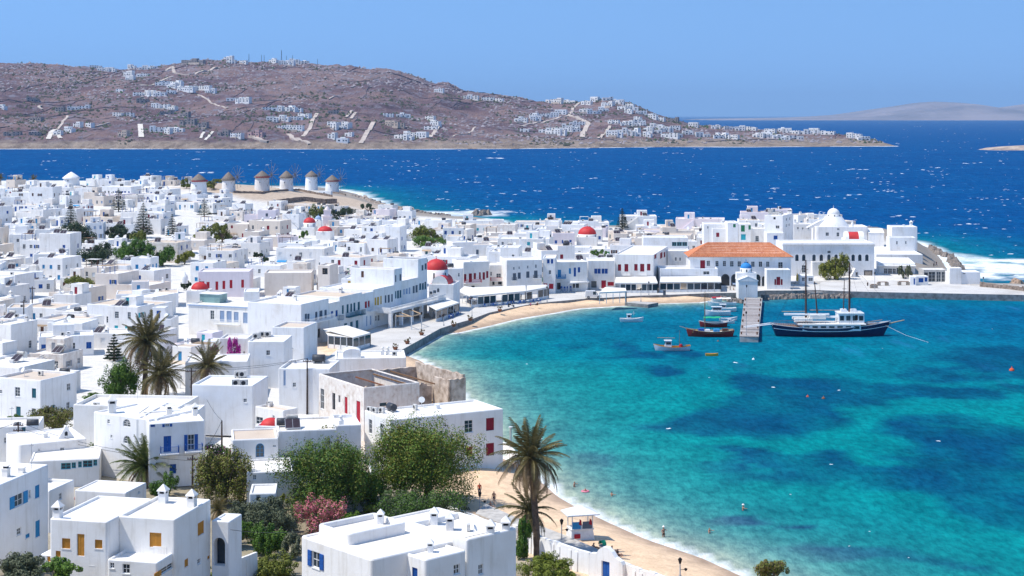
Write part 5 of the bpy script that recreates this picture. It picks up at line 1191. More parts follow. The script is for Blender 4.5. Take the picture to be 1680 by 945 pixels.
plant('leaning tamarisk tree in front of the museum', (982,355,1168,505), OLIVE, n=3600, yb=512, dep=.8)
plant('small grey green tree before the glass fronted hall', (1500,425,1585,502), GREYG, n=900, yb=508)
crop(800, 320, 4)
plant('small green tree squeezed between harbour house roofs', (680,358,778,412), GREEN, n=800, yb=425)
# --- palms: each frond a part
def frond_mesh(L, droop, mat, seed, w=.55):
    rs = random.Random(seed); mb = MB(); n = 22; pts = []
    for k in range(n+1):
        s = k/n; pts.append(Vector((L*(s-.18*droop*s*s), 0, L*(.34*s-.62*droop*s*s))))
    mb.tube(pts[::4]+[pts[-1]], [.045*(1-k/7)+.008 for k in range(len(pts[::4])+1)], 4)
    for k in range(2, n+1):
        p = pts[k]; t = (pts[k]-pts[k-1]).normalized(); ll = w*math.sin(math.pi*min(1, .16+.80*k/n))**.7+.08
        for sgn in (-1, 1):
            d = (t*.55+Vector((0, sgn, 0))*.8+Vector((0, 0, -.30-.25*rs.random()))).normalized()*ll*rs.uniform(.8, 1.15); e = t*.055
            mb.face([p-e, p+e, p+d*.6+e*.7+Vector((0, 0, .03)), p+d, p+d*.6-e*.7])
    return mb.mesh('frond', [mat])
FR = {k: [frond_mesh(3.6, dr, m_, i) for i, dr in enumerate(drs)] for k, m_, drs in (('up', FROND, (.35, .55, .8, 1.0)), ('gup', FROND2, (.35, .55, .8, 1.0)), ('dry', DRYF, (1.1, 1.35)))}
def palm(label, cx, cy, rpx, bx, by, lush=False, nf=44, wind=0., dry=12):
    b_ = G(px(bx), py(by)); D = b_.y; sc = D/F; r = rpx/CR[2]*sc
    top = Vector(((px(cx)-CX)*sc-b_.x, 0, (H-(py(cy)-Y0)*sc)-b_.z)); s = r/2.9
    t = thing('palm_tree', label, 'palm tree', b_, group='palms of the waterfront town')
    keep(px(cx)-r/sc*.8, px(cx)+r/sc*.8, py(cy)-r/sc*.9, py(cy)+r/sc*.6, D); q = 1.0; FOOT.append([(b_.x-q, b_.y-q), (b_.x+q, b_.y-q), (b_.x+q, b_.y+q), (b_.x-q, b_.y+q)])
    mb = MB(); n = 14; P_ = []; rr_ = []
    for k in range(n+1):
        u = k/n; P_.append((top.x*u**1.4, .12*math.sin(u*3), -.4+(top.z+.4)*u)); rr_.append((.24+.10*(1-u)**3+(.03 if k % 2 else 0)+.12*max(0, u-.9)/.1)*max(.8, s))
    mb.tube(P_, rr_, 9); mb.build('trunk', [BARK], t)
    rs = random.Random(int(bx*7+by)); 
    for k in range(nf+dry):
        isdry = k >= nf
        az = k*2.39996+rs.uniform(-.25, .25); el = (1.25-1.55*(k/nf)**.85) if not isdry else rs.uniform(-1.05, -.35)
        el += rs.uniform(-.12, .12)
        key = 'dry' if isdry else ('gup' if lush else 'up'); lst = FR[key]
        o = put('frond', lst[min(len(lst)-1, int((k/nf)*len(lst)) if not isdry else rs.randint(0, 1))], t, top+Vector((0, 0, .05)))
        m_ = Matrix.Rotation(az, 4, 'Z') @ Matrix.Rotation(-el, 4, 'Y') @ Matrix.Rotation(rs.uniform(-.5, .5), 4, 'X')
        if wind:
            m_ = Matrix.Rotation(wind*(.5+.5*abs(math.sin(az))), 4, 'Y') @ m_
        o.rotation_euler = m_.to_euler(); q = s*rs.uniform(.82, 1.1); o.scale = (q, q, q)
    return t
crop(760, 680, 3.567)
palm('tall palm on the beach wall with a wind swept crown', 395, 262, 208, 436, 842, wind=.05, nf=44, dry=24)
palm('shorter palm under the tall one on the beach wall', 385, 575, 170, 392, 790, wind=.12, nf=24, dry=16)
crop(0, 480, 4)
palm('largest wind blown palm among the town roofs', 955, 330, 185, 950, 690, wind=.25, nf=46, dry=20)
palm('town palm with tan lower fronds below the largest palm', 1050, 545, 170, 1040, 720, wind=.12, nf=42, dry=22)
palm('bushy young palm on a white roof terrace', 1360, 490, 150, 1340, 700, wind=.1, nf=36, dry=6)
crop(0, 640, 3.098)
palm('lush garden palm in front of the blue balconied house', 735, 395, 150, 740, 490, True, nf=50, dry=8)
palm('small palm half hidden behind the grey brown tree', 950, 405, 80, 950, 450, True, nf=30, dry=4)
palm('dry little palm below the grey brown tree', 1110, 610, 70, 1112, 660, False, nf=24, dry=14)
crop(0, 280, 4)
palm('tiny palm on the skyline at the edge of town', 5, 50, 32, 5, 95, nf=22, dry=2); palm('small skyline palm near the conical white mill', 220, 55, 30, 220, 92, nf=22, dry=2)
# --- araucaria pines in tiers
def pine_mesh(h, w, mat, seed, thin=1.0):
    rs = np.random.RandomState(seed); C_ = []; A_ = []; B_ = []
    nt_ = max(9, int(h/.62))
    for i in range(nt_):
        u = i/(nt_-1); z = h*(.10+.90*u); r = w*(1-u)**.8*(.93+.14*rs.rand())+.12
        nb = 7 if u < .8 else 5
        for b_ in range(nb):
            a = 2*np.pi*(b_+.5*(i % 2))/nb+rs.uniform(-.15, .15); m_ = max(4, int(r*10*thin))
            for q in range(m_):
                s = (q+.5)/m_*r; cx, cy, cz = s*np.cos(a), s*np.sin(a), z+.10*s-.02*s*s+rs.uniform(-.05, .05)
                for _ in range(2):
                    d = np.array([np.cos(a), np.sin(a), .25])+rs.normal(size=3)*.45; d /= np.linalg.norm(d); o_ = np.cross(d, rs.normal(size=3)); o_ /= np.linalg.norm(o_)
                    C_.append((cx, cy, cz)); A_.append(d*.30); B_.append(o_*.22)
    return quads('crown', np.array(C_), np.array(A_), np.array(B_), [mat])
def pine(label, x, ytop, yb, hw, mat=DARKG, thin=1.0):
    g = G(px(x), py(yb)); sc = g.y/F; h = (py(yb)-py(ytop))*sc; w = hw/CR[2]*sc
    t = thing('pine_tree', label, 'pine tree', g, group='tiered pines rising above the roofs'); keep(px(x)-hw/CR[2], px(x)+hw/CR[2], py(ytop), py(yb)-4, g.y); q = 1.5; FOOT.append([(g.x-q, g.y-q), (g.x+q, g.y-q), (g.x+q, g.y+q), (g.x-q, g.y+q)])
    put('crown', pine_mesh(h, w, mat, int(x), thin), t); mb = MB(); mb.tube([(0, 0, -.5), (0, 0, h*.98)], [.28, .05], 6); mb.build('trunk', [BARK], t)
crop(0, 280, 4)
pine('tallest dark tiered pine in front of the grey shuttered wall', 940, 215, 440, 68); pine('pale feathery pine rising from the dark spreading tree', 465, 190, 400, 52, DARKG, .55); pine('feathery pine standing on the upper roofs below the skyline', 778, 120, 270, 54, DARKG, .8)
pine('slim pine beside green framed doors', 1130, 290, 440, 44); pine('thin pine below the first windmills', 1340, 185, 300, 46, DARKG, .6); pine('young pine at the foot of the largest town palm', 748, 1080, 1250, 60)
crop(800, 320, 4); pine('compact dark pine standing out against the open sea', 884, 88, 230, 42, DARKG, 1.5)
# ------------------------------------------------------------------ windmills
crop(0, 0, 1)
def sailwheel(r):
    mb = MB(); mb.tube([(0, .9, 0), (0, -.9, 0)], .16, 6)
    for k in range(12):
        a = 2*math.pi*k/12; mb.tube([(0, -.5, 0), (r*math.cos(a), -.5, r*math.sin(a))], [.13, .09], 4)
    mb.tube([(r*.96*math.cos(2*math.pi*k/24), -.5, r*.96*math.sin(2*math.pi*k/24)) for k in range(25)], .025, 3)
    for k in range(12):
        a = 2*math.pi*k/12; mb.tube([(0, -.95, 0), (r*.96*math.cos(a), -.5, r*.96*math.sin(a))], .012, 3)
    return mb.mesh('sail_wheel', [pm('grey_timber', (.28, .24, .21), .3, 3)])
def mill(label, xc, wpx, yapex, ytop, yb, red=False, sail=True, white=False):
    g = G(xc, yb); sc = g.y/F; r = wpx/2*sc; h = (yb-ytop)*sc; ch = (ytop-yapex)*sc
    t = thing('windmill', label, 'windmill', g, group='whitewashed windmills'); keep(xc-wpx/2-3, xc+wpx/2+3, yapex, yb-1, g.y); q = r+1; FOOT.append([(g.x-q, g.y-q), (g.x+q, g.y-q), (g.x+q, g.y+q), (g.x-q, g.y+q)])
    mb = MB(); mb.lathe([(r*1.04, -1), (r*1.02, h*.3), (r*.97, h*.75), (r*.93, h)], 28); mb.build('tower', [WHITE], t)
    cb = MB()
    n = 28
    cb.lathe([(r*1.10, h-.25), (r*1.12, h), (r*.8, h+ch*.34), (r*.38, h+ch*.74), (r*.05, h+ch)], n)
    rsd = random.Random(int(xc)); cb.v = [(x*(1+rsd.uniform(-.03, .03)), y*(1+rsd.uniform(-.03, .03)), z) for x, y, z in cb.v]
    cb.build('cap', [WHITE if white else C('thatch')], t)
    if red:
        rb = MB(); rb.lathe([(r*1.13, h-.1), (r*1.14, h+.35)], 28, smooth=True, cap=False); 
        rb.f = [f for i, f in enumerate(rb.f) if 18 <= i % 28 or i % 28 < 3]; rb.m = [0]*len(rb.f); rb.sm = [True]*len(rb.f); rb.build('cap_band', [C('crimson')], t)
    for a, z in ((-100, h*.55), (-60, h*.2)):
        a = math.radians(a); rr_ = r*1.0; put('window' if z > h*.4 else 'door', window_mesh('win' if z > h*.4 else 'door', 'brown', .7, .9 if z > h*.4 else 1.9), t, (rr_*math.cos(a)-.3*math.sin(-a), rr_*math.sin(a)-.12, z if z > h*.4 else 0), a+math.pi/2)
    if sail:
        put('sail_wheel', sailwheel(r*1.75), t, (r*1.15, .3, h+.35*ch), math.radians(62))
for i, a in enumerate([('first thatched windmill, half behind houses and with a red cap band', 326, 26, 285, 297, 317, True, False), ('second windmill with bare sail spokes beside the sandy hill', 375, 22, 282, 295, 314),
    ('third windmill with a small square window on the sandy hill', 430, 24, 280, 290.5, 312, True), ('fourth windmill of the hill, wide bare wheel', 470, 22, 280, 291, 312), ('fifth windmill, the tallest and slimmest tower', 511, 20, 280, 289, 312), ('last windmill of the hill with a red edged cap', 545, 22, 287, 297, 315, True)]): mill(*a)
mill('windmill shaped white building with a plain white cone roof', 117, 26, 282, 292, 304, False, False, True)
# stone walls of the windmill terrace
def wallstrip(label, pts, h, t, mat, name='stone_wall', lift=0):
    g0 = G(*pts[0]); mb = MB(); q = [G(*p)-g0 for p in pts]
    for a, b_ in zip(q[:-1], q[1:]):
        n_ = max(1, int((b_-a).length/1.5)); d = (b_-a).normalized(); nn = Vector((-d.y, d.x, 0))*t/2
        for k in range(n_):
            p, r_ = a.lerp(b_, k/n_), a.lerp(b_, (k+1)/n_); j = [h+R.uniform(-.12, .12) for _ in range(2)]
            e = Vector((0, 0, 1)); mb.hexa([p-nn-e, r_-nn-e, r_+nn-e, p+nn-e, p-nn+e*j[0], r_-nn+e*j[0], r_+nn+e*j[0], p+nn+e*j[0]])
    o = mb.build(name, [mat], None, g0); o['label'] = label; o['category'] = 'wall'; return o
STW = pm('dry_stone', (.27, .21, .17), .4, 1.3, 1, .15)
wallstrip('brown stone wall along the top edge of the sandy windmill hill', [(383,317),(430,318),(462,314),(490,313),(520,319),(545,323)], 1.1, .6, STW)
wallstrip('long brown retaining wall under the sandy windmill hill', [(440,338),(470,333),(498,330),(535,334),(552,333)], 2.2, .7, STW)
wallstrip('short dark stone wall below the last windmill', [(538,316.5),(556,318),(567,321)], 1.0, .6, STW)
crop(0, 0, 1)
for a in [('little white annex between the fifth and last windmill', (543,313.5,None), 522, -4, 6, 3.0), ('low white outbuilding beside the third windmill', (418,309,None), 396, -4, 6, 2.6)]:
    hero(a[0], a[1], a[2], a[3], a[4], h=a[5], wins=[('F', a[2]+8, a[1][1]+2, a[2]+11, a[1][1]+5, 'win', 'slate')])
# ------------------------------------------------------------------ churches with red domes
def domechurch(label, xc, yb, ybody, wpx, rpx, hdome, mat, th=8, drum=1.6, yd=0, wm=None):
    hs = hero(label, (xc+wpx/2, ybody, None), xc-wpx/2, -(wpx*.95*G(xc, yb).y/F), th, h=max(3.2, (yb-ybody)*G(xc, yb).y/F), cat='church', name='church', wm=wm)
    sc = hs.O.y/F; dome_part(hs.root, hs.w/2, hs.d/2, hs.h, rpx*sc, hdome*sc, drum, mat, wm); return hs
domechurch('white church with the large red dome near the far shore', 963, 402, 389, 34, 15, 12.5, redmat(), 4, 1.2)
c5 = domechurch('church with red dome beside a pale striped belfry', 505, 385, 373, 22, 10, 8.5, redmat(), 8, 2.0)
mb = MB()
mb.box(-1.6, -1.6, -3, 1.6, 1.6, 7); mb.box(-1.9, -1.9, 7.002, 1.9, 1.9, 7.3); mb.box(-1.3, -1.3, 7.302, 1.3, 1.3, 9.4); mb.box(-1.5, -1.5, 9.402, 1.5, 1.5, 9.7); mb.lathe([(1.0, 9.702), (.9, 10.4), (.02, 11.2)], 10); mb.box(-.06, -.06, 11.1, .06, .06, 12.2); mb.box(-.4, -.05, 11.6, .4, .05, 11.75)
bt = mb.build('belfry', [PINKW], None, G(537, 384)); bt['label'] = 'pale pink and white belfry with a cross beside the red domed church'; bt['category'] = 'bell tower'
for k, (xx, zz) in enumerate(((0, 3.5), (0, 7.9))):
    put('window', arch_mesh('red', 1.2, 2.2 if k == 0 else 1.3, False), bt, (-.6, -1.62+(.3 if k else 0), zz-1.2+(1 if k else 0)))
c6_ = domechurch('small church with low red cone dome behind the belfry', 530, 389, 380, 24, 12, 8, redmat(), 10, .4)
domechurch('church with a wide low red dome beside the pale pink house', 323.5, 487, 477, 36, 14, 11.5, redmat(), 2, .5)
mb = MB(); mb.lathe([(.9, 0), (.9, 1.6), (.75, 2.0), (.3, 2.5), (.05, 3.2)], 10); o = mb.build('belfry', [WHITE], None, G(303, 486)+Vector((0, 0, 3.4))); o['label'] = 'small rounded white belfry next to the wide low red dome'; o['category'] = 'bell tower'
dq = hero('white chapel roof with half of a small red dome showing', (462,700,None), 418, -6, 10, h=4.4, zb=3.0, cat='church', name='church'); x, y = dq.rp(438, 698); d = MB(); d.dome(0, 0, 0, 1.5, 1.1, 18, 6); d.build('dome', [redmat()], dq.root, (min(max(x, 1.6), dq.w-1.6), 2.2, dq.h))
domechurch('tiny chapel with a pale blue dome above the red domed church', 521, 372, 362, 12, 5.5, 6, C('lblue'), 4, .8)
# ------------------------------------------------------------------ chapel on the jetty and the jetty
crop(1100, 330, 4)
cp = hero('little white chapel with a sky blue dome at the head of the jetty', (572,527,618), 447, -7.5, 2, zb=1.66, cat='chapel', name='chapel', par=.02, roof=False, rc=.04, wins=[('R',575,545,580,590,'door','blue')])
mb = MB(); w_, d_, h_ = cp.w, cp.d, cp.h
mb.face([(-.15, -.1, h_), (w_+.15, -.1, h_), (w_+.15, -.1, h_+.25), (w_/2, -.1, h_+1.25), (-.15, -.1, h_+.25)]); mb.grid([[(-.2, -.12, h_+.2), (-.2, d_, h_+.2)], [(w_/2, -.12, h_+1.3), (w_/2, d_, h_+1.3)], [(w_+.2, -.12, h_+.2), (w_+.2, d_, h_+.2)]], 0, False)
for s in (-1, 1):
    p0 = Vector((w_/2+s*(w_/2+.2), -.13, h_+.12)); p1 = Vector((w_/2, -.13, h_+1.22)); mb.hexa([p0, p1, p1+Vector((0, .2, 0)), p0+Vector((0, .2, 0)), p0+Vector((0, 0, .22)), p1+Vector((0, 0, .22)), p1+Vector((0, .2, .22)), p0+Vector((0, .2, .22))])
mb.build('roof', [WHITE], cp.root)
mb = MB(); mb.box(-.1, d_*.45, h_, w_+.1, d_-.1, h_+1.9); mb.build('upper_wall', [WHITE], cp.root)
dm = dome_part(cp.root, w_/2, d_*.68, h_+1.85, 1.55, 1.45, 1.3, C('bluedome'))
jp = [P(px(455), py(887), 1.25), P(px(576), py(889), 1.25), P(px(603), py(632), 1.25), P(px(486), py(632), 1.25)]
jt = thing('jetty', 'plank topped concrete jetty running from the chapel into the bay', 'jetty', jp[0].copy()); q = [p-jp[0] for p in jp]
mb = MB(); mb.hexa([p+Vector((0, 0, -3.2)) for p in q]+[p+Vector((0, 0, -.16)) for p in q]); mb.build('base', [C('concrete')], jt)
NP = 62; PLM = [pm('plank_a', (.36, .32, .30), .2, 2.), pm('plank_b', (.29, .25, .23), .25, 2.), pm('plank_c', (.42, .39, .37), .15, 2.)]; pbm = [MB() for _ in range(3)]
pms = []
Lj = (q[3]-q[0]).length; wj = (q[1]-q[0]).length
for k in range(3):
    mb = MB(); mb.box(-.06, .012, -.15, wj+.12, Lj/NP-.03, 0); pms.append(mb.mesh('plank', [PLM[k]]))
ang = math.atan2((q[3]-q[0]).y, (q[3]-q[0]).x)-math.pi/2
for k in range(NP):
    p = q[0].lerp(q[3], k/NP); put('plank', pms[R.randint(0, 2)], jt, p+Vector((0, 0, R.uniform(-.012, .012))), ang)
for k in range(7):
    for s in (0, 1):
        p = (q[0].lerp(q[3], (k+.3)/7)) if s == 0 else (q[1].lerp(q[2], (k+.3)/7)); mb = MB(); mb.lathe([(.16, -.1), (.15, .4), (.22, .44), (.2, .56)], 8); mb.build('bollard', [C('rust')], jt, p+Vector((.3 if s == 0 else -.3, 0, 0)))
def lamp(label, x, yb, yt, z=None, heads=1, col='black', grp='street lamps', gz=None):
    g = G(px(x), py(yb)) if gz is None else P(px(x), py(yb), gz); h = (py(yb)-py(yt))*g.y/F
    t = thing('street_lamp', label, 'street lamp', g, group=grp); mb = MB(); mb.lathe([(.16, -.1), (.14, .35), (.07, .4), (.055, h-.55)], 8); mb.build('pole', [C('grey')], t)
    mb = MB(); mb.lathe([(.10, h-.55), (.22, h-.1), (.24, h-.08), (.05, h+.1)], 8); mb.build('lantern', [C('black')], t)
    if heads > 1: mb = MB(); mb.tube([(0, 0, h-1.2), (.55, 0, h-1.15)], .03, 4); mb.lathe([(.08, h-1.3), (.2, h-1.1), (.02, h-1.0)], 8, .6, 0); mb.build('side_lantern', [C('black')], t)
lamp('lamp post on the jetty edge by the chapel end', 500, 695, 552, gz=1.25); lamp('lamp post at the seaward end of the jetty', 497, 880, 725, gz=1.25)
# ------------------------------------------------------------------ boats
def hull(mb, L, B, zs, zk, n=18, bowp=1.0, sternw=.55, rake=.10, sheer=(.25, .0, .5), mi=(0, 1, 2)):
    """lofted hull, stern at x = 0, bow at x = L; mi: side, stripe/rail, deck"""
    S = []
    for i in range(n+1):
        t = i/n
        hb = B/2*(1-(max(0, t-.45)/.55)**2.2)*(sternw+(1-sternw)*min(1, t/.35)**.8); hb = max(hb, .02)
        sh_ = zs+(sheer[0]*(1-t/.4)**2 if t < .4 else 0)+(sheer[2]*((t-.45)/.55)**2 if t > .45 else 0)
        x = t*L; xk = x-(rake*L*max(0, (t-.7)/.3)**1.5)+(rake*.6*L*max(0, (.15-t)/.15))
        S.append((x, xk, hb, sh_))
    def sec(x, xk, hb, sh_, f):   # f 0 keel .. 1 sheer
        r = f**.42 if f > 0 else 0
        return (xk+(x-xk)*f, hb*r, zk+(sh_-zk)*f)
    fs = [0, .12, .3, .5, .7, .86, 1]
    rings = []
    for st_ in S:
        rr_ = [sec(*st_, f) for f in fs]
        rings.append([(x, -y, z) for x, y, z in rr_[::-1]]+[(x, y, z) for x, y, z in rr_[1:]])
    mb.grid(rings, mi[0], False, True); mb.face(rings[0], mi[0])
    # bulwark rail and deck
    for sgn in (-1, 1):
        rl = [[(x, sgn*hb, z), (x, sgn*hb, z+.10), (x, sgn*max(.01, hb-.12), z+.10), (x, sgn*max(.01, hb-.12), z-.3)] for x, xk, hb, z in S]; mb.grid(rl, mi[1], False)
    dk = [[(x, -max(.005, hb-.11), z-.22), (x, max(.005, hb-.11), z-.22)] for x, xk, hb, z in S]; mb.grid(dk, mi[2], False)
    return S
crop(1240, 430, 6)
so_ = P(px(175), py(742), 0); so_.y += 3
ship = thing('sailing_ship', 'large navy hulled wooden motor sailer with white deckhouse moored at the jetty', 'ship', so_)
sc = so_.y/F
def sp(x, y): return (px(x)-CX)*sc-so_.x, H-(py(y)-Y0)*sc
Ls = sp(1330, 0)[0]-0
mb = MB(); S = hull(mb, Ls, 6.4, 2.0, -1.2, 26, sheer=(.75, 0, 1.3), rake=.085, sternw=.5); mb.build('hull', [C('navy'), C('white'), C('wood')], ship)
mb = MB()
for sgn in (-1, 1):
    r_ = []
    for x, xk, hb, z in S:
        f = .78; y = hb*f**.42*1.012+.01; zz = -1.2+(z+1.2)*f; xx = xk+(x-xk)*f; r_.append([(xx, sgn*y, zz-.07), (xx, sgn*y, zz+.07)])
    mb.grid(r_, 0, False)
mb.build('rubbing_strake', [C('white')], ship)
def shbox(name, x0, x1, yb, yt, hw, mat, wins=0, parent=None, rake=0):
    xa, za = sp(x0, yb); xb, zb_ = sp(x1, yt); mb = MB()
    mb.hexa([(xa, -hw, za), (xb, -hw, za), (xb, hw, za), (xa, hw, za), (xa+rake, -hw+.06, zb_), (xb-rake, -hw+.06, zb_), (xb-rake, hw-.06, zb_), (xa+rake, hw-.06, zb_)]); o = mb.build(name, [mat], parent or ship)
    for k in range(wins):
        L_ = (xb-xa)/wins; ww = MB()
        for sgn in (-1, 1): ww.box(xa+L_*(k+.18), sgn*(hw+.0)-.02, za+(zb_-za)*.32, xa+L_*(k+.82), sgn*(hw+.0)+.02, za+(zb_-za)*.8)
        ww.build('window', [MT['glass']], o)
    return o, xa, xb, za, zb_
WP = pm('boat_white', (.80, .80, .79), .06, 2, .35)
shbox('deckhouse', 440, 1010, 662, 604, 2.7, WP, 7); shbox('upper_deck', 395, 1060, 603, 594, 2.85, C('canvas'))
o, xa, xb, za, zb_ = shbox('wheelhouse', 800, 1050, 596, 500, 1.9, WP, 4); shbox('wheelhouse_roof', 795, 1048, 499, 489, 2.05, WP)
shbox('roof_locker', 835, 888, 488, 460, .8, WP); shbox('roof_locker', 925, 985, 488, 460, .8, WP)
shbox('awning', 370, 545, 566, 545, 1.9, C('canvas')); shbox('awning', 520, 680, 556, 515, 1.3, C('canvas')); shbox('tender', 280, 720, 520, 505, .55, WP); shbox('tender', 680, 795, 545, 530, .5, WP)
mb = MB()
for x0, x1, y in ((395, 800, 572), (1060, 1330, 610), (190, 395, 590)):
    for sgn in (-1, 1):
        n = 9; a, za = sp(x0, y); b_, _ = sp(x1, y); yy = 2.45 if x0 < 1000 and x0 > 300 else None
        pts = [(a+(b_-a)*k/n, sgn*(yy if yy else max(.1, np.interp(a+(b_-a)*k/n, [s_[0] for s_ in S], [s_[2] for s_ in S])-.1)), za) for k in range(n+1)]
        mb.tube(pts, .025, 4)
        for p in pts: mb.tube([p, (p[0], p[1], p[2]-.85)], .02, 3)
mb.build('railing', [C('rust')], ship)
for x, y0_, y1_, xt, r in ((493, -20, 580, 493, .24), (605, 190, 520, 578, .18), (863, 170, 470, 872, .13), (920, 10, 490, 924, .25)):
    (xa, za), (xb, zb_) = sp(x, y1_), sp(xt, y0_); mb = MB(); mb.tube([(xa, 0, za), (xb, 0, zb_)], [r, r*.55], 7)
    if r > .1: mb.box(xb-.45, -.05, zb_-2.2, xb+.45, .05, zb_-2.1)
    mb.build('mast', [C('brown')], ship)
for x0, y0_, x1, y1_, r, c_ in ((255, 487, 495, 484, .09, 'tan'), (530, 472, 830, 473, .09, 'tan'), (1050, 597, 1245, 568, .09, 'tan'), (1310, 605, 1462, 570, .16, 'tan')):
    (xa, za), (xb, zb_) = sp(x0, y0_), sp(x1, y1_); mb = MB(); mb.tube([(xa, 0, za), (xb, 0, zb_)], [r, r*.7], 6); mb.build('boom' if x0 < 1300 else 'bowsprit', [C(c_)], ship)
mb = MB()
def stay(a, b_, r=.018):
    (xa, za), (xb, zb_) = sp(*a), sp(*b_); mb.tube([(xa, 0, za), (xb, 0, zb_)], r, 3)
for a, b_ in (((493,-20),(260,487)),((493,-20),(920,20)),((920,10),(1462,570)),((920,10),(1330,610)),((493,-20),(190,600)),((920,10),(1050,500)),((578,195),(870,175))): stay(a, b_)
for x, yt in ((493, -20), (920, 10)):
    for sgn in (-1, 1):
        for k in (-25, 0, 25):
            (xa, za), (xb, zb_) = sp(x+k, 640), sp(x, yt+50); mb.tube([(xa, sgn*2.7, za), (xb, 0, zb_)], .018, 3)
mb.build('rigging', [C('black')], ship)
mb = MB(); xa, za = sp(955, 650); mb.box(xa, -2.4, za, xa+.7, -2.32, za+1.0); mb.build('door', [C('sky')], ship)
mb = MB(); xa, za = sp(960, 560); mb.box(xa, -1.92, za, xa+.6, -1.88, za+1.1); mb.build('door', [C('brown')], ship)
for k, (y0_, x1) in enumerate(((569, 150), (604, 170))):
    a = P(px(-110), py(y0_+1), 1.9); bq = P(px(x1), py(y0_), 2.6); bq.y = so_.y+(-.7 if k else .9); a.y = bq.y; a.x = (px(-110)-CX)/F*so_.y; a.z = 1.9; bq.x = (px(x1)-CX)/F*so_.y; bq.z = 2.7
    mb = MB(); d = bq-a; mb.hexa([(0,-.3,0),(d.x,-.3,d.z),(d.x,.3,d.z),(0,.3,0),(0,-.3,.1),(d.x,-.3,d.z+.1),(d.x,.3,d.z+.1),(0,.3,.1)]); o = mb.build('gangway', [C('white')], None, a); o['label'] = ('white gangway plank from jetty to ship stern', 'second white gangway plank with the lower position')[k]; o['category'] = 'gangway'
mb = MB(); a = P(px(1330), py(640), 2.5); a.y = so_.y; a.x = (px(1260)-CX)/F*so_.y; e = P(px(1700), py(790), .1); mb.tube([(0, 0, 0), ((e-a)*.5)+Vector((0, 0, -.4)), e-a], .022, 4); o = mb.build('mooring_rope', [C('canvas')], None, a); o['label'] = 'long pale mooring rope running from the ship bow into the bay'; o['category'] = 'rope'
def boat(label, x0, x1, yw, rev=False, B=None, col='white', fb=.6, cabin=None, canopy=None, mast=None, deck='tan', rail_='white', sheer=(.15, 0, .45), extra=None, name='fishing_boat', cat='boat', rz=0, tiller=True):
    a = P(px(x0), py(yw), 0); b_ = P(px(x1), py(yw), 0); L = (b_-a).length
    t = thing(name, label, cat, (b_ if rev else a), (math.pi if rev else 0)+rz); B = B or L*.32
    mb = MB(); S_ = hull(mb, L, B, fb, -.35, 14, sheer=sheer, sternw=.6, rake=.06); mb.build('hull', [C(col) if col != 'white' else WP, C(rail_), C(deck)], t)
    if cabin:
        f0, f1, hh = cabin; mb = MB(); w = B*.3; mb.hexa([(L*f0, -w, fb-.2), (L*f1, -w, fb-.2), (L*f1, w, fb-.2), (L*f0, w, fb-.2), (L*f0, -w*.9, fb+hh), (L*f1-.12*hh, -w*.9, fb+hh), (L*f1-.12*hh, w*.9, fb+hh), (L*f0, w*.9, fb+hh)]); c_ = mb.build('cabin', [WP], t)
        mb = MB(); mb.box(L*f0-.1, -w, fb+hh+.002, L*f1+.1, w, fb+hh+.08); mb.build('roof', [WP], c_)
        mb = MB()
        for sgn in (-1, 1): mb.box(L*f0+.15, sgn*w*.95-.02, fb+hh*.45, L*f1-.25, sgn*w*.95+.02, fb+hh*.85)
        mb.box(L*f1-.10*hh, -w*.7, fb+hh*.45, L*f1-.02, w*.7, fb+hh*.85); mb.build('window', [MT['glass']], c_)
    if canopy:
        f0, f1, hh, cc = canopy; mb = MB(); w = B*.42
        mb.grid([[(L*f0+(L*(f1-f0))*k/6, y, fb+hh+.25*(1-(y/w)**2)+.05*math.sin(k*2)) for k in range(7)] for y in (-w, -w*.5, 0, w*.5, w)], 0, False, True); cn = mb.build('canopy', [C(cc)], t)
        mb = MB()
        for f in (f0+.02, f1-.02):
            for sgn in (-1, 1): mb.tube([(L*f, sgn*w*.9, fb-.1), (L*f, sgn*w*.9, fb+hh+.03)], .03, 4)
        mb.build('canopy_post', [C('steel')], t)
    if mast:
        f, hh, r = mast; mb = MB(); mb.tube([(L*f, 0, fb-.2), (L*f, 0, fb+hh)], [r, r*.5], 6); mb.build('mast', [C('wood')], t)
        mb = MB(); mb.tube([(L*f, 0, fb+hh), (L*.99, 0, fb+sheer[2])], .012, 3); mb.tube([(L*f, 0, fb+hh), (.05, 0, fb+sheer[0])], .012, 3); mb.build('rigging', [C('black')], t)
    if extra: extra(t, L, B, fb)
    return t
crop(1060, 460, 6.75)
def ex1(t, L, B, fb):
    mb = MB(); mb.tube([(L*.42, 0, fb+1.9), (L*.9, .2, fb+2.0)], .06, 5); mb.build('spar', [C('tan')], t)
    mb = MB(); mb.lathe([(.4, 0), (.42, .35), (.3, .7)], 10); mb.build('net_drum', [C('crimson')], t, (L*.26, 0, fb-.1)); mb = MB(); mb.box(0, -.5, 0, .9, .5, .3); mb.build('net_crate', [C('pink')], t, (L*.5, 0, fb-.15)); mb = MB(); mb.box(0, -.5, 0, .7, .4, .45); mb.build('engine_box', [C('teal')], t, (L*.12, 0, fb-.15))
boat('white fishing boat with a small cabin, mast and red net drum', 82, 492, 776, True, fb=.75, cabin=(.52, .70, 1.35), mast=(.30, 3.6, .06), sheer=(.35, 0, .6), extra=ex1, rail_='orange')
boat('small orange rowing dinghy floating in the bay', 657, 800, 836, False, col='dinghy', fb=.38, deck='dinghy', rail_='dinghy', sheer=(.08, 0, .15), name='dinghy', cat='dinghy')
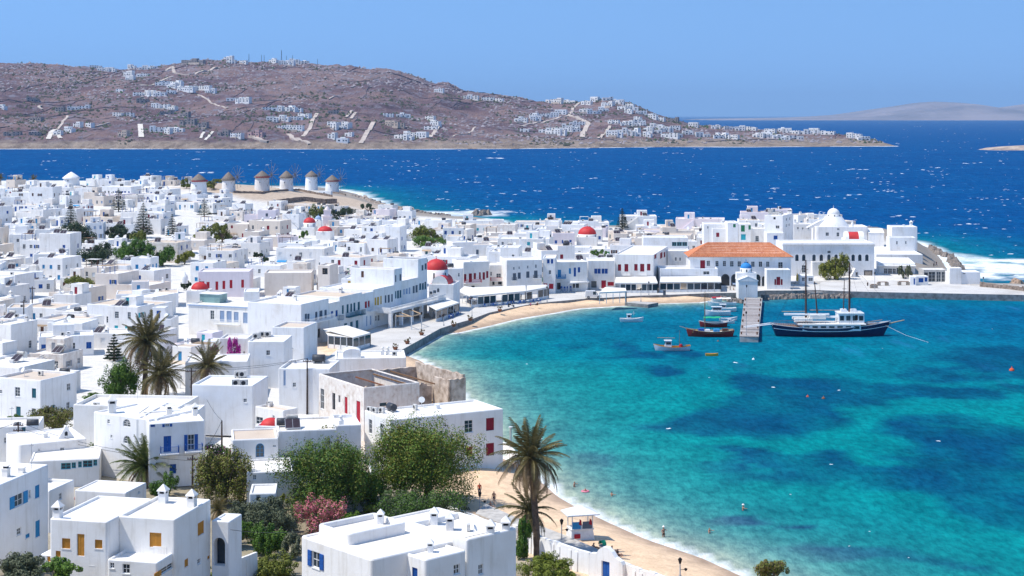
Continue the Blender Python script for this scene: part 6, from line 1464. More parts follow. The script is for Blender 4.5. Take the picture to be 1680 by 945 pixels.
def ex2(t, L, B, fb):
    mb = MB(); mb.tube([(L*.97, 0, fb+.6), (L*1.13, 0, fb+1.15)], [.09, .05], 5); mb.build('bowsprit', [C('tan')], t)
    for k, (f, c_, hh) in enumerate(((.62, 'blue', .8), (.30, 'sky', .7), (.75, 'yellow', .4), (.5, 'white', .6), (.12, 'brown', .8))):
        mb = MB(); mb.box(0, -B*.25, 0, L*.12, B*.2, hh); mb.build('deck_chest', [C(c_)], t, (L*f, 0, fb-.2))
    mb = MB()
    for k in range(9):
        for sgn in (-1, 1): mb.tube([(L*(.05+.1*k), sgn*B*.36, fb-.1), (L*(.05+.1*k), sgn*B*.36, fb+.55)], .02, 3)
    mb.build('stanchion', [C('steel')], t)
boat('dark red wooden caique with a busy deck beside the jetty', 440, 972, 620, True, col='maroon', fb=1.15, B=3.4, mast=(.60, 9.2, .09), sheer=(.35, 0, .7), extra=ex2, deck='canvas', rail_='tan', name='caique', cat='boat')
boat('boat with a bright green canopy behind the dark red caique', 585, 900, 515, True, col='maroon', fb=1.0, B=2.6, canopy=(.25, .85, 1.2, 'canopy'), mast=(.80, 6.5, .06), deck='tan', name='caique')
boat('white cabin cruiser with portholes moored left of the jetty'.replace('left of', 'beside'), 645, 938, 388, True, fb=.95, B=2.4, cabin=(.35, .72, 1.2), sheer=(.1, 0, .45), name='motor_boat', rail_='white', deck='canvas')
boat('white motor boat lying between the cabin cruiser and the jetty', 740, 1000, 345, True, fb=.8, B=2.2, cabin=(.45, .7, 1.0), name='motor_boat', deck='canvas')
boat('long white motor boat with a cream sun awning', 680, 1000, 285, True, fb=.8, B=2.3, canopy=(.2, .7, 1.2, 'canvas'), name='motor_boat', deck='canvas')
boat('boat under a crimson cover closest to the harbour sand', 718, 838, 245, True, fb=.8, B=1.7, canopy=(.05, .95, .5, 'crimson'), name='motor_boat', deck='canvas')
boat('narrow white skiff tied to the jetty in front of motor boats', 810, 1010, 445, False, fb=.5, B=1.3, name='skiff', deck='canvas'); boat('second white skiff nearer the green canopy boat', 830, 985, 478, False, fb=.5, B=1.3, name='skiff', deck='canvas', cabin=(.5, .7, .5))
crop(800, 320, 4)
def ex3(t, L, B, fb):
    mb = MB(); mb.tube([(L*.58, 0, fb+.9), (L*.58, 0, fb+1.9)], .03, 4); mb.tube([(L*.52, 0, fb+1.4), (L*.64, 0, fb+1.4)], .03, 4); mb.build('antenna', [C('white')], t)
boat('small white motor boat anchored off the harbour beach', 868, 1024, 832, False, fb=.7, cabin=(.30, .48, 1.1), sheer=(.1, 0, .4), extra=ex3, name='motor_boat', deck='canvas', rail_='white')
def buoy(label, x, y, r, c='vermil'):
    p = P(x, y, 0); s = r*p.y/F; mb = MB(); mb.lathe([(s*.2, -s*.8), (s*.8, -s*.5), (s, 0), (s*.8, s*.6), (s*.3, s*.95), (s*.12, s*1.0), (s*.12, s*1.6)], 12); o = mb.build('buoy', [C(c)], None, p); o['label'] = label; o['category'] = 'buoy'
buoy('large orange mooring buoy far out in the bay', 1660, 608, 4.5); buoy('small red buoy over the dark seagrass', 1351, 654, 3, 'rust'); buoy('second smaller buoy beside the red one', 1325, 651, 2.4, 'vermil'); buoy('white net float between the dinghy and the jetty', 1236, 590, 2.4, 'white'); buoy('red float at the mooring rope of the white fishing boat', 1178, 560, 1.8, 'rust')
# ------------------------------------------------------------------ the rest of the town: one thing per house
crop(0, 0, 1)
PROM = [tuple(P(x, y, 1.66)[:2]) for x, y in [(505,640),(600,612),(652,585),(722,545),(747,536),(802,520),(905,500),(1160,486),(1345,484),(1345,452),(1100,462),(900,475),(760,494),(650,518),(560,560),(505,600)]]
# places the photograph shows to be something else: x0, x1, y0, y1 and how far off (only things nearer are kept away)
for q in [(690,870,330,357,900),(575,660,300,323,1100),(385,605,276,326,770),(425,560,330,345,740),(946,984,366,395,520),(480,560,352,392,560),(700,742,430,500,380),(615,705,420,520,380),(1130,1300,395,480,460)]: keep(*q)
def obb(o, w, d, th, m=0.):
    c, s = math.cos(th), math.sin(th)
    return [tuple((o+Vector((c*a+s*b, -s*a+c*b, 0)))[:2]) for a, b in ((-m, -m), (w+m, -m), (w+m, d+m), (-m, d+m))]
def apart(p, q):
    for poly in (p, q):
        for i in range(4):
            ex, ey = poly[(i+1) % 4][0]-poly[i][0], poly[(i+1) % 4][1]-poly[i][1]
            a = [x*-ey+y*ex for x, y in p]; b = [x*-ey+y*ex for x, y in q]
            if max(a) < min(b) or max(b) < min(a): return True
    return False
HR = random.Random(11); NHERO = len(SHOWN)
FILL = []
CW = ['blue']*5+['sky']*3+['white']*4+['brown']*2+['red']*2+['green', 'teal', 'cyan', 'slate', 'grey', 'lblue']
def rnd_ops(w, h, D, side, col, z0=0):
    ops = []; n = int(w/HR.uniform(2.0, 3.0)); 
    if side != 'F': n = min(n, 2)
    fl = [z0+.05]+([z0+3.0] if h > 5.2 else [])
    for f in fl:
        door = (f == fl[0] and side == 'F' and HR.random() < .7)
        for k in range(n):
            if HR.random() < .16: continue
            a = (k+.5+HR.uniform(-.15, .15))*w/n; kd = HR.random()
            if door: ops.append((a-.48, f, a+.48, f+2.1, ('door', col if col != 'white' else 'blue'))); door = False
            else:
                ww = HR.choice((.4, .45, .5)); hh = HR.choice((1.1, 1.3, 1.5))
                kind = 'shut' if kd < .42 else ('open' if kd < .55 else 'win')
                if kind == 'win' and HR.random() < .12: hh = .6; ww = .3
                za = f+(.95 if hh < 1.5 else .7)
                if za+hh < h-.25: ops.append((a-ww, za, a+ww, za+hh, (kind, col)))
    return ops
def fill_house(x, D, th, w, d, h):
    X = (x-CX)/F*D; o = Vector((X, D, ht(X, D)))
    box = obb(o, w, d, th, .35)
    cx = sum(p[0] for p in box)/4; cy = sum(p[1] for p in box)/4
    pts = np.array(box+[(cx, cy)]); sd = sdist(pts[:, 0], pts[:, 1], SHORE)
    if sd.min() < (9 if cy > 520 else 20): return False
    if sdist(pts[:, 0], pts[:, 1], PROM).max() > -.5: return False
    if any(not apart(box, q) for q in FOOT): return False
    c_ = [(CX+px_/py_*F, Y0+F*(H-o.z-zz)/py_) for px_, py_ in box for zz in (0, h+.6)]
    x0, x1, y0, y1 = min(q[0] for q in c_), max(q[0] for q in c_), min(q[1] for q in c_), max(q[1] for q in c_)
    if x1 < -8 or x0 > 1690: return False
    for a0, a1, b0, b1, dd in SHOWN:
        if D < dd+2 and x1 > a0+2 and x0 < a1-2 and y0 < b1-min(9, .25*(b1-b0)) and y1 > b0: return False
    for a0, a1, b0, b1, dd in KEEP:
        if D < dd and x1 > a0 and x0 < a1 and y0 < b1 and y1 > b0: return False
    r = thing('house', 'x', 'house', o, -th, 'flat roofed white houses of the town'); FOOT.append(box)
    col = HR.choice(CW); wm = HR.choice([WHITE]*14+[CREAM, CREAM, PINKW, OLDW]); rm = HR.choice([ROOF]*6+[TANROOF]*4+[WHITE])
    feats = []
    if th > .75: mode = 0
    mode = HR.random() if w > 9 else HR.random()*.35
    two = h > 5.2
    if mode < .35:
        block(r, 0, 0, w, d, 0, h, {'F': rnd_ops(w, h, D, 'F', col), 'R': rnd_ops(d, h, D, 'R', col), 'L': rnd_ops(d, h, D, 'L', col)}, HR.uniform(.2, .5), wm=wm, rm=rm, k=1); tops = [(0, 0, w, d, h)]
        feats.append('tall' if two else 'low')
    else:
        s = HR.uniform(.38, .62)*w; h2 = max(2.7, h+HR.choice((-2.6, -1.5, 1.3, 2.2, -.8))); y2 = HR.uniform(0, .3)*d; y1_ = 0
        if HR.random() < .5: y1_, y2 = y2, 0
        block(r, 0, y1_, s-.01, d, 0, h, {'F': rnd_ops(s, h, D, 'F', col), 'R': [], 'L': rnd_ops(d-y1_, h, D, 'L', col)}, HR.uniform(.2, .5), wm=wm, rm=rm, k=1)
        block(r, s+.01, y2, w, d-HR.uniform(.05, 1), 0, h2, {'F': rnd_ops(w-s, h2, D, 'F', col), 'R': rnd_ops(d-y2-1, h2, D, 'R', col)}, HR.uniform(.2, .45), wm=wm, rm=HR.choice((rm, ROOF)), k=1)
        tops = [(0, y1_, s, d, h), (s, y2, w, d-1, h2)]; feats.append('stepped')
    bx = max(tops, key=lambda q: (q[2]-q[0])*(q[3]-q[1]))
    if HR.random() < .42:   # a roof room
        ww, dd2 = min(4.2, (bx[2]-bx[0])*.5), min(3.6, (bx[3]-bx[1])*.45); xa = bx[0]+HR.uniform(.35, bx[2]-bx[0]-ww-.35); ya = bx[3]-dd2-.35
        hh = bx[4]+HR.uniform(1.9, 2.6); block(r, xa, ya, xa+ww, ya+dd2, bx[4]+.05, hh, {'F': [(ww*.3, bx[4]+.1, ww*.3+.85, bx[4]+1.8, ('door', col if col != 'white' else 'sky'))] if HR.random() < .6 else []}, .15, .2, .05, wm=wm, rm=rm, sink=.2, k=1)
        feats.append('a roof room')
    got = set()
    for tb in tops:
        for _ in range(HR.choice((1, 2, 2, 3))):
            k = HR.choice(('chimney', 'chimney', 'chimney', 'solar_heater', 'solar_heater', 'solar_heater', 'air_conditioner', 'air_conditioner', 'water_tank', 'satellite_dish', 'antenna', 'roof_vent'))
            if tb[2]-tb[0] < 3 or tb[3]-tb[1] < 3: continue
            fit(k, r, HR.uniform(tb[0]+1, tb[2]-1), HR.uniform(tb[1]+1, tb[3]-1.2) if k != 'chimney' else HR.choice((tb[1]+.5, tb[3]-.5)), tb[4], HR.uniform(-.4, .4) if k != 'chimney' else 0, 1, HR.randint(0, 2)); got.add(k)
    q_ = HR.random(); t0 = tops[0]
    if q_ < .22 and t0[4] > 2.7:     # an outside stair up the front
        n_ = int(t0[4]/.24); sw = min(.32, (t0[2]-t0[0]-1.2)/n_); mb = MB(); fl_ = HR.random() < .5
        if sw > .14:
            for k in range(n_):
                xa = t0[0]+.3+k*sw if fl_ else t0[2]-.3-(k+1)*sw
                mb.box(xa, t0[1]-1.05, -.5, xa+sw, t0[1]-.005, (k+1)*t0[4]/n_)
            mb.build('stairs', [wm], r)
    elif q_ < .40:                    # a reed shade on posts over the roof or the front
        onr = HR.random() < .6; pw_ = min(3.6, t0[2]-t0[0]-.8); x0_ = t0[0]+.4; y0_, z0_ = (t0[1]+.6, t0[4]) if onr else (t0[1]-2.6, 0); mb = MB()
        mb.box(-.06, -.06, -.2, .06, .06, 2.15); me_ = mb.mesh('pergola_post', [C(HR.choice(('white', 'brown', 'blue')))])
        for xx in (x0_, x0_+pw_):
            for yy in (y0_, y0_+2.3): put('pergola_post', me_, r, (xx, yy, z0_))
        mb = MB(); kk = int(pw_/.35)
        for k in range(kk): mb.box(x0_+k*.35, y0_-.2, z0_+2.152, x0_+k*.35+.22, y0_+2.5, z0_+2.22)
        mb.build('pergola_slats', [C(HR.choice(('tan', 'wood', 'canvas', 'tan')))], r, kind='stuff')
    elif q_ < .52:                    # a front yard wall
        mb = MB(); mb.box(0, -2.6, -1, t0[2], -2.35, 1.1); mb.box(0, -2.35, -1, .25, t0[1]-.01, 1.1); mb.build('yard_wall', [wm], r)
    elif q_ < .66:                    # a canvas awning over the door
        mb = MB(); xa = t0[0]+.5; w_2 = min(3, t0[2]-t0[0]-1); mb.hexa([(xa, t0[1]-1.5, 2.25), (xa+w_2, t0[1]-1.5, 2.25), (xa+w_2, t0[1]-.004, 2.62), (xa, t0[1]-.004, 2.62), (xa, t0[1]-1.5, 2.3), (xa+w_2, t0[1]-1.5, 2.3), (xa+w_2, t0[1]-.004, 2.68), (xa, t0[1]-.004, 2.68)]); mb.build('awning', [C(HR.choice(('canvas', 'canvas', 'tan', 'sky', 'grey')))], r)
    FILL.append(dict(o=r, col=col, feats=feats, got=got, wall=wm.name, D=D, x=(x0+x1)/2, x0=x0, x1=x1, y=y1, yt=y0, w=w, h=h))
    return True
D = 214.
while D < 905:
    step = 13 if D < 300 else (16 if D < 420 else (21 if D < 560 else (26 if D < 700 else 25)))
    x = -70.+HR.uniform(0, 40)
    xmax = 620 if D < 330 else (1345 if D < 770 else (300 if D < 815 else -100))
    while x < xmax:
        near = D < 330
        w = HR.uniform(7, 12.5) if near else HR.uniform(8, 18) if D < 560 else HR.uniform(10, 22); d = HR.uniform(7.5, 10.5) if near else HR.uniform(8, 11)
        h = HR.choice((3.0, 3.3, 4.6, 5.8, 6.1, 6.3)) if D < 600 else HR.choice((2.6, 3.0, 3.2, 4.2, 5.4))
        base = 14+10*float(vnoise(np.array([x/160.]), np.array([D/90.]), 4)[0]) if x < 720 else 3
        th = math.radians(base+HR.uniform(-9, 9)); 
        if HR.random() < .16: th -= math.radians(HR.uniform(18, 34))
        ok = fill_house(x, D+HR.uniform(-3, 3), th, w, d, h)
        if not ok and HR.random() < .8:
            w2 = min(w, HR.uniform(5.5, 8)); ok = fill_house(x+HR.uniform(0, 8), D+HR.uniform(-3, 5), th, w2, HR.uniform(6, 8), h); w = w2
        x += ((w if ok else 4)*math.cos(th)+HR.choice((.3, .8, 2.2)))*F/D
    D += step
# leave out the houses the photograph shows nothing of: hidden behind nearer ones
cov = np.zeros((480, 860), bool)
def paint(x0, x1, y0, y1, mark=True):
    a, b_, c, d = int(max(0, x0/2)), int(min(850, x1/2)), int(max(0, y0/2)), int(min(475, y1/2))
    if b_ <= a or d <= c: return 0
    n = int((~cov[c:d, a:b_]).sum())
    if mark: cov[c:d, a:b_] = True
    return n
evs = [(f['D'], 1, f) for f in FILL]+[(q[4], 0, q) for q in SHOWN[:NHERO]]
drop = []
for D_, isf, q in sorted(evs, key=lambda e: e[0]):
    if not isf: paint(q[0], q[1], q[2]+2, q[3]); continue
    sc_ = F/D_; vis = paint(q['x0'], q['x1'], q['yt'], q['y']-.3*sc_, False)
    if vis < 24: drop.append(q)
    else: paint(q['x0']+1, q['x1']-1, q['y']-q['h']*sc_*.9, q['y'])
for q in drop:
    for ch in list(q['o'].children_recursive): bpy.data.objects.remove(ch)
    bpy.data.objects.remove(q['o']); FILL.remove(q)
print('fill houses', len(FILL), 'hidden', len(drop))
# labels come once the trees and landmarks are standing
# ------------------------------------------------------------------ people
def person_mesh(pose):
    """one skinned body; returns mesh and, per face, the nearest bone"""
    V = dict(pelvis=(0,0,.93), waist=(0,-.01,1.08), chest=(0,-.01,1.28), neck=(0,0,1.47), head0=(0,-.02,1.56), head1=(0,-.02,1.70), nose=(0,-.115,1.60),
             ls=(.18,0,1.41), le=(.25,.02,1.14), lw=(.27,-.06,.90), lh=(.27,-.09,.80), rs=(-.18,0,1.41), re=(-.25,.02,1.14), rw=(-.27,-.06,.90), rh=(-.27,-.09,.80),
             lp=(.10,0,.90), lk=(.11,-.03,.50), la=(.11,.02,.09), lt=(.12,-.14,.03), rp=(-.10,0,.90), rk=(-.11,-.03,.50), ra=(-.11,.02,.09), rt=(-.12,-.14,.03))
    if pose == 'walk': V.update(lk=(.11,-.16,.52), la=(.11,-.20,.10), lt=(.12,-.36,.05), rk=(-.11,.06,.50), ra=(-.11,.34,.14), rt=(-.12,.22,.03), lw=(.26,.14,.92), lh=(.26,.16,.83), rw=(-.26,-.24,.96), rh=(-.26,-.31,.89))
    if pose == 'sit':
        dz = -.83
        for k in list(V): V[k] = (V[k][0], V[k][1]+.05, V[k][2]+dz)
        V.update(lk=(.14,-.38,.36), la=(.13,-.62,.08), lt=(.13,-.78,.06), rk=(-.14,-.36,.40), ra=(-.13,-.58,.08), rt=(-.13,-.74,.06), lp=(.10,-.02,.10), rp=(-.10,-.02,.10), le=(.27,.20,.34), lw=(.28,.30,.08), lh=(.28,.34,.03), re=(-.24,-.12,.36), rw=(-.17,-.32,.40), rh=(-.15,-.38,.38))
    if pose == 'arms': V.update(le=(.30,-.18,1.30), lw=(.22,-.36,1.36), lh=(.16,-.42,1.40), re=(-.28,.04,1.14), rw=(-.16,-.18,1.10), rh=(-.08,-.22,1.10))
    if pose == 'swim': V.update(le=(.36,-.16,1.32), lw=(.42,-.38,1.34), lh=(.42,-.46,1.34), re=(-.36,-.10,1.30), rw=(-.40,-.34,1.34), rh=(-.40,-.42,1.34))
    rad = dict(pelvis=.145, waist=.125, chest=.15, neck=.055, head0=.082, head1=.092, nose=.03, ls=.06, le=.043, lw=.033, lh=.04, lp=.10, lk=.062, la=.042, lt=.036)
    for k in ('s', 'e', 'w', 'h', 'p', 'k', 'a', 't'): rad['r'+k] = rad['l'+k]
    E = [('pelvis','waist'),('waist','chest'),('chest','neck'),('neck','head0'),('head0','head1'),('head0','nose')]
    for s in 'lr': E += [('chest',s+'s'),(s+'s',s+'e'),(s+'e',s+'w'),(s+'w',s+'h'),('pelvis',s+'p'),(s+'p',s+'k'),(s+'k',s+'a'),(s+'a',s+'t')]
    names = list(V); me = bpy.data.meshes.new('body'); me.from_pydata([V[n] for n in names], [(names.index(a), names.index(b_)) for a, b_ in E], [])
    o = bpy.data.objects.new('tmp', me); COL.objects.link(o); sk = o.modifiers.new('s', 'SKIN')
    for i, n in enumerate(names): d = me.skin_vertices[0].data[i]; d.radius = (rad[n], rad[n]*.85 if n in ('chest', 'waist', 'pelvis') else rad[n]); d.use_root = n == 'pelvis'
    sk.use_smooth_shade = True; sb = o.modifiers.new('u', 'SUBSURF'); sb.levels = 1; sb.render_levels = 1
    dg = bpy.context.evaluated_depsgraph_get(); ev = bpy.data.meshes.new_from_object(o.evaluated_get(dg)); bpy.data.objects.remove(o)
    bones = []
    for p in ev.polygons:
        c = p.center; best = None
        for a, b_ in E:
            A, B = Vector(V[a]), Vector(V[b_]); t = max(0, min(1, (c-A).dot(B-A)/max(1e-6, (B-A).length_squared))); dd = (c-A.lerp(B, t)).length/max(rad[a], rad[b_])
            if best is None or dd < best[0]: best = (dd, a, b_, t)
        bones.append(best[1:])
    return ev, bones, V
PMS = {}
def shell(ev, sel, off, name, mat):
    idx = {}; vs = []; fs = []
    for p in ev.polygons:
        if not sel(p): continue
        f = []
        for vi in p.vertices:
            if vi not in idx: idx[vi] = len(vs); v = ev.vertices[vi]; vs.append(v.co+v.normal*off)
            f.append(idx[vi])
        fs.append(f)
    me = bpy.data.meshes.new(name); me.from_pydata(vs, [], fs); me.materials.append(mat); me.polygons.foreach_set('use_smooth', [True]*len(fs)); return me
SKIN = pm('skin_tone', (.44, .24, .16), .06, 6, .6)
def person(label, x, y, pose='stand', rz=0, cloth=None, z=None, hair='hair', sunk=0, sc=1., hat=None):
    """cloth: dict of 'top', 'bottom' -> colour"""
    if pose not in PMS: PMS[pose] = person_mesh(pose)
    ev, bones, V = PMS[pose]
    p = P(px(x), py(y), z) if z is not None else G(px(x), py(y)); p.z -= sunk
    t = thing('person', label, 'person', p, rz, sc=sc)
    b_ = ev.copy(); b_.materials.clear(); b_.materials.append(SKIN); put('body', b_, t)
    h1 = Vector(V['head1'])
    put('hair', shell(ev, lambda q: bones[q.index][1] == 'head1' and (q.center.y > h1.y-.02 or q.center.z > h1.z+.03), .012, 'hair', C(hair)), t)
    for part, c in (cloth or {}).items():
        if part == 'top': f = lambda q: (bones[q.index][0] in ('waist', 'chest') and bones[q.index][1] != 'neck' and bones[q.index][1][1:] != 'e') or bones[q.index][1] in ('ls', 'rs', 'le', 're') and bones[q.index][2] < .6
        elif part == 'bikini': f = lambda q: bones[q.index][:2] == ('waist', 'chest') and bones[q.index][2] > .6
        elif part == 'trunks': f = lambda q: bones[q.index][:2] in (('pelvis', 'waist'), ('pelvis', 'lp'), ('pelvis', 'rp')) and bones[q.index][2] < .9 or bones[q.index][:2] in (('lp', 'lk'), ('rp', 'rk')) and bones[q.index][2] < .3
        else: f = lambda q: bones[q.index][:2] in (('pelvis', 'waist'), ('pelvis', 'lp'), ('pelvis', 'rp'), ('lp', 'lk'), ('rp', 'rk'), ('lk', 'la'), ('rk', 'ra'))
        put({'top': 'shirt', 'bikini': 'bikini_top', 'trunks': 'swim_shorts'}.get(part, 'trousers'), shell(ev, f, .014, 'clothing', C(c)), t)
    if hat: mb = MB(); hz = h1.z+.06; mb.lathe([(.19, hz-.03), (.12, hz), (.11, hz+.09), (.02, hz+.12)], 12, 0, h1.y); mb.build('hat', [C(hat)], t)
    return t
crop(760, 680, 3.567)
person('tanned bather in black swimwear standing at the water edge', 1172, 742, 'arms', .5, {'bikini': 'black', 'trunks': 'black'}, hat='canvas')
person('swimmer standing waist deep, closest to the beach palms', 650, 424, 'arms', 1.2, {'trunks': 'navy'}, z=0, sunk=.95)
person('swimmer chest deep with arms out beyond the pink ring', 869, 478, 'swim', 2.4, {'trunks': 'blue'}, z=0, sunk=1.1)
pr = person('bather floating inside a pink swimming ring', 714, 452, 'swim', .3, {'trunks': 'red'}, z=0, sunk=1.22)
mb = MB(); mb.grid([[((.42+.13*math.cos(2*math.pi*j/8))*math.cos(2*math.pi*k/20), (.42+.13*math.cos(2*math.pi*j/8))*math.sin(2*math.pi*k/20), .06+.13*math.sin(2*math.pi*j/8)) for k in range(20)] for j in range(9)], 0, True, True)
o = mb.build('swim_ring', [pm('pink_plastic', (.75, .22, .30), .05, 3, .3)], None, P(px(714), py(452), 0)); o['label'] = 'pink inflatable swimming ring in the shallow water'; o['category'] = 'swim ring'
person('swimmer with wet dark hair furthest along the beach', 1440, 694, 'swim', .9, {'bikini': 'white', 'trunks': 'white'}, z=0, sunk=1.05)
crop(1100, 560, 2.455); person('swimmer in a pale cap out in the turquoise water', 292, 680, 'swim', 1.9, {'trunks': 'crimson'}, z=0, sunk=1.05, hat='canvas')
crop(760, 680, 3.567)
person('person sitting on the sand beside the palms wearing black', 160, 548, 'sit', .7, {'trunks': 'black', 'bikini': 'black'})
person('person standing beside the sitting one on the sand', 180, 528, 'stand', -.4, {'trunks': 'navy'})
person('person in orange shirt near the beach lamp', 95, 478, 'stand', .2, {'top': 'vermil', 'trousers': 'navy'}); person('person in black sitting on the beach path wall', 12, 560, 'sit', .9, {'top': 'black', 'trousers': 'black'})
person('person in a pink top sitting on the sand by the pushchair', 872, 812, 'sit', 1.4, {'top': 'pink', 'trunks': 'navy'}); person('person in dark clothes lying back beside the pushchair', 905, 832, 'sit', 1.0, {'top': 'black', 'trunks': 'black'}); person('person crouched on a towel in front of the pushchair', 765, 795, 'sit', 2.0, {'trunks': 'black'})
crop(1060, 460, 6.75); person('walker in black on the landing beside the chapel', 930, 128, 'walk', 1.3, {'top': 'black', 'trousers': 'grey'}); person('pale dressed walker following on the chapel landing', 968, 130, 'walk', 1.3, {'top': 'canvas', 'trousers': 'tan'}); person('person in white with blue trousers outside the restaurant', 787, 125, 'stand', .2, {'top': 'white', 'trousers': 'sky'})
crop(1400, 330, 5.98); person('person in black standing on the open quay', 140, 850, 'stand', .6, {'top': 'black', 'trousers': 'black'}); person('person on the rocky terrace by the surf', 815, 640, 'walk', .6, {'top': 'black', 'trousers': 'navy'}); person('second person on the rocky terrace by the surf', 790, 645, 'stand', .1, {'top': 'grey', 'trousers': 'black'})
crop(640, 420, 5.25)
for i, (x, y, lab, top, bot, pz) in enumerate([(455, 560, 'person in black walking by the blue cafe tables', 'black', 'grey', 'walk'), (435, 548, 'person in a red shirt by the blue cafe tables', 'red', 'navy', 'stand'), (560, 512, 'person in a white shirt at the end of the church awning', 'white', 'navy', 'walk'), (965, 405, 'person in a pale shirt under the long awning row', 'canvas', 'grey', 'stand'), (1005, 408, 'waiter in crimson in front of the long awning row', 'crimson', 'black', 'stand'), (1078, 408, 'person in black near the parked scooter', 'black', 'black', 'walk'), (1128, 380, 'person in blue under the long awning row', 'blue', 'tan', 'stand'), (1210, 430, 'pair member in a pink top sitting on the beach kerb', 'pink', 'navy', 'sit'), (1268, 425, 'pair member in brown sitting on the beach kerb', 'rust', 'black', 'sit'), (690, 410, 'person in a crimson shirt at the crowded cafe corner', 'crimson', 'navy', 'stand'), (670, 408, 'person in blue at the crowded cafe corner', 'sky', 'navy', 'stand')]):
    person(lab, x, y, pz, i*.7, {'top': top, 'trousers': bot}, z=1.66)
# ------------------------------------------------------------------ beach furniture
crop(760, 680, 3.567)
g = G(px(684), py(728)); sc = g.y/F/3.567
t = thing('lifeguard_tower', 'white lifeguard tower with a sun roof and red flags on the sand', 'lifeguard tower', g, .25)
mb = MB(); mb.hexa([(-1.45,-1.1,-.2),(1.45,-1.1,-.2),(1.45,1.1,-.2),(-1.45,1.1,-.2),(-1.25,-.95,1.25),(1.25,-.95,1.25),(1.25,.95,1.25),(-1.25,.95,1.25)]); mb.build('base', [C('white')], t)
mb = MB(); mb.box(-1.35,-1.05,1.252,1.35,1.05,1.36); mb.build('platform', [C('canvas')], t)
for x, y in ((-1.2,-.9),(1.2,-.9),(1.2,.9),(-1.2,.9)): mb = MB(); mb.box(x-.05,y-.05,1.361,x+.05,y+.05,3.0); mb.build('post', [C('white')], t)
mb = MB(); mb.grid([[(-1.9,-1.5,2.95),(1.9,-1.5,2.95),(1.9,1.5,2.95),(-1.9,1.5,2.95)],[(-1.9,-1.5,3.08),(1.9,-1.5,3.08),(1.9,1.5,3.08),(-1.9,1.5,3.08)],[(-.3,-.25,3.75),(.3,-.25,3.75),(.3,.25,3.75),(-.3,.25,3.75)]]); mb.face([(-.3,-.25,3.75),(.3,-.25,3.75),(.3,.25,3.75),(-.3,.25,3.75)]); mb.build('roof', [C('white')], t)
for x0, x1, c_ in ((-1.2,-.2,'sky'),(.0,1.15,'slate')): mb = MB(); mb.box(x0,-.98,1.4,x1,-.94,2.2); mb.build('panel', [C(c_)], t)
mb = MB(); mb.box(-1.0,-1.12,.35,-.3,-1.07,.85); mb.build('sign', [C('crimson')], t)
for x in (-.45, .75): mb = MB(); mb.face([(x,-1.0,1.9),(x+.35,-1.05,1.75),(x+.3,-1.05,2.35),(x+.1,-1.0,2.55)]); mb.build('flag', [C('crimson')], t)
lamp('beach lamp beside the lifeguard tower', 576, 748, 615, heads=2); lamp('beach lamp at the lower edge of the view', 1269, 960, 842, heads=2); lamp('beach lamp beside the big olive green tree', 97, 570, 455, heads=2)
g = G(px(816), py(795)); t = thing('pushchair', 'green hooded pushchair parked on the sand', 'pushchair', g, .6); mb = MB(); mb.box(-.25,-.4,.45,.25,.4,.6); mb.tube([(-.25,-.4,.2),(-.25,.5,1.0),(.25,.5,1.0),(.25,-.4,.2)], .02, 4); mb.build('frame', [C('grey')], t); mb = MB(); mb.grid([[(x, .4*math.cos(math.pi*k/6)+.05, .62+.5*math.sin(math.pi*k/6)) for k in range(7)] for x in (-.28, .28)], 0, False, True); mb.build('hood', [C('canopy')], t)
for x in (-.25, .25):
    for y in (-.35, .35): mb = MB(); mb.tube([(x-.02, y, .15), (x+.02, y, .15)], .14, 10); mb.build('wheel', [C('black')], t)
# garden wall along the beach path, its arched gate and door
WAVY = WHITE
w_ = [(345, 800), (440, 835), (560, 875), (680, 915), (748, 938)]
gz = 1.95
def wallrun(label, tops, h, t=.5, mat=None, z=gz, cap=True):
    q = [P(px(x), py(y), z+h) for x, y in tops]; o0 = Vector((q[0].x, q[0].y, z)); q = [p-o0 for p in q]; mb = MB(); e = Vector((0, 0, 1))
    for a, b_ in zip(q[:-1], q[1:]):
        n_ = max(1, int((b_-a).length/.9)); d = (b_-a).normalized(); nn = Vector((-d.y, d.x, 0))*t/2
        for k in range(n_):
            p, r_ = a.lerp(b_, k/n_), a.lerp(b_, (k+1)/n_); j = R.uniform(-.05, .05)
            lo = Vector((0, 0, -h-2.0))
            mb.hexa([p-nn+lo, r_-nn+lo, r_+nn+lo, p+nn+lo, p-nn*.7+e*j, r_-nn*.7+e*j, r_+nn*.7+e*j, p+nn*.7+e*j])
            if k % 2 == 0: pr_ = nn*1.7; mb.hexa([p-pr_+lo, p.lerp(r_, .45)-pr_+lo, p.lerp(r_, .45)+lo, p+lo, p-nn*1.05-e*.3, p.lerp(r_, .45)-nn*1.05-e*.3, p.lerp(r_, .45)-e*.31, p-e*.31])
    o = mb.build('garden_wall', [mat or WHITE], None, o0); o['label'] = label; o['category'] = 'wall'; return o
wallrun('wavy buttressed white garden wall between the palms and the beach path', [(300,640),(345,668),(450,712),(560,748),(660,782),(742,806)], 1.9)
wallrun('rounded white wall continuing past the blue gate along the beach', [(940,866),(1040,905),(1130,930),(1230,965),(1330,1010)], 1.5, .7)
p0, p1 = P(px(745), py(806), gz+2.0), P(px(942), py(868), gz+1.7); d = p1-p0; L_ = Vector((d.x, d.y, 0)).length; ang = math.atan2(d.y, d.x)
gt = thing('gate', 'white arched garden gateway with a blue door facing the garden', 'gate', Vector((p0.x, p0.y, gz)), ang)
mb = MB(); sh_ = [(0, 1.5), (.15, 2.0), (L_*.22, 2.1), (L_*.30, 2.6), (L_*.42, 2.95), (L_*.55, 2.95), (L_*.68, 2.6), (L_*.78, 2.1), (L_*.95, 1.8), (L_, 1.5)]
d0, d1 = L_*.38, L_*.62
